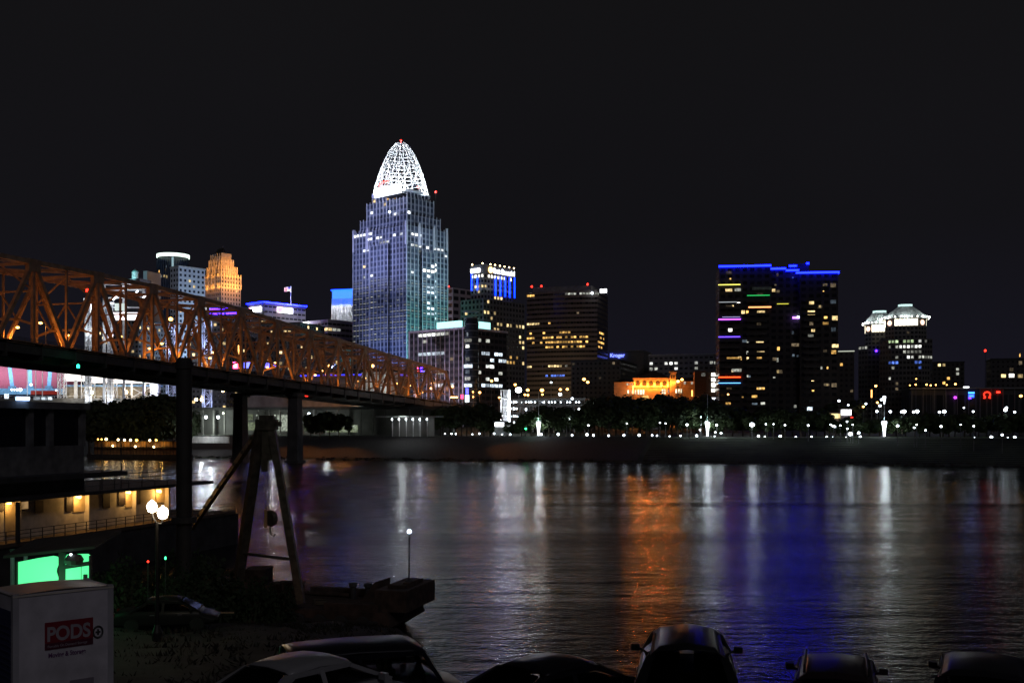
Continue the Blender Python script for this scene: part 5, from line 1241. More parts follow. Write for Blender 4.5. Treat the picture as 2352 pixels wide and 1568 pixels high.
# white lit ramp wall on the landing
q0, q1 = W(440, 1005, 520), W(523, 1005, 512); b = MB(); dd = (q1-q0).normalized()
o = thing('ramp_wall', 'pale sloping ramp wall on the landing between the dark mooring pile and the pier', 'wall', ((q0.x+q1.x)/2, (q0.y+q1.y)/2, 0), ROT)
L_ = (q1-q0).length/2; MB().add([(-L_,0,7.2),(L_,0,7.2),(L_,0,10.4),(-L_,0,10.4),(-L_,1,7.2),(L_,1,7.2),(L_,1,10.4),(-L_,1,10.4)],[(0,1,2,3),(5,4,7,6),(3,2,6,7),(1,5,6,2),(0,3,7,4)]).build('face', mat('ramp pale', (.5,.5,.48), .8), o)
pt((0, -7, 13), 2600, (.9,.95,1), .4, o)
# pavilion with five posts
P_ = Bld('pavilion', 'low riverside pavilion whose row of slim columns each carries a small white light', 'pavilion', 985, 500, 10.4)
pw, _ = P_.size(888, 1030); zt = P_.z(962)
MB().box(-pw-5, 4, -1.5, 9, zt+.8, zt+1.5).build('roof', mat('pavilion roof', (.3,.32,.31), .7), P_.root); MB().box(-pw, 0, 7, 7.5, 0, zt+.8).build('back_wall', VW, P_.root)
for px_ in (1500, 1562, 1625, 1686, 1748, 1812):
    q = P_.at(*Z2(px_, 1418), y=0); MB().tube([(q.x,0,0),(q.x,0,zt+.8)], .22, 8).build('column', mat('pavilion post', (.4,.4,.38), .6), P_.root)
    MB().ball((q.x,-.5,zt-.1), .42, 8, 6).build('column_lamp', L_WHITE, P_.root)
for f in (.2, .6): pt((-pw*f, -1.5, zt-.6), 500, (.9,.95,1), .3, P_.root)
spot((-pw*1.9, -8, zt+9), (-pw*1.8, -28, -6), 9000, (1,.33,.07), 90, .5, P_.root); spot((-pw*2.9, -6, zt+9), (-pw*2.9, -26, -6), 9000, (1,.33,.07), 90, .5, P_.root); spot((pw*.3, -2, zt+7), (75, -22, -5), 26000, (1,.30,.06), 48, .5, P_.root)  # added orange spots tint the landing slope; no lamps stand here
pt((-pw*.6, -2.6, zt+3.2), 900, (.9,.97,.95), .3, P_.root)

# small lit kiosks behind the trees
def kiosk(label, uL, uR, v0_, v1_, Y_, m_, wm=None):
    a, c_ = W(uL, v1_, Y_), W(uR, v0_, Y_); g = 11.2
    o = thing('kiosk', label, 'kiosk', ((a.x+c_.x)/2, Y_, g)); hw = (c_.x-a.x)/2
    MB().box(-hw, hw, .3, 4, 0, c_.z-g+.3).build('wall', mat('kiosk wall', (.5,.5,.5), .7), o); MB().box(-hw-.8, hw+.8, -1.2, 4.6, c_.z-g+.3, c_.z-g+.7).build('roof', mat('kiosk roof', (.2,.2,.2)), o)
    MB().box(-hw*.96, hw*.96, 0, .28, max(.2, a.z-g), c_.z-g).build('lit_front', m_, o); return o
kiosk('white glowing kiosk at the promenade trees below the garage', 1136, 1158, 970, 979, 505, emis('kiosk white', (.9,.97,1), 3.5))
kiosk('small pale kiosk glowing beside the white kiosk below the garage', 1160, 1172, 977, 985, 506, emis('kiosk pale', (.8,.9,.85), .9))
kiosk('bright white lit hut with glowing front among trees toward the twin towers', 1932, 1956, 941, 952, 530, emis('hut white', (.92,.94,1), 6))
kiosk('yellow windowed hut beside the bright white hut among the trees', 1899, 1930, 950, 960, 532, emis('hut yellow', (1,.8,.35), 1.5))
kiosk('pale green glowing shelter beneath the flood lamps near the twin towers', 2054, 2078, 958, 963, 528, emis('shelter green', (.6,.95,.75), .5))
kiosk('long dim white shelter glowing above the trees by the orange mansion', 1473, 1530, 928, 934, 585, emis('shelter white', (.8,.9,.92), .5))
kiosk('short dim white shelter glowing above the trees past the mansion wing', 1412, 1428, 925, 932, 586, emis('shelter dim', (.75,.88,.9), .4))
kiosk('white lit canopy on the street above the trees by the brick stair tower', 1607, 1645, 913, 922, 580, emis('canopy white', (.9,.95,1), 1.6))
q = W(1072, 910, 600); o = thing('lit_sign', 'small blue and white lit street sign by the dark glass block', 'sign', (q.x, q.y, 14)); z_ = q.z-14
MB().tube([(0,0.5,0),(0,.5,z_-2)], .25, 6).build('post', DARK, o); MB().cbox((.2,0,z_-1.2),2.2,.4,4).build('sign_panel', emis('street sign white', (.7,.9,1), 4), o); MB().cbox((.2,0,z_+3),1.6,.4,3.4).build('sign_panel', emis('street sign blue', (.05,.08,1), 3), o); MB().cbox((-2.6,0,z_-.2),1.6,.4,2.4).build('sign_panel', emis('street sign red', (1,.05,.2), 3), o)
# ================================================================ LAMPS AND TREES ON THE FAR BANK
def gz(x, y): return ground_z((x, y))
# tall sodium street lamps behind the bridge and the trees
def street_lamp(u, v, Y_, label, m_=None, e=0, r=.75, col=SOD, group='orange street lamps of the far streets'):
    p = W(u, v, Y_); g = gz(p.x, p.y); h = p.z - g
    o = thing('street_lamp', label, 'street lamp', (p.x, p.y, g), 0, group)
    MB().tube([(0,0,0),(0,0,h-.5)], .18, 6, .1).build('post', POST, o)
    MB().ball((0,0,h), r, 8, 6, .8).build('lamp_globe', m_ or L_SOD, o)
    if e: pt((0,-1.2,h-.3), e, col, .4, o)
    return o
where = lambda u: ('beside the end of the truss bridge' if u < 1060 else 'before the dark glass block' if u < 1150 else 'over the parking garage' if u < 1330 else 'beside the orange mansion' if u < 1600 else 'before the twin towers')
SL = [(Z1,1530,730,620,1.3),(Z2,595,755,640,1.0),(Z2,940,925,640,1.15),(Z2,1320,925,650,1.15),(Z2,1528,1075,655,.9),(Z2,1860,1078,655,.95),(Z2,1845,1125,650,.6),(Z2,2038,1110,640,.8),
 (Z4,808,1205,640,.8),(Z4,597,1172,640,.8),(Z4,490,1275,600,.75),(Z4,920,1253,610,.9),(Z4,1048,1255,610,1.1),(Z4,1213,1248,610,.8),(Z4,1275,1246,610,.8),(Z4,895,1295,600,.65),(Z4,922,1298,600,.65),(Z4,1052,1293,600,.6),(Z4,430,1270,600,.45),(Z4,432,1315,600,.45),(Z4,665,1320,600,.55),
 (Z4,1425,1157,640,1.0),(Z4,1458,1183,640,.9),(Z5,1292,705,560,.9),(Z5,1342,682,560,.75),(Z5,1920,868,545,.5),(Z7,490,948,560,.7),(Z7,505,1108,545,.6),(Z7,370,1148,545,.6),(Z7,880,880,600,.4),(Z7,980,935,600,.55),(Z7,1020,942,600,.5),(Z7,1070,938,600,.45),(Z7,1258,930,600,.65),(Z7,1175,938,600,.4),(Z7,820,942,600,.4),(Z7,875,935,600,.5),(Z7,1890,1045,560,.8)]
cnt = {}
for i, (zm, a, b_, Y_, r_) in enumerate(SL):
    u_, v_ = zm(a, b_); k = where(u_); cnt[k] = cnt.get(k, 0) + 1
    street_lamp(u_, v_, Y_, f'orange street lamp {k}, {ORD[cnt[k]-1]} counted from the bridge side', e=700 if 880 < u_ < 1300 and i % 2 == 0 else 0, r=r_)
for i, px_ in enumerate((235, 252, 268, 285)):
    u_, v_ = Z4(px_, 1318); street_lamp(u_, v_, 585, f'low amber lamp in a bright clump at the bridge foot, {ORD[i]} from the bridge', emis('clump amber', (1,.5,.15), 6), 0, .6, group='amber lamps clumped at the bridge foot')
pt((X(1040, 580), 578, 22), 1500, SOD, .8)
# orange tall light columns
for i, (zm, a, b0_, b1_, Y_) in enumerate(((Z2,122,740,850,690),(Z5,728,760,858,585),(Z5,1468,815,892,585),(Z7,448,985,1060,560))):
    u_, v1_ = zm(a, b1_); _, v0_ = zm(a, b0_); p = W(u_, v0_, Y_); g = gz(p.x, p.y); o = thing('light_column', ('slim orange light column standing inside the truss', 'slim orange light column at the near corner of the mansion front','slim orange light column on the mansion east wing','slim orange light column below the twin towers')[i], 'light column', (p.x, p.y, g), 0)
    MB().box(-.15,.15,-.15,.15,0,p.z-g).build('post', POST, o); zb_ = Zv(v1_, Y_)-g; MB().box(-.32,.32,-.32,-.16,zb_,p.z-g).build('light_tube', emis('orange tube', (1,.45,.1), 4), o)
# big white floodlight mast
o = street_lamp(*Z4(838,1253), 575, 'very bright white floodlight on a tall mast over the garage', emis('flood white', (.9,.95,1), 40), 9000, 1.7, (.92,.96,1), None)
o.name = 'floodlight_mast'
for i, (px_, py_) in enumerate(((500,1193),(630,1195),(740,1197),(765,1193),(855,1198),(890,1193),(1105,1200),(1150,1195),(545,1080),(530,1140))):
    u_, v_ = Z7(px_, py_)
    o = street_lamp(u_, v_, 540, f'white flood lamp in the row before the twin towers, {ORD[i]} along the row', L_WHITE, 700 if i in (1,3,5,7) else 0, .95 if i in (3,5,7) else .7, (.85,.93,1), 'white flood lamps before the twin towers')
# promenade bollard lamps
PL = [('a',1022,997),('a',1037,997.5),('a',1047,997.8),('a',1085,998),('a',1101,998),('a',1135,998.6),('a',1153,999),('a',1172,999.4),('b',1243,1000),('b',1282,1000.6),('b',1314,1001),('b',1348,1001.5),('b',1363,1001.6),('b',1398,1001.8),('b',1433,1002),('b',1468,1002.2),('s',1498,1002.3),('s',1509,1002.3),('s',1538,1002.6),('s',1563,1002.8),
 ('b',1600,1003.4),('b',1642,1004),('b',1742,1004.6),('b',1757,1004.8),('b',1792,1005),('b',1828,1005.3),('b',1864,1005.5),('s',1899,1005.8),('s',1913,1006),('s',1943,1006.3),('b',1976,1006.5),('b',2238,1008),('b',2277,1008.5),('b',2315,1009),('b',2331,1009)]
PYL = [(1237, 'pylon nearest the bridge'), (1625, 'middle pylon'), (2031, 'pylon before the twin towers')]
cnt = {}
proto = {}
for kind, u_, v_ in PL:
    # stand on the promenade edge: n = 476
    k_ = (u_-U0)/FPX; Y_ = 476.5/(NN.x*k_+NN.y); x = k_*Y_
    anc = min(PYL, key=lambda q: abs(q[0]-u_)); side = 'on its bridge side' if u_ < anc[0] else 'on its far side'
    key = (anc[1], side); cnt.setdefault(key, []).append((abs(u_-anc[0]), kind, x, Y_, v_))
for (an, side), lst in cnt.items():
    for i, (_, kind, x, Y_, v_) in enumerate(sorted(lst)):
        lb = f'white bollard lamp, {ORD[i]} from the {an} {side}'
        z = Zv(v_, Y_); g = min(gz(x, Y_)+.15, z-.9); r_ = {'a': .36, 's': .36, 'b': .52}[kind]
        if kind not in proto:
            t_ = thing('bollard_lamp', lb, 'lamp', (x, Y_, g), 0, 'white bollard lamps along the promenade edge')
            MB().tube([(0,0,0),(0,0,1.0)], .16, 8).build('post', POST, t_); MB().ball((0,0,1.0+r_), r_, 10, 7).build('lamp_globe', L_WHITE, t_)
            proto[kind] = t_
        else: dup(proto[kind], (x, Y_, g), 0, lb, None, rnd.uniform(.78, 1.18))
# white pylons: flaring glowing vase and a thin mast above
for i, (u_, nm) in enumerate(PYL):
    k_ = (u_-U0)/FPX; Y_ = 481/(NN.x*k_+NN.y); x = k_*Y_; g = gz(x, Y_)+.1
    t_ = thing('light_pylon', f'glowing white vase shaped light pylon with thin mast, the {nm}', 'light pylon', (x, Y_, g), 0, 'white light pylons along the promenade')
    MB().lathe([(2.2,0),(2.2,.35),(.5,.4)], (0,0,0), 16).build('base', CONC, t_)
    MB().lathe([(.45,.4),(.5,2.2),(.75,4.5),(1.15,6.4),(1.0,6.9),(.2,7.0)], (0,0,0), 14).build('vase', emis('pylon glow', (.85,.93,1), 5 if i else 4), t_)
    MB().tube([(0,0,6.9),(0,0,12.5)], .14, 6, .1).build('mast_base', mat('mast white', (.7,.72,.75), .5), t_)
    zt_ = Zv((900, 905, 925)[i], Y_)-g; MB().tube([(0,0,12.5),(0,0,zt_)], .1, 6, .07).build('mast', mat('mast white', (.7,.72,.75), .5), t_)
    if i == 2: MB().lathe([(.2,0),(.8,3.2),(.2,3.5)], (0,0,zt_-.5), 10).build('top_lantern', emis('top lantern', (.85,.93,1), 3), t_)
    if i == 0: MB().lathe([(.2,0),(.6,3.2),(.2,3.5)], (11,60,14), 8)
    pt((0,-1.6,5), 1100, (.85,.95,1), .5, t_); pt((0,0,8.2), 500, (.6,.95,1), .3, t_)
# park lamp posts with square heads and small lights deep in the park
PK_ = [(A8,587,128,.55,300),(A8,742,130,.5,200),(A8,927,128,1.1,700),(A8,1100,130,.4,0),(A8,1222,132,.45,0),(A8,660,88,.3,0),(A8,655,155,.4,150),(A8,1040,125,.3,0),(A8,1000,125,.35,0),(A8,1340,128,.4,0),(A8,1425,112,.4,0),(A8,1455,128,.35,0),(A8,765,172,.45,150),(A8,735,168,.4,0),(A8,272,122,.35,0),(A8,475,122,.35,0),(A8,445,118,.35,0),(A8,70,132,.45,0),(A8,1790,128,.35,0),(A8,2020,128,.3,0),(A8,2260,40,.6,0),(A8,1390,132,.4,0),
 (Z4,1270,1508,.6,0),(Z4,1300,1510,.6,0),(Z4,140,1525,.8,300),(Z4,18,1530,.5,0),(Z4,525,1500,.6,0),(Z4,545,1520,.5,0),(Z4,520,1535,.45,0),(Z4,535,1430,.5,0),(Z4,905,1430,.5,0),(Z4,1130,1185,.5,0),(Z4,1210,1292,.9,0),(Z4,1320,1330,.7,0),(Z4,1380,1428,.6,0),(A7,1815,387,.0,0),(Z7,80,1335,.55,0),(Z7,95,1340,.45,0),(Z7,245,1410,.9,150),(Z7,325,1400,.6,0),(Z7,700,1332,.6,0),(Z7,860,1350,.4,0),(Z7,970,1375,.4,0),(Z7,1435,1335,.4,0),(Z7,1710,1420,.5,0),(Z7,1120,1338,.5,0),(Z7,215,1360,.4,0),(Z7,1740,1180,.8,0),(Z7,1340,1158,.4,0),(Z7,1430,1195,.5,0),(Z7,135,1092,.6,0),(Z7,225,1132,.45,0),(Z7,395,1120,.5,0),(Z7,1830,1200,.5,0)]
def tz(u):
    for a, s_ in ((1040,'below the dark glass block'),(1130,'beside the white kiosk'),(1240,'below the garage'),(1330,'past the pylon nearest the bridge'),(1440,'below the dim apartment block'),(1560,'below the orange mansion'),(1660,'around the middle pylon'),(1800,'below the dark apartment tower'),(1930,'at the end of the dark apartment tower'),(2060,'below the twin towers'),(2170,'below the white flood lamps'),(2280,'below the blue neon sign')):
        if u < a: return s_
    return 'below the dim far tower'
cnt = {}
for zm, a, b_, r_, e_ in PK_:
    if r_ == 0: continue
    u_, v_ = zm(a, b_); k = tz(u_); cnt[k] = cnt.get(k, 0) + 1
    Y_ = 497 if v_ > 950 else 550; Y_ -= (u_-1300)*.08
    o = street_lamp(u_, v_, Y_, f'small white park lamp {k}, {ORD[cnt[k]-1]} in its cluster', L_WHITE, e_, r_, (.85,.95,1), 'small white lamps in the riverside park'); o.name = 'park_lamp'; o['category'] = 'lamp'
o = street_lamp(*A7(1815,387), 495, 'small green lamp glowing among the trees near the first pylon', L_GREEN, 60, .55, (.1,1,.3), None); o.name = 'green_lamp'
o = street_lamp(*Z7(262,1258), 520, 'small red lamp glowing beside the bright white hut', L_RED, 0, .8, group=None); o.name = 'red_lamp'
# low park wall bits lit behind the promenade
MB_ = MB().box(0, 40, 0, .5, 0, 1.6); o = MB_.build('park_wall', mat('park wall', (.35,.34,.31), .85), None); p = W(1565, 995, 505); o.location = (p.x, p.y, gz(p.x,p.y)-.1); o.rotation_euler = (0,0,ROT); tag(o, 'low pale park wall behind the promenade by the middle pylon', 'wall')
b = MB().box(-14, 340, 480.2, 500, 10.3, 10.72); o = b.build('park_lawn', mat('lawn', (.07,.15,.035), .95, scale=1.0, var=.5)); o.rotation_euler = (0,0,ROT); tag(o, kind='structure')

# ---------------------------------------------------------------- trees
LEAF = [mat('leaf dark', (.03,.047,.018), .8, scale=.8, var=.5), mat('leaf mid', (.045,.07,.022), .8, scale=.8, var=.5)]
BARK = mat('bark', (.07,.055,.04), .9, scale=2)
def tree_mesh(seed, h, rx, lobes, nleaf, leaf=.75):
    r = random.Random(seed); tb = MB()
    tb.tube([(0,0,0),(.1,0,h*.2),(.05,.1,h*.42)], h*.022+.08, 7, h*.012+.05)
    cs = []
    for i in range(lobes):
        a = 2*math.pi*(i*.382+r.random()*.2); q = r.random()**.5*rx*.72; z = h*(.36+.5*r.random())
        if i == 0: q, z = 0, h*.84
        c_ = Vector((q*math.cos(a), q*math.sin(a), z)); s_ = rx*(.36+.22*r.random())*(1.15-.5*abs(z/h-.6))
        cs.append((c_, s_)); tb.tube([(.05,.1,h*(.22+.15*r.random())), c_*.55+Vector((0,0,z*.2)), c_], h*.01+.04, 5, .03)
    cb = MB()
    for _ in range(nleaf):
        c_, s_ = cs[r.randrange(lobes)]
        d = Vector((r.gauss(0,1), r.gauss(0,1), r.gauss(0,.8))).normalized() * s_ * (.55+.5*r.random())
        p = c_ + d; nrm = (d.normalized() + Vector((r.gauss(0,.5), r.gauss(0,.5), r.gauss(0,.5)+.4))).normalized()
        t1 = nrm.orthogonal().normalized(); t1.rotate(Matrix.Rotation(r.random()*6.28, 3, nrm)); t2 = nrm.cross(t1); q = leaf*(.6+.8*r.random())
        cb.add([p-t1*q-t2*q*.5, p+t1*q*.2-t2*q*.7, p+t1*q+t2*q*.1, p+t1*q*.1+t2*q*.7, p-t1*q*.7+t2*q*.5], [(0,1,2,3,4)])
    return tb.mesh('trunk', BARK), cb.mesh('crown', LEAF[seed % 2])
VAR = [tree_mesh(1,14,5.2,12,1500), tree_mesh(2,15,4.4,11,1400), tree_mesh(3,12,5.0,11,1300), tree_mesh(4,17,5.6,14,1800), tree_mesh(5,10,3.4,8,900,.6)]
VH = [14, 15, 12, 17, 10]; SHAPE = ['round crowned', 'upright', 'low spreading', 'tall broad', 'slender young']
treecnt = {}
def tree(u, vt, Y_, var=None, extra=None):
    x = X(u, Y_); g = gz(x, Y_)-.1; h = Zv(vt, Y_)-g
    i = var if var is not None else min(range(4), key=lambda k: abs(VH[k]-h)+rnd.random()*2.5); s_ = h/VH[i]
    k = (extra or tz(u), SHAPE[i]); treecnt[k] = treecnt.get(k, 0) + 1
    t_ = thing('tree', f'{SHAPE[i]} tree {k[0]}, {ORD[treecnt[k]-1]} such one', 'tree', (x, Y_, g), rnd.random()*6.28, 'dark trees along the far riverbank')
    sxy = max(.8, min(1.35, s_)) ; t_.scale = (sxy, sxy, s_)
    obj('trunk', VAR[i][0], t_); obj('crown', VAR[i][1], t_)
TL = []
for u_ in range(1008, 1130, 13): TL.append((u_+rnd.uniform(-5,5), rnd.uniform(922, 944), rnd.uniform(490, 512)))
for u_ in range(1128, 1205, 17): TL.append((u_+rnd.uniform(-5,5), rnd.uniform(968, 978), rnd.uniform(494, 508)))
for u_ in range(1206, 1340, 14): TL.append((u_+rnd.uniform(-5,5), rnd.uniform(932, 950), rnd.uniform(482, 512)))
for u_ in range(1345, 1650, 13): TL.append((u_+rnd.uniform(-6,6), rnd.uniform(908, 945), rnd.uniform(472, 520)))
for u_ in range(1652, 1900, 14): TL.append((u_+rnd.uniform(-6,6), rnd.uniform(935, 958), rnd.uniform(455, 500)))
for u_ in range(1900, 2060, 17): TL.append((u_+rnd.uniform(-6,6), rnd.uniform(958, 976), rnd.uniform(452, 482)))
for u_ in range(2056, 2380, 14): TL.append((u_+rnd.uniform(-6,6), rnd.uniform(945, 968), rnd.uniform(445, 485)))
for u_ in range(1360, 1640, 26): TL.append((u_+rnd.uniform(-6,6), rnd.uniform(900, 918), rnd.uniform(545, 560)))
for u_ in range(1900, 1980, 16): TL.append((u_+rnd.uniform(-5,5), rnd.uniform(915, 935), rnd.uniform(545, 560)))
for q in TL:
    kx = (q[0]-U0)/FPX; nn = 484.5/(NN.x*kx+NN.y); tree(q[0], q[1], max(q[2], nn))
for q in ((-60,925),(-20,930),(90,932),(150,930),(205,918),(230,914),(262,916),(292,910),(322,908),(350,903),(378,899),(398,905),(420,930),(245,935),(335,930),(365,925)): tree(q[0], q[1], 528+rnd.uniform(-6,6)-(q[0]-200)*.05, None, 'on the landing below the ballpark')
for q in ((713,950),(735,948),(757,945),(778,950),(800,955)): tree(q[0], q[1], 520, 4, 'before the pale bays past the pier')
# ================================================================ BOATS AND NEAR BANK
GRYW = mat('boat white paint', (.55,.52,.47), .7, scale=1.2, var=.2); BTD = mat('boat dark', (.05,.048,.048), .7, scale=.8, var=.4)
# excursion boat with amber lamps at the far landing
Y_ = 505; p0, p1 = W(212, 1045, Y_), W(444, 1045, Y_-14)
eb = thing('excursion_boat', 'long double decked excursion boat strung with amber lamps at the far landing', 'boat', ((p0.x+p1.x)/2, (p0.y+p1.y)/2, 0), math.atan2(p1.y-p0.y, p1.x-p0.x))
hl = (p1-p0).length/2
MB().prism([(-hl,-4),(hl-5,-4),(hl,0),(hl-5,4),(-hl,4)], -.6, 2.2).build('hull', BTD, eb)
BWD = mat('boat ochre', (.42,.23,.10), .8)
for z0_, z1_, m0 in ((2.2,5.2,.9),(5.6,8.2,.97)): MB().box(-hl+2+m0, hl-7, -2.4, 2.4, z0_, z1_).build('cabin_wall', BWD, eb)
MB().box(-hl+1, hl-5.5, -3.8, 3.8, 5.2, 5.5).build('deck', BTD, eb); MB().box(-hl+1, hl-7, -3.9, 3.9, 8.2, 8.6).build('roof', BTD, eb)
b = MB()
for i in range(26): x = lerp(-hl+2, hl-8, i/25); b.box(x-.08,x+.08,-3.7,-3.55,2.2,8.2)
b.box(-hl+1,hl-6,-3.7,-3.6,6.4,6.5); b.build('railing_lattice', BTD, eb)
for px_, py_, m_, r_ in ((870,462,L_AMB,.35),(908,462,L_AMB,.35),(957,460,L_WARM,.55),(1085,465,L_WARM,.5),(1152,468,L_WARM,.5),(1216,468,L_WARM,.5),(1280,470,L_AMB,.6),(1418,470,L_WARM,.5),(1484,468,L_AMB,.5),(1028,520,L_WARM,.45),(1266,525,L_WARM,.45),(1460,527,L_WARM,.45)):
    u_, v_ = A1(px_, py_); q = eb.matrix_basis.inverted() @ W(u_, v_, p0.y-6); MB().ball((q.x,-3.9,q.z), r_, 8, 6).build('deck_lamp', m_, eb)
for f in (-.6,-.25,.1,.5): pt((hl*f,-4.6,7.0), 160, (1,.55,.12), .2, eb)

# riverboat moored near: hull, white cabin with lamp lit doors, dark decks and pilot house
A0_ = Vector((-48.6, 98, 0)); dirb = Vector((7.8, 27, 0)).normalized(); rb = math.atan2(dirb.y, dirb.x)
rbt = thing('moored_riverboat', 'dark moored riverboat with white cabin wall, three lamp lit doors and tall pilot house', 'riverboat', A0_, rb)
rinv = (Matrix.Translation(A0_) @ Matrix.Rotation(rb, 4, 'Z')).inverted()
def rat(u, v, y=0.0):
    o = rinv @ Vector((0,0,H)); d = rinv @ W(u, v, 100) - o; return o + d*((y-o.y)/d.y)
xe = rat(390, 1150).x; xd = rat(485, 1112, -1.5).x; xl = rat(530, 1185, -1.5).x; xs0 = -14
MB().prism([(xs0,-2),(xl+1,-2),(xl+1,14),(xs0,14)], -.8, 3.9).build('hull', BTD, rbt)
MB().box(xs0, xl, -2.2, 14.2, 3.9, 4.25).build('main_deck', mat('deck boards', (.12,.085,.06), .85, scale=2), rbt)
MB().box(xs0, xe, 0, 12, 4.25, 8.0).build('cabin_wall', GRYW, rbt)
MB().box(xs0, xd, -1.8, 13.8, 8.0, 8.35).build('upper_deck', BTD, rbt)
# doors with warm recesses, dark shutters
DW = mat('door panel', (.5,.40,.25), .7)
def rquad(u0_, u1_, v0_, v1_, nm, m_, y=-.06, th=.1):
    a, c_ = rat(u0_, v1_, y), rat(u1_, v0_, y); a2 = rat(u0_, v0_, y)
    return MB().box(min(a.x,c_.x), max(a.x,c_.x), y-th/2, y+th/2, max(4.3, min(a.z, c_.z)), min(7.95, max(a2.z, c_.z))).build(nm, m_, rbt)
for (ua, ub, va, vb) in ((11,42,1150,1232),(168,200,1135,1176),(288,308,1125,1165),(358,383,1122,1155)):
    d_ = rquad(ua, ub, va, vb, 'door', DW); 
    q = rat(ub, (va+vb)/2, -.3); MB().box(q.x-.08, q.x+.08, -.6, -.003, 4.3, 7.95).build('door_jamb_trim', GRYW, rbt)
SHT = mat('shutter dark', (.03,.02,.025), .6)
for (ua, ub, va, vb) in ((-10,9,1150,1175),(80,99,1150,1178),(152,166,1140,1175),(236,252,1133,1167),(272,287,1126,1160),(309,322,1124,1158),(47,66,1152,1172)): rquad(ua, ub, va, vb, 'window_shutter', SHT)
q = rat(56, 1160, -.14); MB().box(q.x-.5, q.x+.5, -.16, -.12, q.z-.35, q.z+.35).build('window', winmat('pane glow', (1,.6,.25), .18, .8), rbt)
for (u_, v_, e_, r_) in ((25,1149.5,26,.05),(182.5,1139.5,52,.2),(297,1129.5,50,.19),(367,1127.5,50,.19)):
    q = rat(u_, v_, -.5); sc_ = MB().ball((q.x,-.5,min(q.z,7.8)), r_, 10, 6); sc_.box(q.x-.12,q.x+.12,-.45,-.12,min(q.z,7.8)-.1,min(q.z,7.8)+.15)
    sc_.build('sconce', emis('sconce glow', (1,.52,.11), 14), rbt); pt((q.x,-.75,min(q.z,7.7)-.25), e_*2.4, (1,.52,.14), .12, rbt)
def rail(xa, xb, y, z, h=1.05, step=1.6, nm='railing_lattice'):
    b = MB(); n = max(2, round((xb-xa)/step))
    for i in range(n+1): x = lerp(xa, xb, i/n); b.beam((x,y,z),(x,y,z+h), .07)
    for f in (.35,.68,1): b.beam((xa,y,z+h*f),(xb,y,z+h*f), .06)
    return b.build(nm, BTD, rbt)
rail(xs0, xl, -2.1, 4.25, 1.1); rail(rat(195,1100,-1.7).x, xd, -1.7, 8.35, 1.6, 2.4); rail(rat(195,1100,13).x, xd, 13.5, 8.35, 1.6, 2.4)
# post before the first door
q = rat(42, 1200, -2.3); MB().box(q.x-.14,q.x+.14,-2.4,-2.1,4.2,8.0).build('deck_post', BTD, rbt)
# pilot house storeys
PH = mat('pilot house paint', (.16,.155,.15), .8, scale=.9, var=.35)
xp0, xp1 = -16, rat(193, 1000, 1.5).x; zA_, zB_, zC_, zD_ = 8.35, rat(190,1022,1.5).z, rat(190,941,1.5).z, rat(190,926,1.5).z
MB().box(xp0, xp1, 1.5, 11, zA_, zB_).build('lower_house_wall', PH, rbt)
MB().box(xp0, xp1-.15, 1.9, 10.6, zB_+.002, zC_).build('window_band', mat('pilot glass', (.012,.011,.018), .15), rbt)
for u_ in (-70, 64+8, 118, 192): q = rat(u_, 980, 1.5); MB().box(q.x-.35,q.x+.3,1.45,2.0,zB_,zC_).build('house_post', PH, rbt)
MB().box(xp0-.4, xp1+.4, 1.0, 11.5, zC_, zD_).build('pilot_roof', PH, rbt)
MB().box(xp0, xp1+4, -1.0, 12.5, rat(190,1093,1).z-.1, rat(190,1084,1).z).build('awning_roof', BTD, rbt)
q = rat(50, 931, 1.0); MB().cbox((q.x,.9,zD_+.25), 1.3, .5, .35).build('roof_lamp', emis('roof lamp blue', (.35,.55,1), 5), rbt)
for x in (xp1-.6, xp1+2.6): MB().tube([(x,-1.2,8.3),(x,-1.2,8.3+5.0)], .06, 6).build('mast', BTD, rbt)
for u_, v_ in ((152+8, 1042), (110, 1060)): pass

# mooring pile
q = W(423, 822, 78); mp = thing('mooring_pile', 'tall thick dark mooring pile rising in front of the bridge deck', 'mooring pile', (q.x, q.y, -2))
MB().lathe([(.56,0),(.56,q.z+1.6),(.50,q.z+2)], (0,0,0), 20).build('shaft', mat('pile steel', (.035,.033,.032), .7, scale=1), mp); MB().lathe([(.66,0),(.66,.5)], (0,0,q.z+1.2), 20).build('cap', mat('pile steel', (.035,.033,.032)), mp)
for z in (3.6, 8): MB().lathe([(.58,0),(.9,0),(.9,.4),(.58,.4)], (0,0,z+2), 20).build('collar', BTD, mp)

# work barge with bow bulwark, bitts and a light mast
RUST = mat('barge rust', (.07,.045,.035), .85, scale=1.5, var=.5, bump=.3)
bg0, bg1 = W(420, 1440, 82), W(932, 1440, 77.2); ang = math.atan2(bg1.y-bg0.y, bg1.x-bg0.x); bl = (bg1-bg0).length
wb = thing('work_barge', 'low dark work barge with raised bow pointing out into the river', 'barge', (bg0.x, bg0.y, 0), ang)
b = MB(); b.v = [(0,-3,-.6),(bl-2.6,-3,-.6),(bl-2.6,4,-.6),(0,4,-.6),(0,-3,2.0),(bl-.3,-3,2.0),(bl-.3,4,2.0),(0,4,2.0),(bl,-3,1.0),(bl,4,1.0)]
b.f = [(0,3,2,1),(4,5,6,7),(0,1,8,5,4),(3,7,6,9,2),(1,2,9,8),(8,9,6,5),(0,4,7,3)]; b.build('hull', RUST, wb)
bi = (Matrix.Translation(bg0) @ Matrix.Rotation(ang, 4, 'Z')); bg0.z = 0; bi = Matrix.Translation((bg0.x,bg0.y,0)) @ Matrix.Rotation(ang,4,'Z'); bi = bi.inverted()
def bat(u, v, y=0.0):
    o = bi @ Vector((0,0,H)); d = bi @ W(u, v, 80) - o; return o + d*((y-o.y)/d.y)
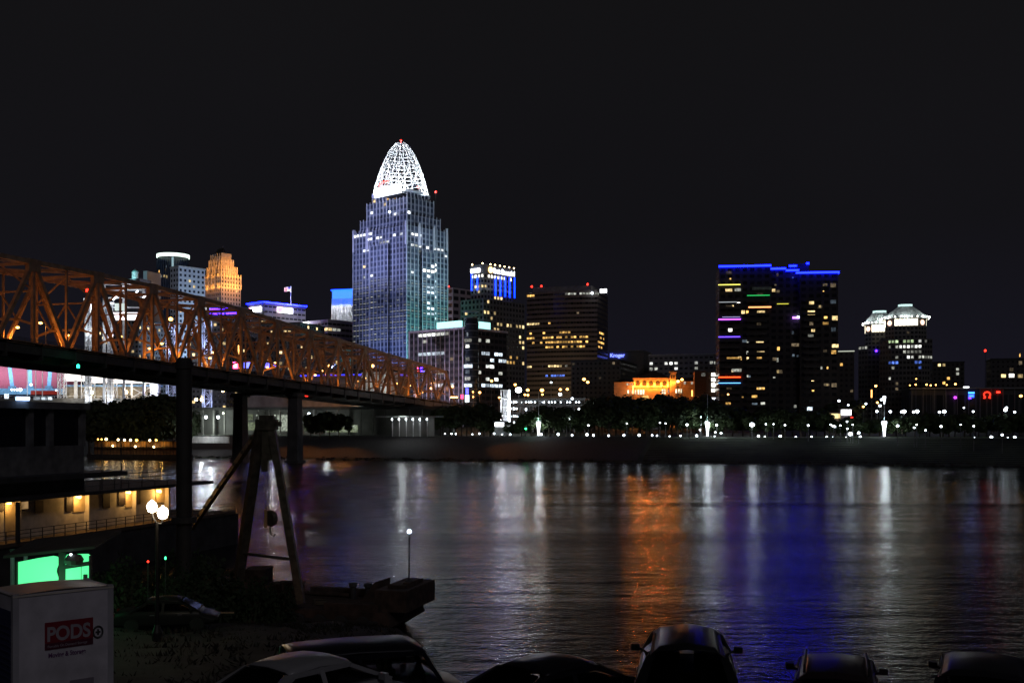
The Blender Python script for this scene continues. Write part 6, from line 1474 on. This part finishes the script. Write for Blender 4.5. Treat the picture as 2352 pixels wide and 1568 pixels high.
MB().box(bat(715,1360,3.4).x, bat(880,1360,3.4).x, 3.2, 3.7, 2.0, bat(800,1350,3.4).z).build('bulwark', RUST, wb)
MB().box(bat(745,1380,-2.8).x, bat(870,1380,-2.8).x, -2.9, -2.6, 2.0, 2.5).build('bulwark', RUST, wb)
for ua, ub, vt in ((803,819,1336),(838,851,1338)):
    a, c_ = bat(ua,1345,2.2), bat(ub,1345,2.2); bb = MB().lathe([(.22,0),(.22,.9),(.34,.95),(.34,1.2),(.1,1.25)], ((a.x+c_.x)/2,2.2,bat(ua,vt,2.2).z-1.25), 10); bb.box((a.x+c_.x)/2-.3,(a.x+c_.x)/2+.3,1.9,2.5,2.0,bat(ua,vt,2.2).z-1.2); bb.build('bitt', BTD, wb)
a, c_ = bat(858,1350,1.5), bat(886,1350,1.5); zt = bat(870,1328,1.5).z
b = MB(); b.add([(a.x-.9,1,2),(c_.x,1,2),(c_.x,2.4,2),(a.x-.9,2.4,2),(a.x+.3,1,zt-.2),(c_.x,1,zt),(c_.x,2.4,zt),(a.x+.3,2.4,zt-.2)],[(0,3,2,1),(4,5,6,7),(0,1,5,4),(1,2,6,5),(2,3,7,6),(3,0,4,7)]); b.build('winch_housing', RUST, wb)
a, c_ = bat(892,1350,0), bat(963,1350,0); zt = bat(930,1344,0).z
b = MB().box(a.x, c_.x, -2.6, 3.4, 2.0, zt); b.box(a.x+.6, c_.x-.5, -1.6, 2.2, zt, zt+.25); b.box(c_.x-.9,c_.x-.4,-1,1,zt,zt+.35); b.build('bow_house', RUST, wb)
for z in (.6, 1.3): MB().beam((bl*.3,-3.12,z),(bl-1,-3.12,z), .18).build('rubbing_strake', BTD, wb)
for i in range(4): x = bl*(.62+.09*i); b = MB().lathe([(.25,-.14),(.5,-.14),(.55,0),(.5,.14),(.25,.14)], (0,0,0), 14); o = b.build('tyre_fender', BTD, wb); o.location = (x,-3.3,1.2); o.rotation_euler = (R(90),0,0)
q = bat(940,1342,0); zm_ = bat(940,1220,0).z
o = thing('light_mast', 'thin mast with a small blue white lamp rising from the barge bow', 'light mast', bi.inverted() @ Vector((q.x,0,zt+.2)), 0)
MB().tube([(0,0,0),(0,0,zm_-zt-.3)], .05, 6, .035).build('pole', BTD, o); MB().ball((0,0,zm_-zt-.2), .13, 10, 6).build('lamp', emis('mast lamp', (.6,.75,1), 30), o); MB().cbox((0,0,.1),.5,.5,.25).build('base', BTD, o)
# deck clutter on the barge
q = bat(470,1420,-1.5)
for i, (x, y, sx2, sy2, sz2) in enumerate(((bl*.17,1,2.2,1.4,1.3),(bl*.30,1.8,1.6,2,2.0),(bl*.44,1.2,2.8,1.6,1.0),(bl*.52,-1,1.2,1.0,1.5))):
    b = MB().cbox((0,0,sz2/2), sx2, sy2, sz2, .2*i); b.cbox((0,0,sz2+.06), sx2*1.06, sy2*1.06, .12, .2*i); b.beam((-sx2/2,-sy2/2-.05,sz2*.5),(sx2/2,-sy2/2-.05,sz2*.5), .1)
    o = b.build('deck_crate', RUST); o.location = wb.matrix_basis @ Vector((x,y,2.0)); o.rotation_euler = (0,0,ang); tag(o, ('low rusty crate on the shore end of the barge','tall rusty locker on the barge deck by the derrick leg','long low rusty bin amidships on the barge','narrow upright rusty box at the barge middle')[i], 'crate')

for i, (x0_, y0_, x1_, y1_, z_) in enumerate(((.2,-2.4,.48,-2.0,.2),(.24,-1.9,.55,-2.3,.2),(.3,2.8,.7,2.5,.25))):
    o = MB().tube([(0,0,0),((x1_-x0_)*bl,y1_-y0_,0)], .16, 10).build('steel_pipe', RUST); o.location = wb.matrix_basis @ Vector((x0_*bl,y0_,2.0+z_-.04)); o.rotation_euler = (0,0,ang)
    tag(o, ('rusty pipe lying along the near edge of the barge deck','second rusty pipe crossing the first on the barge deck','long rusty pipe lying by the far bulwark of the barge')[i], 'pipe')
b = MB()
for i in range(30):
    a = i*.55; b.tube([(.5*math.cos(a),.5*math.sin(a),.05+.012*i),(.5*math.cos(a+.55),.5*math.sin(a+.55),.062+.012*i)], .045, 5)
o = b.build('rope_coil', mat('rope', (.12,.1,.07), .95)); o.location = wb.matrix_basis @ Vector((bl*.66,-1.2,2.0)); tag(o, 'coil of mooring rope on the barge deck near the bitts', 'rope')
# A-frame derrick standing on the barge
q = W(612, 962, 77); aw_ = wb.matrix_basis
dr = thing('derrick', 'tall dark tripod derrick with hanging hook block over the work barge', 'derrick', (q.x, q.y, 2.0))
DS = mat('derrick steel', (.10,.085,.065), .55, .3, scale=2, var=.5); LB = mat('derrick brace lit', (.34,.24,.13), .5, .3, scale=3, var=.6)  # brace colour holds the orange lamp light that falls on it
def dl(u, v, Y2): p = W(u, v, Y2); return (p.x-q.x, p.y-q.y, p.z-2.0)
MB().beam(dl(624,985,77), dl(692,1385,75.5), .5, .62).build('leg', DS, dr); MB().beam(dl(598,985,77), dl(545,1350,80.5), .64, .6).build('leg', DS, dr)
b = MB(); p0, p1 = Vector(dl(594,990,77.4)), Vector(dl(441,1212,104))
b.beam(p0, p1, .34, .42); n = 9
b.build('brace', LB, dr)
b = MB()
for i in range(n): c_ = p0.lerp(p1, (i+.5)/n); b.cbox(c_, .5, .5, .24)
b.build('brace_plate_trim', DS, dr)
b = MB(); c_ = Vector(dl(613,975,77)); b.cbox(c_, 1.5, .9, .75); b.cbox(c_+Vector((0,0,.5)), 1.0, .6, .35); b.cbox(c_+Vector((.85,0,.05)), .35, .5, .35); b.build('head_block', DS, dr)
b = MB().cbox(c_+Vector((.05,0,-1.4)), .75, .5, 2.3); b.cbox(c_+Vector((-.15,0,-2.9)), .45, .4, 1.0); b.build('sheave_housing', DS, dr)
for u_ in (611, 618, 624): MB().tube([dl(u_-1,1000,77), dl(u_,1168,77)], .03, 5).build('cable', DS, dr)
MB().tube([dl(560,1270,79.5), dl(676,1285,76)], .12, 6).build('tie_bar', DS, dr)
c_ = Vector(dl(619,1190,77)); b = MB().lathe([(.1,-.2),(.52,-.2),(.6,0),(.52,.2),(.1,.2)], (0,0,0), 18); o = b.build('hook_sheave', DS, dr); o.location = c_ + Vector((.12,0,0)); o.rotation_euler = (0, R(90), R(50))
MB().cbox(c_+Vector((-.22,-.25,0)), .22, .08, 1.3).build('block_plate', mat('block plate', (.5,.3,.14), .5, .2), dr)
MB().tube([c_+Vector((.05,0,-.6)), c_+Vector((.1,0,-1.1)), c_+Vector((.3,0,-1.3)), c_+Vector((.45,0,-1.1))], .07, 6).build('hook', DS, dr)
for u_, v_ in ((655,1380),(640,1390)): pass

# twin globe street lamp on the bank
q = W(361, 1170, 42); g = near_z(q.x, q.y); tl = thing('globe_lamp', 'twin globe street lamp glaring warm white beside the riverboat gangway', 'street lamp', (q.x, q.y, g))
h = q.z-g; MB().tube([(0,0,0),(0,0,h-.5)], .09, 8, .06).build('post', DARK, tl); MB().lathe([(.2,0),(.2,.3),(.1,.6)], (0,0,0), 12).build('base', DARK, tl)
for u_, v_, r_ in ((349,1163,.20),(374,1177,.215)):
    p = W(u_, v_, 42); c_ = Vector((p.x-q.x, p.y-q.y, p.z-g)); MB().tube([(0,0,h-.55), (c_.x*.8,0,c_.z-.42), c_+Vector((0,0,-.2))], .035, 6).build('arm', DARK, tl)
    MB().lathe([(.05,-r_*1.15),(r_*.75,-r_*.9),(r_,0),(r_*.8,r_*.7),(r_*.3,r_*1.1),(.03,r_*1.3)], c_, 14).build('lamp_globe', emis('globe warm', (1.0,.86,.62), 22), tl)
pt((0,-.5,h+.1), 40, (1,.75,.45), .2, tl)

# storage container with red sign (rear bank parking)
pc = Vector((X(31, 21.6), 21.6, 0)); yaw = math.atan2(.682,.731); zt_ = 11.66; gz_ = 8.9
pd = thing('storage_container', 'white portable storage container with red lettered sign and pale roof', 'storage container', (pc.x, pc.y, gz_), yaw)
PW = mat('container white', (.66,.63,.67), .55, scale=1.6, var=.22); hC = zt_-gz_; LC = 2.03; DC = 1.35
MB().box(0, LC, 0, DC, .12, hC-.08).build('body', PW, pd)
b = MB(); 
for x in (.04, LC-.04):
    for y in (.04, DC-.04): b.box(x-.06,x+.06,y-.06,y+.06,0,hC-.06)
b.build('corner_trim', mat('container trim', (.5,.49,.52), .5), pd)
b = MB(); n = 8
for i in range(n+1):
    x = lerp(-.025, LC+.025, i/n); z = hC-.09+.05*math.sin(math.pi*i/n)
    b.v += [(x,-.03,z),(x,DC+.03,z)]
b.f = [(2*i,2*i+2,2*i+3,2*i+1) for i in range(n)]; b.add([(-.025,-.03,hC-.13),(LC+.025,-.03,hC-.13),(LC+.025,-.03,hC-.09),(-.025,-.03,hC-.09)],[(0,1,2,3)]); b.build('roof', mat('container roof', (.75,.7,.6), .3), pd)
RD = mat('container sign red', (.24,.014,.03), .5); WL = mat('letter white', (.48,.44,.48), .5); PU = mat('letter purple', (.16,.05,.18), .5)
def pat(u, v): 
    M_ = Matrix.Translation((pc.x,pc.y,gz_)) @ Matrix.Rotation(yaw,4,'Z'); iv = M_.inverted(); o = iv @ Vector((0,0,H)); d = iv @ W(u,v,22) - o; return o + d*(-o.y/d.y)
a, c_ = pat(102.5, 1430), pat(213, 1416); a2, c2 = pat(101, 1494), pat(212, 1476)
sgp = MB().box(a.x, c_.x, -.022, -.004, (a2.z+c2.z)/2, (a.z+c_.z)/2).build('sign_panel', RD, pd)
zz = (a2.z+c2.z)/2; hh = (a.z+c_.z)/2-zz; wS = c_.x-a.x
text('PODS', hh*.72, WL, sgp, (a.x+wS*.03, -.027, zz+hh*.32), (R(90),0,0), ext=.003, sx=wS*.94/(hh*.72*2.62), bold=.012)
MB().box(a.x, c_.x, -.026, -.0225, zz, zz+hh*.24).build('sign_band', mat('sign band dark', (.10,.015,.04), .5), sgp)
text('Portable On Demand Storage', hh*.135, WL, sgp, (a.x+wS*.05, -.029, zz+hh*.075), (R(90),0,0), ext=.001, sx=wS*.9/(hh*.135*13.2))
text('Moving & Storage', hh*.24, PU, pd, (a.x+wS*.07, -.008, zz-hh*.30), (R(90),0,0), ext=.002, sx=wS*.86/(hh*.24*7.9), name='lettering', bold=.004)
q = pat(224.5, 1450); b = MB(); b.tube([(.10*math.cos(i*.3307), .0, .12*math.sin(i*.3307)) for i in range(20)], .022, 6); b.tube([(-.05,0,0),(.05,0,0)], .02, 5); b.tube([(0,0,-.06),(0,0,.06)], .02, 5); o = b.build('emblem', mat('emblem dark', (.06,.06,.06), .5), pd); o.location = (q.x,-.012,q.z)
MB().box(-.012, -.003, .12, DC-.12, .2, hC-.42).build('roller_door', mat('container door', (.05,.05,.14), .5, scale=2), pd)
b = MB()
for i in range(14): z = .3+i*.13; b.box(-.03,-.0125,.14,DC-.14,z,z+.03)
b.build('door_rib', mat('container door rib', (.05,.05,.12), .5), pd)
a, c_ = pat(160,1560), pat(215,1556); MB().box(a.x, c_.x, -.012, -.003, .25, pat(190,1557).z).build('placard', mat('placard', (.25,.22,.26), .6), pd)

# green glowing tent kiosk beyond the container
q = W(125, 1310, 46); g = near_z(q.x, q.y); gt = thing('lit_tent', 'tent kiosk with two glowing green walls and a dark crossbeam', 'tent', (q.x, q.y, g))
def gl(u, v): p = W(u, v, 46); return p.x-q.x, p.z-g
GRN = emis('green vinyl', (.10,1.0,.34), 1.15)
def panel(pts, y0=0.0, y1=.06, m_=GRN, nm='lit_wall'):
    P2 = [gl(*p) for p in pts]; k = len(P2); b = MB().add([(x,y0,z) for x,z in P2]+[(x,y1,z) for x,z in P2], [tuple(range(k)), tuple(range(k,2*k))[::-1]] + [(i,k+i,k+(i+1)%k,(i+1)%k) for i in range(k)]); return b.build(nm, m_, gt)
panel([(42,1385),(42,1290),(88,1281),(122,1276),(132,1278),(137,1288),(137,1296),(133,1297),(130,1305),(129,1312),(132,1322),(136,1330),(137,1385)])
panel([(150,1385),(151,1278),(154,1273),(160,1272),(202,1271.5),(206,1275),(206.5,1385)])
for u0_, u1_, v0_, v1_ in ((137,150,1268,1390),(206.5,210,1275,1390),(38,42,1288,1390)):
    (xa, z1_), (xb, z0_) = gl(u0_, v0_), gl(u1_, v1_); MB().box(xa, xb, -.12, .1, max(0,z0_), z1_).build('post', BTD, gt)
(xa, za), (xb, zb) = gl(148,1301), gl(208,1292); MB().beam((xa,-.12,za),(xb,-.12,zb), .12, .18).build('crossbeam', BTD, gt)
(xa, za), (xb, zb) = gl(36,1284), gl(212,1262); MB().add([(xa-.3,-.5,za+.1),(xb+.3,-.5,zb+.1),(xb+.3,2.6,zb+.5),(xa-.3,2.6,za+.5),(xa-.3,-.5,za+.22),(xb+.3,-.5,zb+.22),(xb+.3,2.6,zb+.62),(xa-.3,2.6,za+.62)],[(0,3,2,1),(4,5,6,7),(0,1,5,4),(1,2,6,5),(2,3,7,6),(3,0,4,7)]).build('roof', BTD, gt)
(xa, za) = gl(176,1283); MB().lathe([(.02,-.28),(.32,-.2),(.40,0),(.28,.2),(.02,.26)], (xa,-.25,za), 12).build('hanging_fan', BTD, gt); MB().ball(((xa)-.02,-.55,za+.26), .05, 8, 5).build('work_lamp', L_WHITE, gt)
(xa, za) = gl(194,1325); MB().tube([(xa-.1,-.1,za-.5),(xa-.1,-.1,za+.9)], .012, 5).build('cord', BTD, gt); MB().cbox((xa+.08,-.1,za),.16,.08,.28).build('door_latch', BTD, gt)
pt((0,-1.2,2.2), 45, (.2,1,.4), .3, gt)
for i, (u_, v0_, v1_) in enumerate(((28.5,1264,1290),(59,1267,1282))):
    p = W(u_, v1_+90, 50); pz = Zv(v0_,50); g2 = near_z(p.x,50); o = thing('pale_post', ('thin pale post standing beyond the green lit tent edge','short bright pale post just above the green wall')[i], 'post', (p.x,50,g2)); MB().tube([(0,0,0),(0,0,pz-g2)], .1, 8).build('shaft', mat('pale post', (.6,.6,.66), .6), o); MB().lathe([(.14,0),(.14,.08)], (0,0,pz-g2), 8).build('cap', POST, o)

# dark bushes on the bank
def shrub_mesh(seed, n=1100):
    r = random.Random(seed); cb = MB()
    for _ in range(n):
        d = Vector((r.gauss(0,1), r.gauss(0,1), abs(r.gauss(0,1)))).normalized(); rr_ = .55+.5*r.random()
        p = Vector((d.x*1.0*rr_, d.y*1.0*rr_, .15+d.z*1.5*rr_*(1+.3*math.sin(d.x*5+seed))))
        t1 = Vector((r.gauss(0,1), r.gauss(0,1), r.gauss(0,1))).normalized(); t2 = t1.orthogonal().normalized(); q_ = .05+.07*r.random()
        cb.add([p-t1*q_, p+t2*q_*.6, p+t1*q_, p-t2*q_*.6], [(0,1,2,3)])
    tb = MB()
    for i in range(5): a = i*1.26; tb.tube([(0,0,0),(.3*math.cos(a),.3*math.sin(a),.7),(.6*math.cos(a),.6*math.sin(a),1.3)], .035, 5, .012)
    return cb.mesh('foliage', LEAF[0]), tb.mesh('stem', BARK)
SV = [shrub_mesh(11), shrub_mesh(12), shrub_mesh(13)]
SHB = [(232,1268,52,'tallest, at the side of the green lit tent'),(262,1262,56,'second from the green lit tent'),(300,1280,54,'third from the green lit tent'),(330,1268,58,'under the twin globe lamp'),(392,1252,60,'just past the twin globe lamp'),(440,1262,60,'below the mooring pile'),(475,1248,62,'second from the mooring pile'),(505,1268,64,'near the derrick leg'),(525,1290,64,'low one against the derrick leg'),(590,1300,62,'between the derrick legs'),(360,1305,52,'low one before the lamp post'),(420,1310,54,'low one by the parked car roof'),(640,1318,64,'inside the wide derrick leg')]
for i, (u_, vt, Y2, lb) in enumerate(SHB):
    x = X(u_, Y2); g = near_z(x, Y2)-.1; h = Zv(vt, Y2)-g
    o = thing('shrub', 'dark bank shrub, '+lb, 'shrub', (x, Y2, g), i*1.3, 'dark shrubs on the near bank'); s_ = h/2.1; o.scale = (max(.7,s_*.75), max(.7,s_*.75), s_)
    obj('foliage', SV[i%3][0], o); obj('stem', SV[i%3][1], o)
# blue drum and small lit bits on the bank
q = W(473, 1435, 58); g = near_z(q.x, 58); o = thing('blue_drum', 'dull blue drum standing on the lit patch of bank', 'drum', (q.x, 58, g), 0)
hh = max(.7, Zv(1400,58)-g); MB().lathe([(.45,0),(.48,hh*.3),(.46,hh*.33),(.48,hh*.66),(.46,hh*.69),(.46,hh),(.1,hh)], (0,0,0), 16).build('drum_body', mat('drum blue', (.06,.08,.16), .5), o); MB().lathe([(.5,0),(.5,.06)], (0,0,hh), 16).build('lid', mat('drum lid', (.09,.1,.14)), o)
MB().beam((-1.6,.5,hh*.72),(1.4,.5,hh*.72), .08).build('rest_bar', mat('drum bar', (.5,.35,.2)), o)
pt((X(405,61), 61, near_z(X(405,61),61)+1.3), 60, (1,.62,.3), .3); pt((X(540,66), 66, near_z(X(540,66),66)+1.2), 40, (1,.5,.2), .3)
for u_, v_, m_, lb in ((340,1289,L_RED,'tiny red lamp on the dark near bank by the shrubs'),(380,1281,L_GREEN,'tiny green lamp on the dark bank below the mooring pile')):
    p = W(u_, v_, 50); g2 = near_z(p.x,50); o = thing('marker_lamp', lb, 'lamp', (p.x,50,g2)); MB().tube([(0,0,0),(0,0,p.z-g2)], .03, 6).build('post', BTD, o); MB().ball((0,0,p.z-g2), .05, 8, 5, 1.6 if m_ is L_GREEN else 1).build('lamp', m_, o)

# weeds and rubble on the near bank
r_ = random.Random(5); b = MB()
for _ in range(7000):
    x = r_.uniform(-48, 4); y = r_.uniform(23, 74)
    if x > -.48*y+.0 and x > -2: continue
    z = near_z(x, y)
    if z < .4: continue
    h_ = r_.uniform(.05, .24); a_ = r_.random()*6.28; dx, dy = .05*math.cos(a_), .05*math.sin(a_)
    for k in range(3): ox, oy = r_.gauss(0,.12), r_.gauss(0,.12); b.add([(x+ox-dx,y+oy-dy,z-.05),(x+ox+dx,y+oy+dy,z-.05),(x+ox+r_.gauss(0,.15),y+oy+r_.gauss(0,.15),z+h_)], [(0,1,2)])
tag(b.build('bank_grass', mat('dry weeds', (.018,.015,.009), .9, var=.6, scale=3)), 'dark weeds growing over the near bank', 'grass', kind='stuff')
# ================================================================ PARKED CARS
TYRE = mat('tyre', (.02,.02,.02), .9); GLS = mat('car glass', (.012,.012,.016), .05)
_t = GLS.node_tree; _o = _t.nodes['Material Output']; _tr = _t.nodes.new('ShaderNodeBsdfTransparent'); _tr.inputs[0].default_value = (.5,.5,.53,1); _mx = _t.nodes.new('ShaderNodeMixShader'); _lw = _t.nodes.new('ShaderNodeLayerWeight'); _lw.inputs[0].default_value = .25
_t.links.new(_lw.outputs['Fresnel'], _mx.inputs[0]); _t.links.new(_tr.outputs[0], _mx.inputs[1]); _t.links.new(_t.nodes['Principled BSDF'].outputs[0], _mx.inputs[2]); _t.links.new(_mx.outputs[0], _o.inputs[0]); RIM = mat('rim', (.4,.4,.42), .35, .8); TAIL = mat('tail lamp', (.25,.01,.01), .2)
def car(name, label, cat, x, y, rz, col, L_=4.6, Wd=1.82, hb=.95, hr=1.45, cab=(-1.55,-.75,.55,1.5), inset=.30, rails=False, rough=.12, g=None, dome=.09):
    """Nose towards +y; cab gives the y of tail-glass foot, roof rear, roof front and windscreen foot (measured from the middle)."""
    gr = near_z(x, y) if g is None else g
    o = thing(name, label, cat, (x, y, gr), rz, 'cars parked facing the river')
    paint = mat('paint %.3f %.3f %.3f' % col, col, .3, 0, var=.06, scale=3, spec=.12 if col[0] < .1 else .3)
    w = Wd/2; b = MB(); prof_ = [(-L_/2,.36,.62,.88),(-L_/2+.10,.30,.88,.97),(-L_/2+.55,.26,hb,1),(cab[0],.26,hb+.02,1),(0,.25,hb,1),(cab[3],.26,hb-.02,1),(L_/2-.7,.28,hb-.14,.98),(L_/2-.15,.32,hb-.30,.92),(L_/2,.38,.58,.84)]
    n = 10; k = len(prof_)
    for (yy, z0_, z1_, f) in prof_:
        ww = w*f; zm2 = (z0_+z1_)/2
        b.v += [(-ww*.86,yy,z0_),(-ww*.97,yy,z0_+.10),(-ww,yy,zm2),(-ww*.985,yy,z1_-.14),(-ww*.90,yy,z1_),(ww*.90,yy,z1_),(ww*.985,yy,z1_-.14),(ww,yy,zm2),(ww*.97,yy,z0_+.10),(ww*.86,yy,z0_)]
    b.f = [(i*n+j, i*n+(j+1)%n, (i+1)*n+(j+1)%n, (i+1)*n+j)[::-1] for i in range(k-1) for j in range(n)] + [tuple(range(n)), tuple((k-1)*n+j for j in range(n))[::-1]]
    bo = b.build('body', paint, o, True); md = bo.modifiers.new('bevel', 'BEVEL'); md.width = .03; md.segments = 2; md.limit_method = 'ANGLE'
    # greenhouse as a lofted shell: pillars and roof in paint, panes let in
    y0,y1,y2,y3 = cab; wr = w - inset; wb = w*.93; zb_ = hb - .03
    D = dome; sec = [(y0,wb,zb_,zb_+.02),(y1-.12,wr+.05,hr-.10-D*.5,hr-.06),(y1+.15,wr+.01,hr-.03-D,hr+.0),((y1+y2)/2,wr,hr-D,hr+.035),(y2-.15,wr+.01,hr-.03-D,hr+.01),(y2+.10,wr+.05,hr-.10-D*.5,hr-.06),(y3,wb,zb_,zb_+.02)]
    b = MB()
    for (yy, ww, ze, zc) in sec: b.v += [(-wb,yy,zb_),(-ww,yy,ze),(-ww*.78,yy,(ze*.3+zc*.7)),(0,yy,zc),(ww*.78,yy,(ze*.3+zc*.7)),(ww,yy,ze),(wb,yy,zb_)]
    q = 7; b.f = [(i*q+j,(i+1)*q+j,(i+1)*q+j+1,i*q+j+1) for i in range(1, len(sec)-2) for j in range(1, q-2)]
    ro = b.build('roof', paint, o, True); so = ro.modifiers.new('solid', 'SOLIDIFY'); so.thickness = .035
    for s_ in (-1, 1):
        for (ya, wa, za, yb, wb2, zb2, nm) in ((y0,wb*.97,zb_-.02,y1-.10,wr+.03,hr-.10-dome*.5,'rear_pillar'),(y3,wb*.97,zb_-.02,y2+.08,wr+.03,hr-.10-dome*.5,'front_pillar'),((y1+y2)/2,wb*.97,zb_-.02,(y1+y2)/2,wr,hr-dome-.01,'door_pillar')):
            MB().beam((s_*wa,ya,za),(s_*wb2,yb,zb2), .11 if nm != 'rear_pillar' else .2, .08).build(nm, paint, o)
        MB().beam((s_*(wr+.03),y1-.12,hr-.085-dome*.6),(s_*(wr+.02),y2+.1,hr-.085-dome*.6), .07, .09).build('roof_gutter', paint, o)
        sb_ = MB().cbox((s_*.38,.25,hb-.05), .48, .14, .5); sb_.cbox((s_*.38,.22,hb+.30), .24, .1, .18); sb_.build('seat', DARK, o)
    MB().cbox((0,y0+.75,hb-.05), 1.2, .16, .45).build('rear_seat', DARK, o)
    def pane(p, nm):
        b = MB(); c_ = sum((Vector(v) for v in p), Vector())/len(p); nrm = (Vector(p[1])-Vector(p[0])).cross(Vector(p[2])-Vector(p[0])).normalized()
        if nrm.dot(c_-Vector((0,0,hb*.6))) < 0: nrm = -nrm
        b.add([Vector(v)+nrm*.02 for v in p]+[Vector(v)-nrm*.01 for v in p], [(0,1,2,3),(4,7,6,5)] + [(i,4+i,4+(i+1)%4,(i+1)%4) for i in range(4)]); b.build(nm, GLS, o)
    f = lambda a, b_, t_: a + (b_-a)*t_
    pane([(-f(wb,wr+.05,.12)*.88, f(y0,y1-.12,.10), f(zb_,hr-.06,.10)),(f(wb,wr+.05,.12)*.88, f(y0,y1-.12,.10), f(zb_,hr-.06,.10)),((wr+.05)*.86, f(y0,y1-.12,.9), f(zb_,hr-.06,.9)),(-(wr+.05)*.86, f(y0,y1-.12,.9), f(zb_,hr-.06,.9))], 'rear_window')
    pane([(-wb*.88, f(y3,y2+.1,.08), f(zb_,hr-.06,.08)),(wb*.88, f(y3,y2+.1,.08), f(zb_,hr-.06,.08)),((wr+.05)*.86, f(y3,y2+.1,.92), f(zb_,hr-.06,.92)),(-(wr+.05)*.86, f(y3,y2+.1,.92), f(zb_,hr-.06,.92))], 'windscreen')
    ym = (y1+y2)/2
    for s_ in (-1, 1):
        for (ya, yb, ta, tb_) in ((y0+.30, ym-.06, y1+.02, ym-.06), (ym+.06, y3-.32, ym+.06, y2-.02)):
            zlo, zhi = zb_+.07, hr-.12-D; xl = lambda z: s_*f(wb, wr+.01, (z-zb_)/(hr-.03-D-zb_))
            pane([(xl(zlo),ya,zlo),(xl(zlo),yb,zlo),(xl(zhi),tb_,zhi),(xl(zhi),ta,zhi)], 'side_window')
        b = MB(); ym2 = y3-.35; b.cbox((s_*(w+.09), ym2, hb+.08), .18, .10, .13); b.beam((s_*(w-.06),ym2+.02,hb+.02),(s_*(w+.05),ym2,hb+.07), .05)
        b.build('mirror', paint, o)
        b = MB().cbox((s_*w*.78, -L_/2+.04, hb-.17), .32, .14, .18); b.build('tail_lamp', TAIL, o)
        for yy in (-L_/2+.85, L_/2-.9):
            t_ = MB().lathe([(.18,-.1),(.31,-.1),(.33,-.06),(.33,.06),(.31,.1),(.18,.1)], (0,0,0), 20).build('wheel', TYRE, o); t_.location = (s_*(w-.09), yy, .33); t_.rotation_euler = (0, R(90), 0)
            MB().lathe([(.03,-.06),(.2,-.085),(.2,.085),(.03,.06)], (0,0,0), 14).build('rim', RIM, t_)
            MB().box(s_*w*.93-.02 if s_>0 else s_*w*.93-.06, s_*w*.93+.06 if s_>0 else s_*w*.93+.02, yy-.4, yy+.4, .3, .34)
        MB().cbox((s_*(w+.005), ym-.45, hb-.16), .03, .2, .04).build('door_handle', RIM, o); MB().cbox((s_*(w+.005), ym+.75, hb-.16), .03, .2, .04).build('door_handle', RIM, o)
        if rails: MB().tube([(s_*wr*.9,y1+.1,hr+.0),(s_*wr*.9,y1+.25,hr+.10),(s_*wr*.9,y2-.25,hr+.10),(s_*wr*.9,y2-.1,hr+.0)], .025, 6).build('roof_rail', DARK, o)
    MB().box(-w*.85, w*.85, -L_/2-.05, -L_/2+.1, .42, .62).build('bumper', paint, o)
    MB().box(-.26, .26, -L_/2-.062, -L_/2-.051, .66, .78).build('number_plate', mat('plate', (.5,.5,.5), .5), o)
    return o
def place(uc, vr, Y2, hr): return X(uc, Y2), Y2
# white sedan
car('parked_sedan', 'pale silver sedan parked in front of the dark boxy wagon', 'car', X(690, 20.2), 20.6, R(-40), (.32,.32,.33), hr=1.47, hb=.97, cab=(-1.75,-.75,.5,1.5), g=9.08)
car('parked_wagon', 'long dark boxy wagon parked side on behind the pale silver sedan', 'car', X(852, 22.4), 22.9, R(-70), (.012,.012,.018), L_=4.1, Wd=1.85, hb=1.06, hr=1.74, cab=(-1.95,-1.75,.8,1.25), inset=.18, g=8.64)
car('parked_sedan', 'low dark round roofed sedan parked beside the tall dark estate', 'car', X(1275, 20.8), 21.0, R(-48), (.015,.014,.02), hr=1.43, cab=(-1.9,-.75,.45,1.45), g=9.0)
car('parked_estate', 'tall dark sport estate with upright rear glass parked before the blue reflection', 'car', X(1585, 20.8), 21.2, R(-9), (.02,.02,.022), L_=4.7, Wd=1.95, hb=1.08, hr=1.78, cab=(-2.15,-1.6,.5,1.5), inset=.36, g=9.2, dome=.24)
car('parked_hatchback', 'dark maroon hatchback with roof rails parked between the two silver reflections', 'car', X(1934, 21.6), 22.0, R(-17), (.035,.022,.026), L_=4.2, Wd=1.76, hb=.98, hr=1.50, cab=(-1.9,-1.55,.45,1.4), inset=.22, rails=True, g=8.72)
car('parked_pickup', 'dark glossy car at the end of the row, its edge catching white glints', 'car', X(2290, 21.2), 21.8, R(-24), (.02,.02,.025), L_=4.6, Wd=1.85, hb=1.02, hr=1.56, cab=(-1.95,-1.5,.5,1.45), inset=.2, g=8.72)
# dark parked car on the bank behind the container
car('parked_car', 'dark car under the shrubs with a lamp glint along its roof', 'car', X(385, 49), 49, R(-80), (.02,.02,.02), g=near_z(X(385,49),49)+.05)
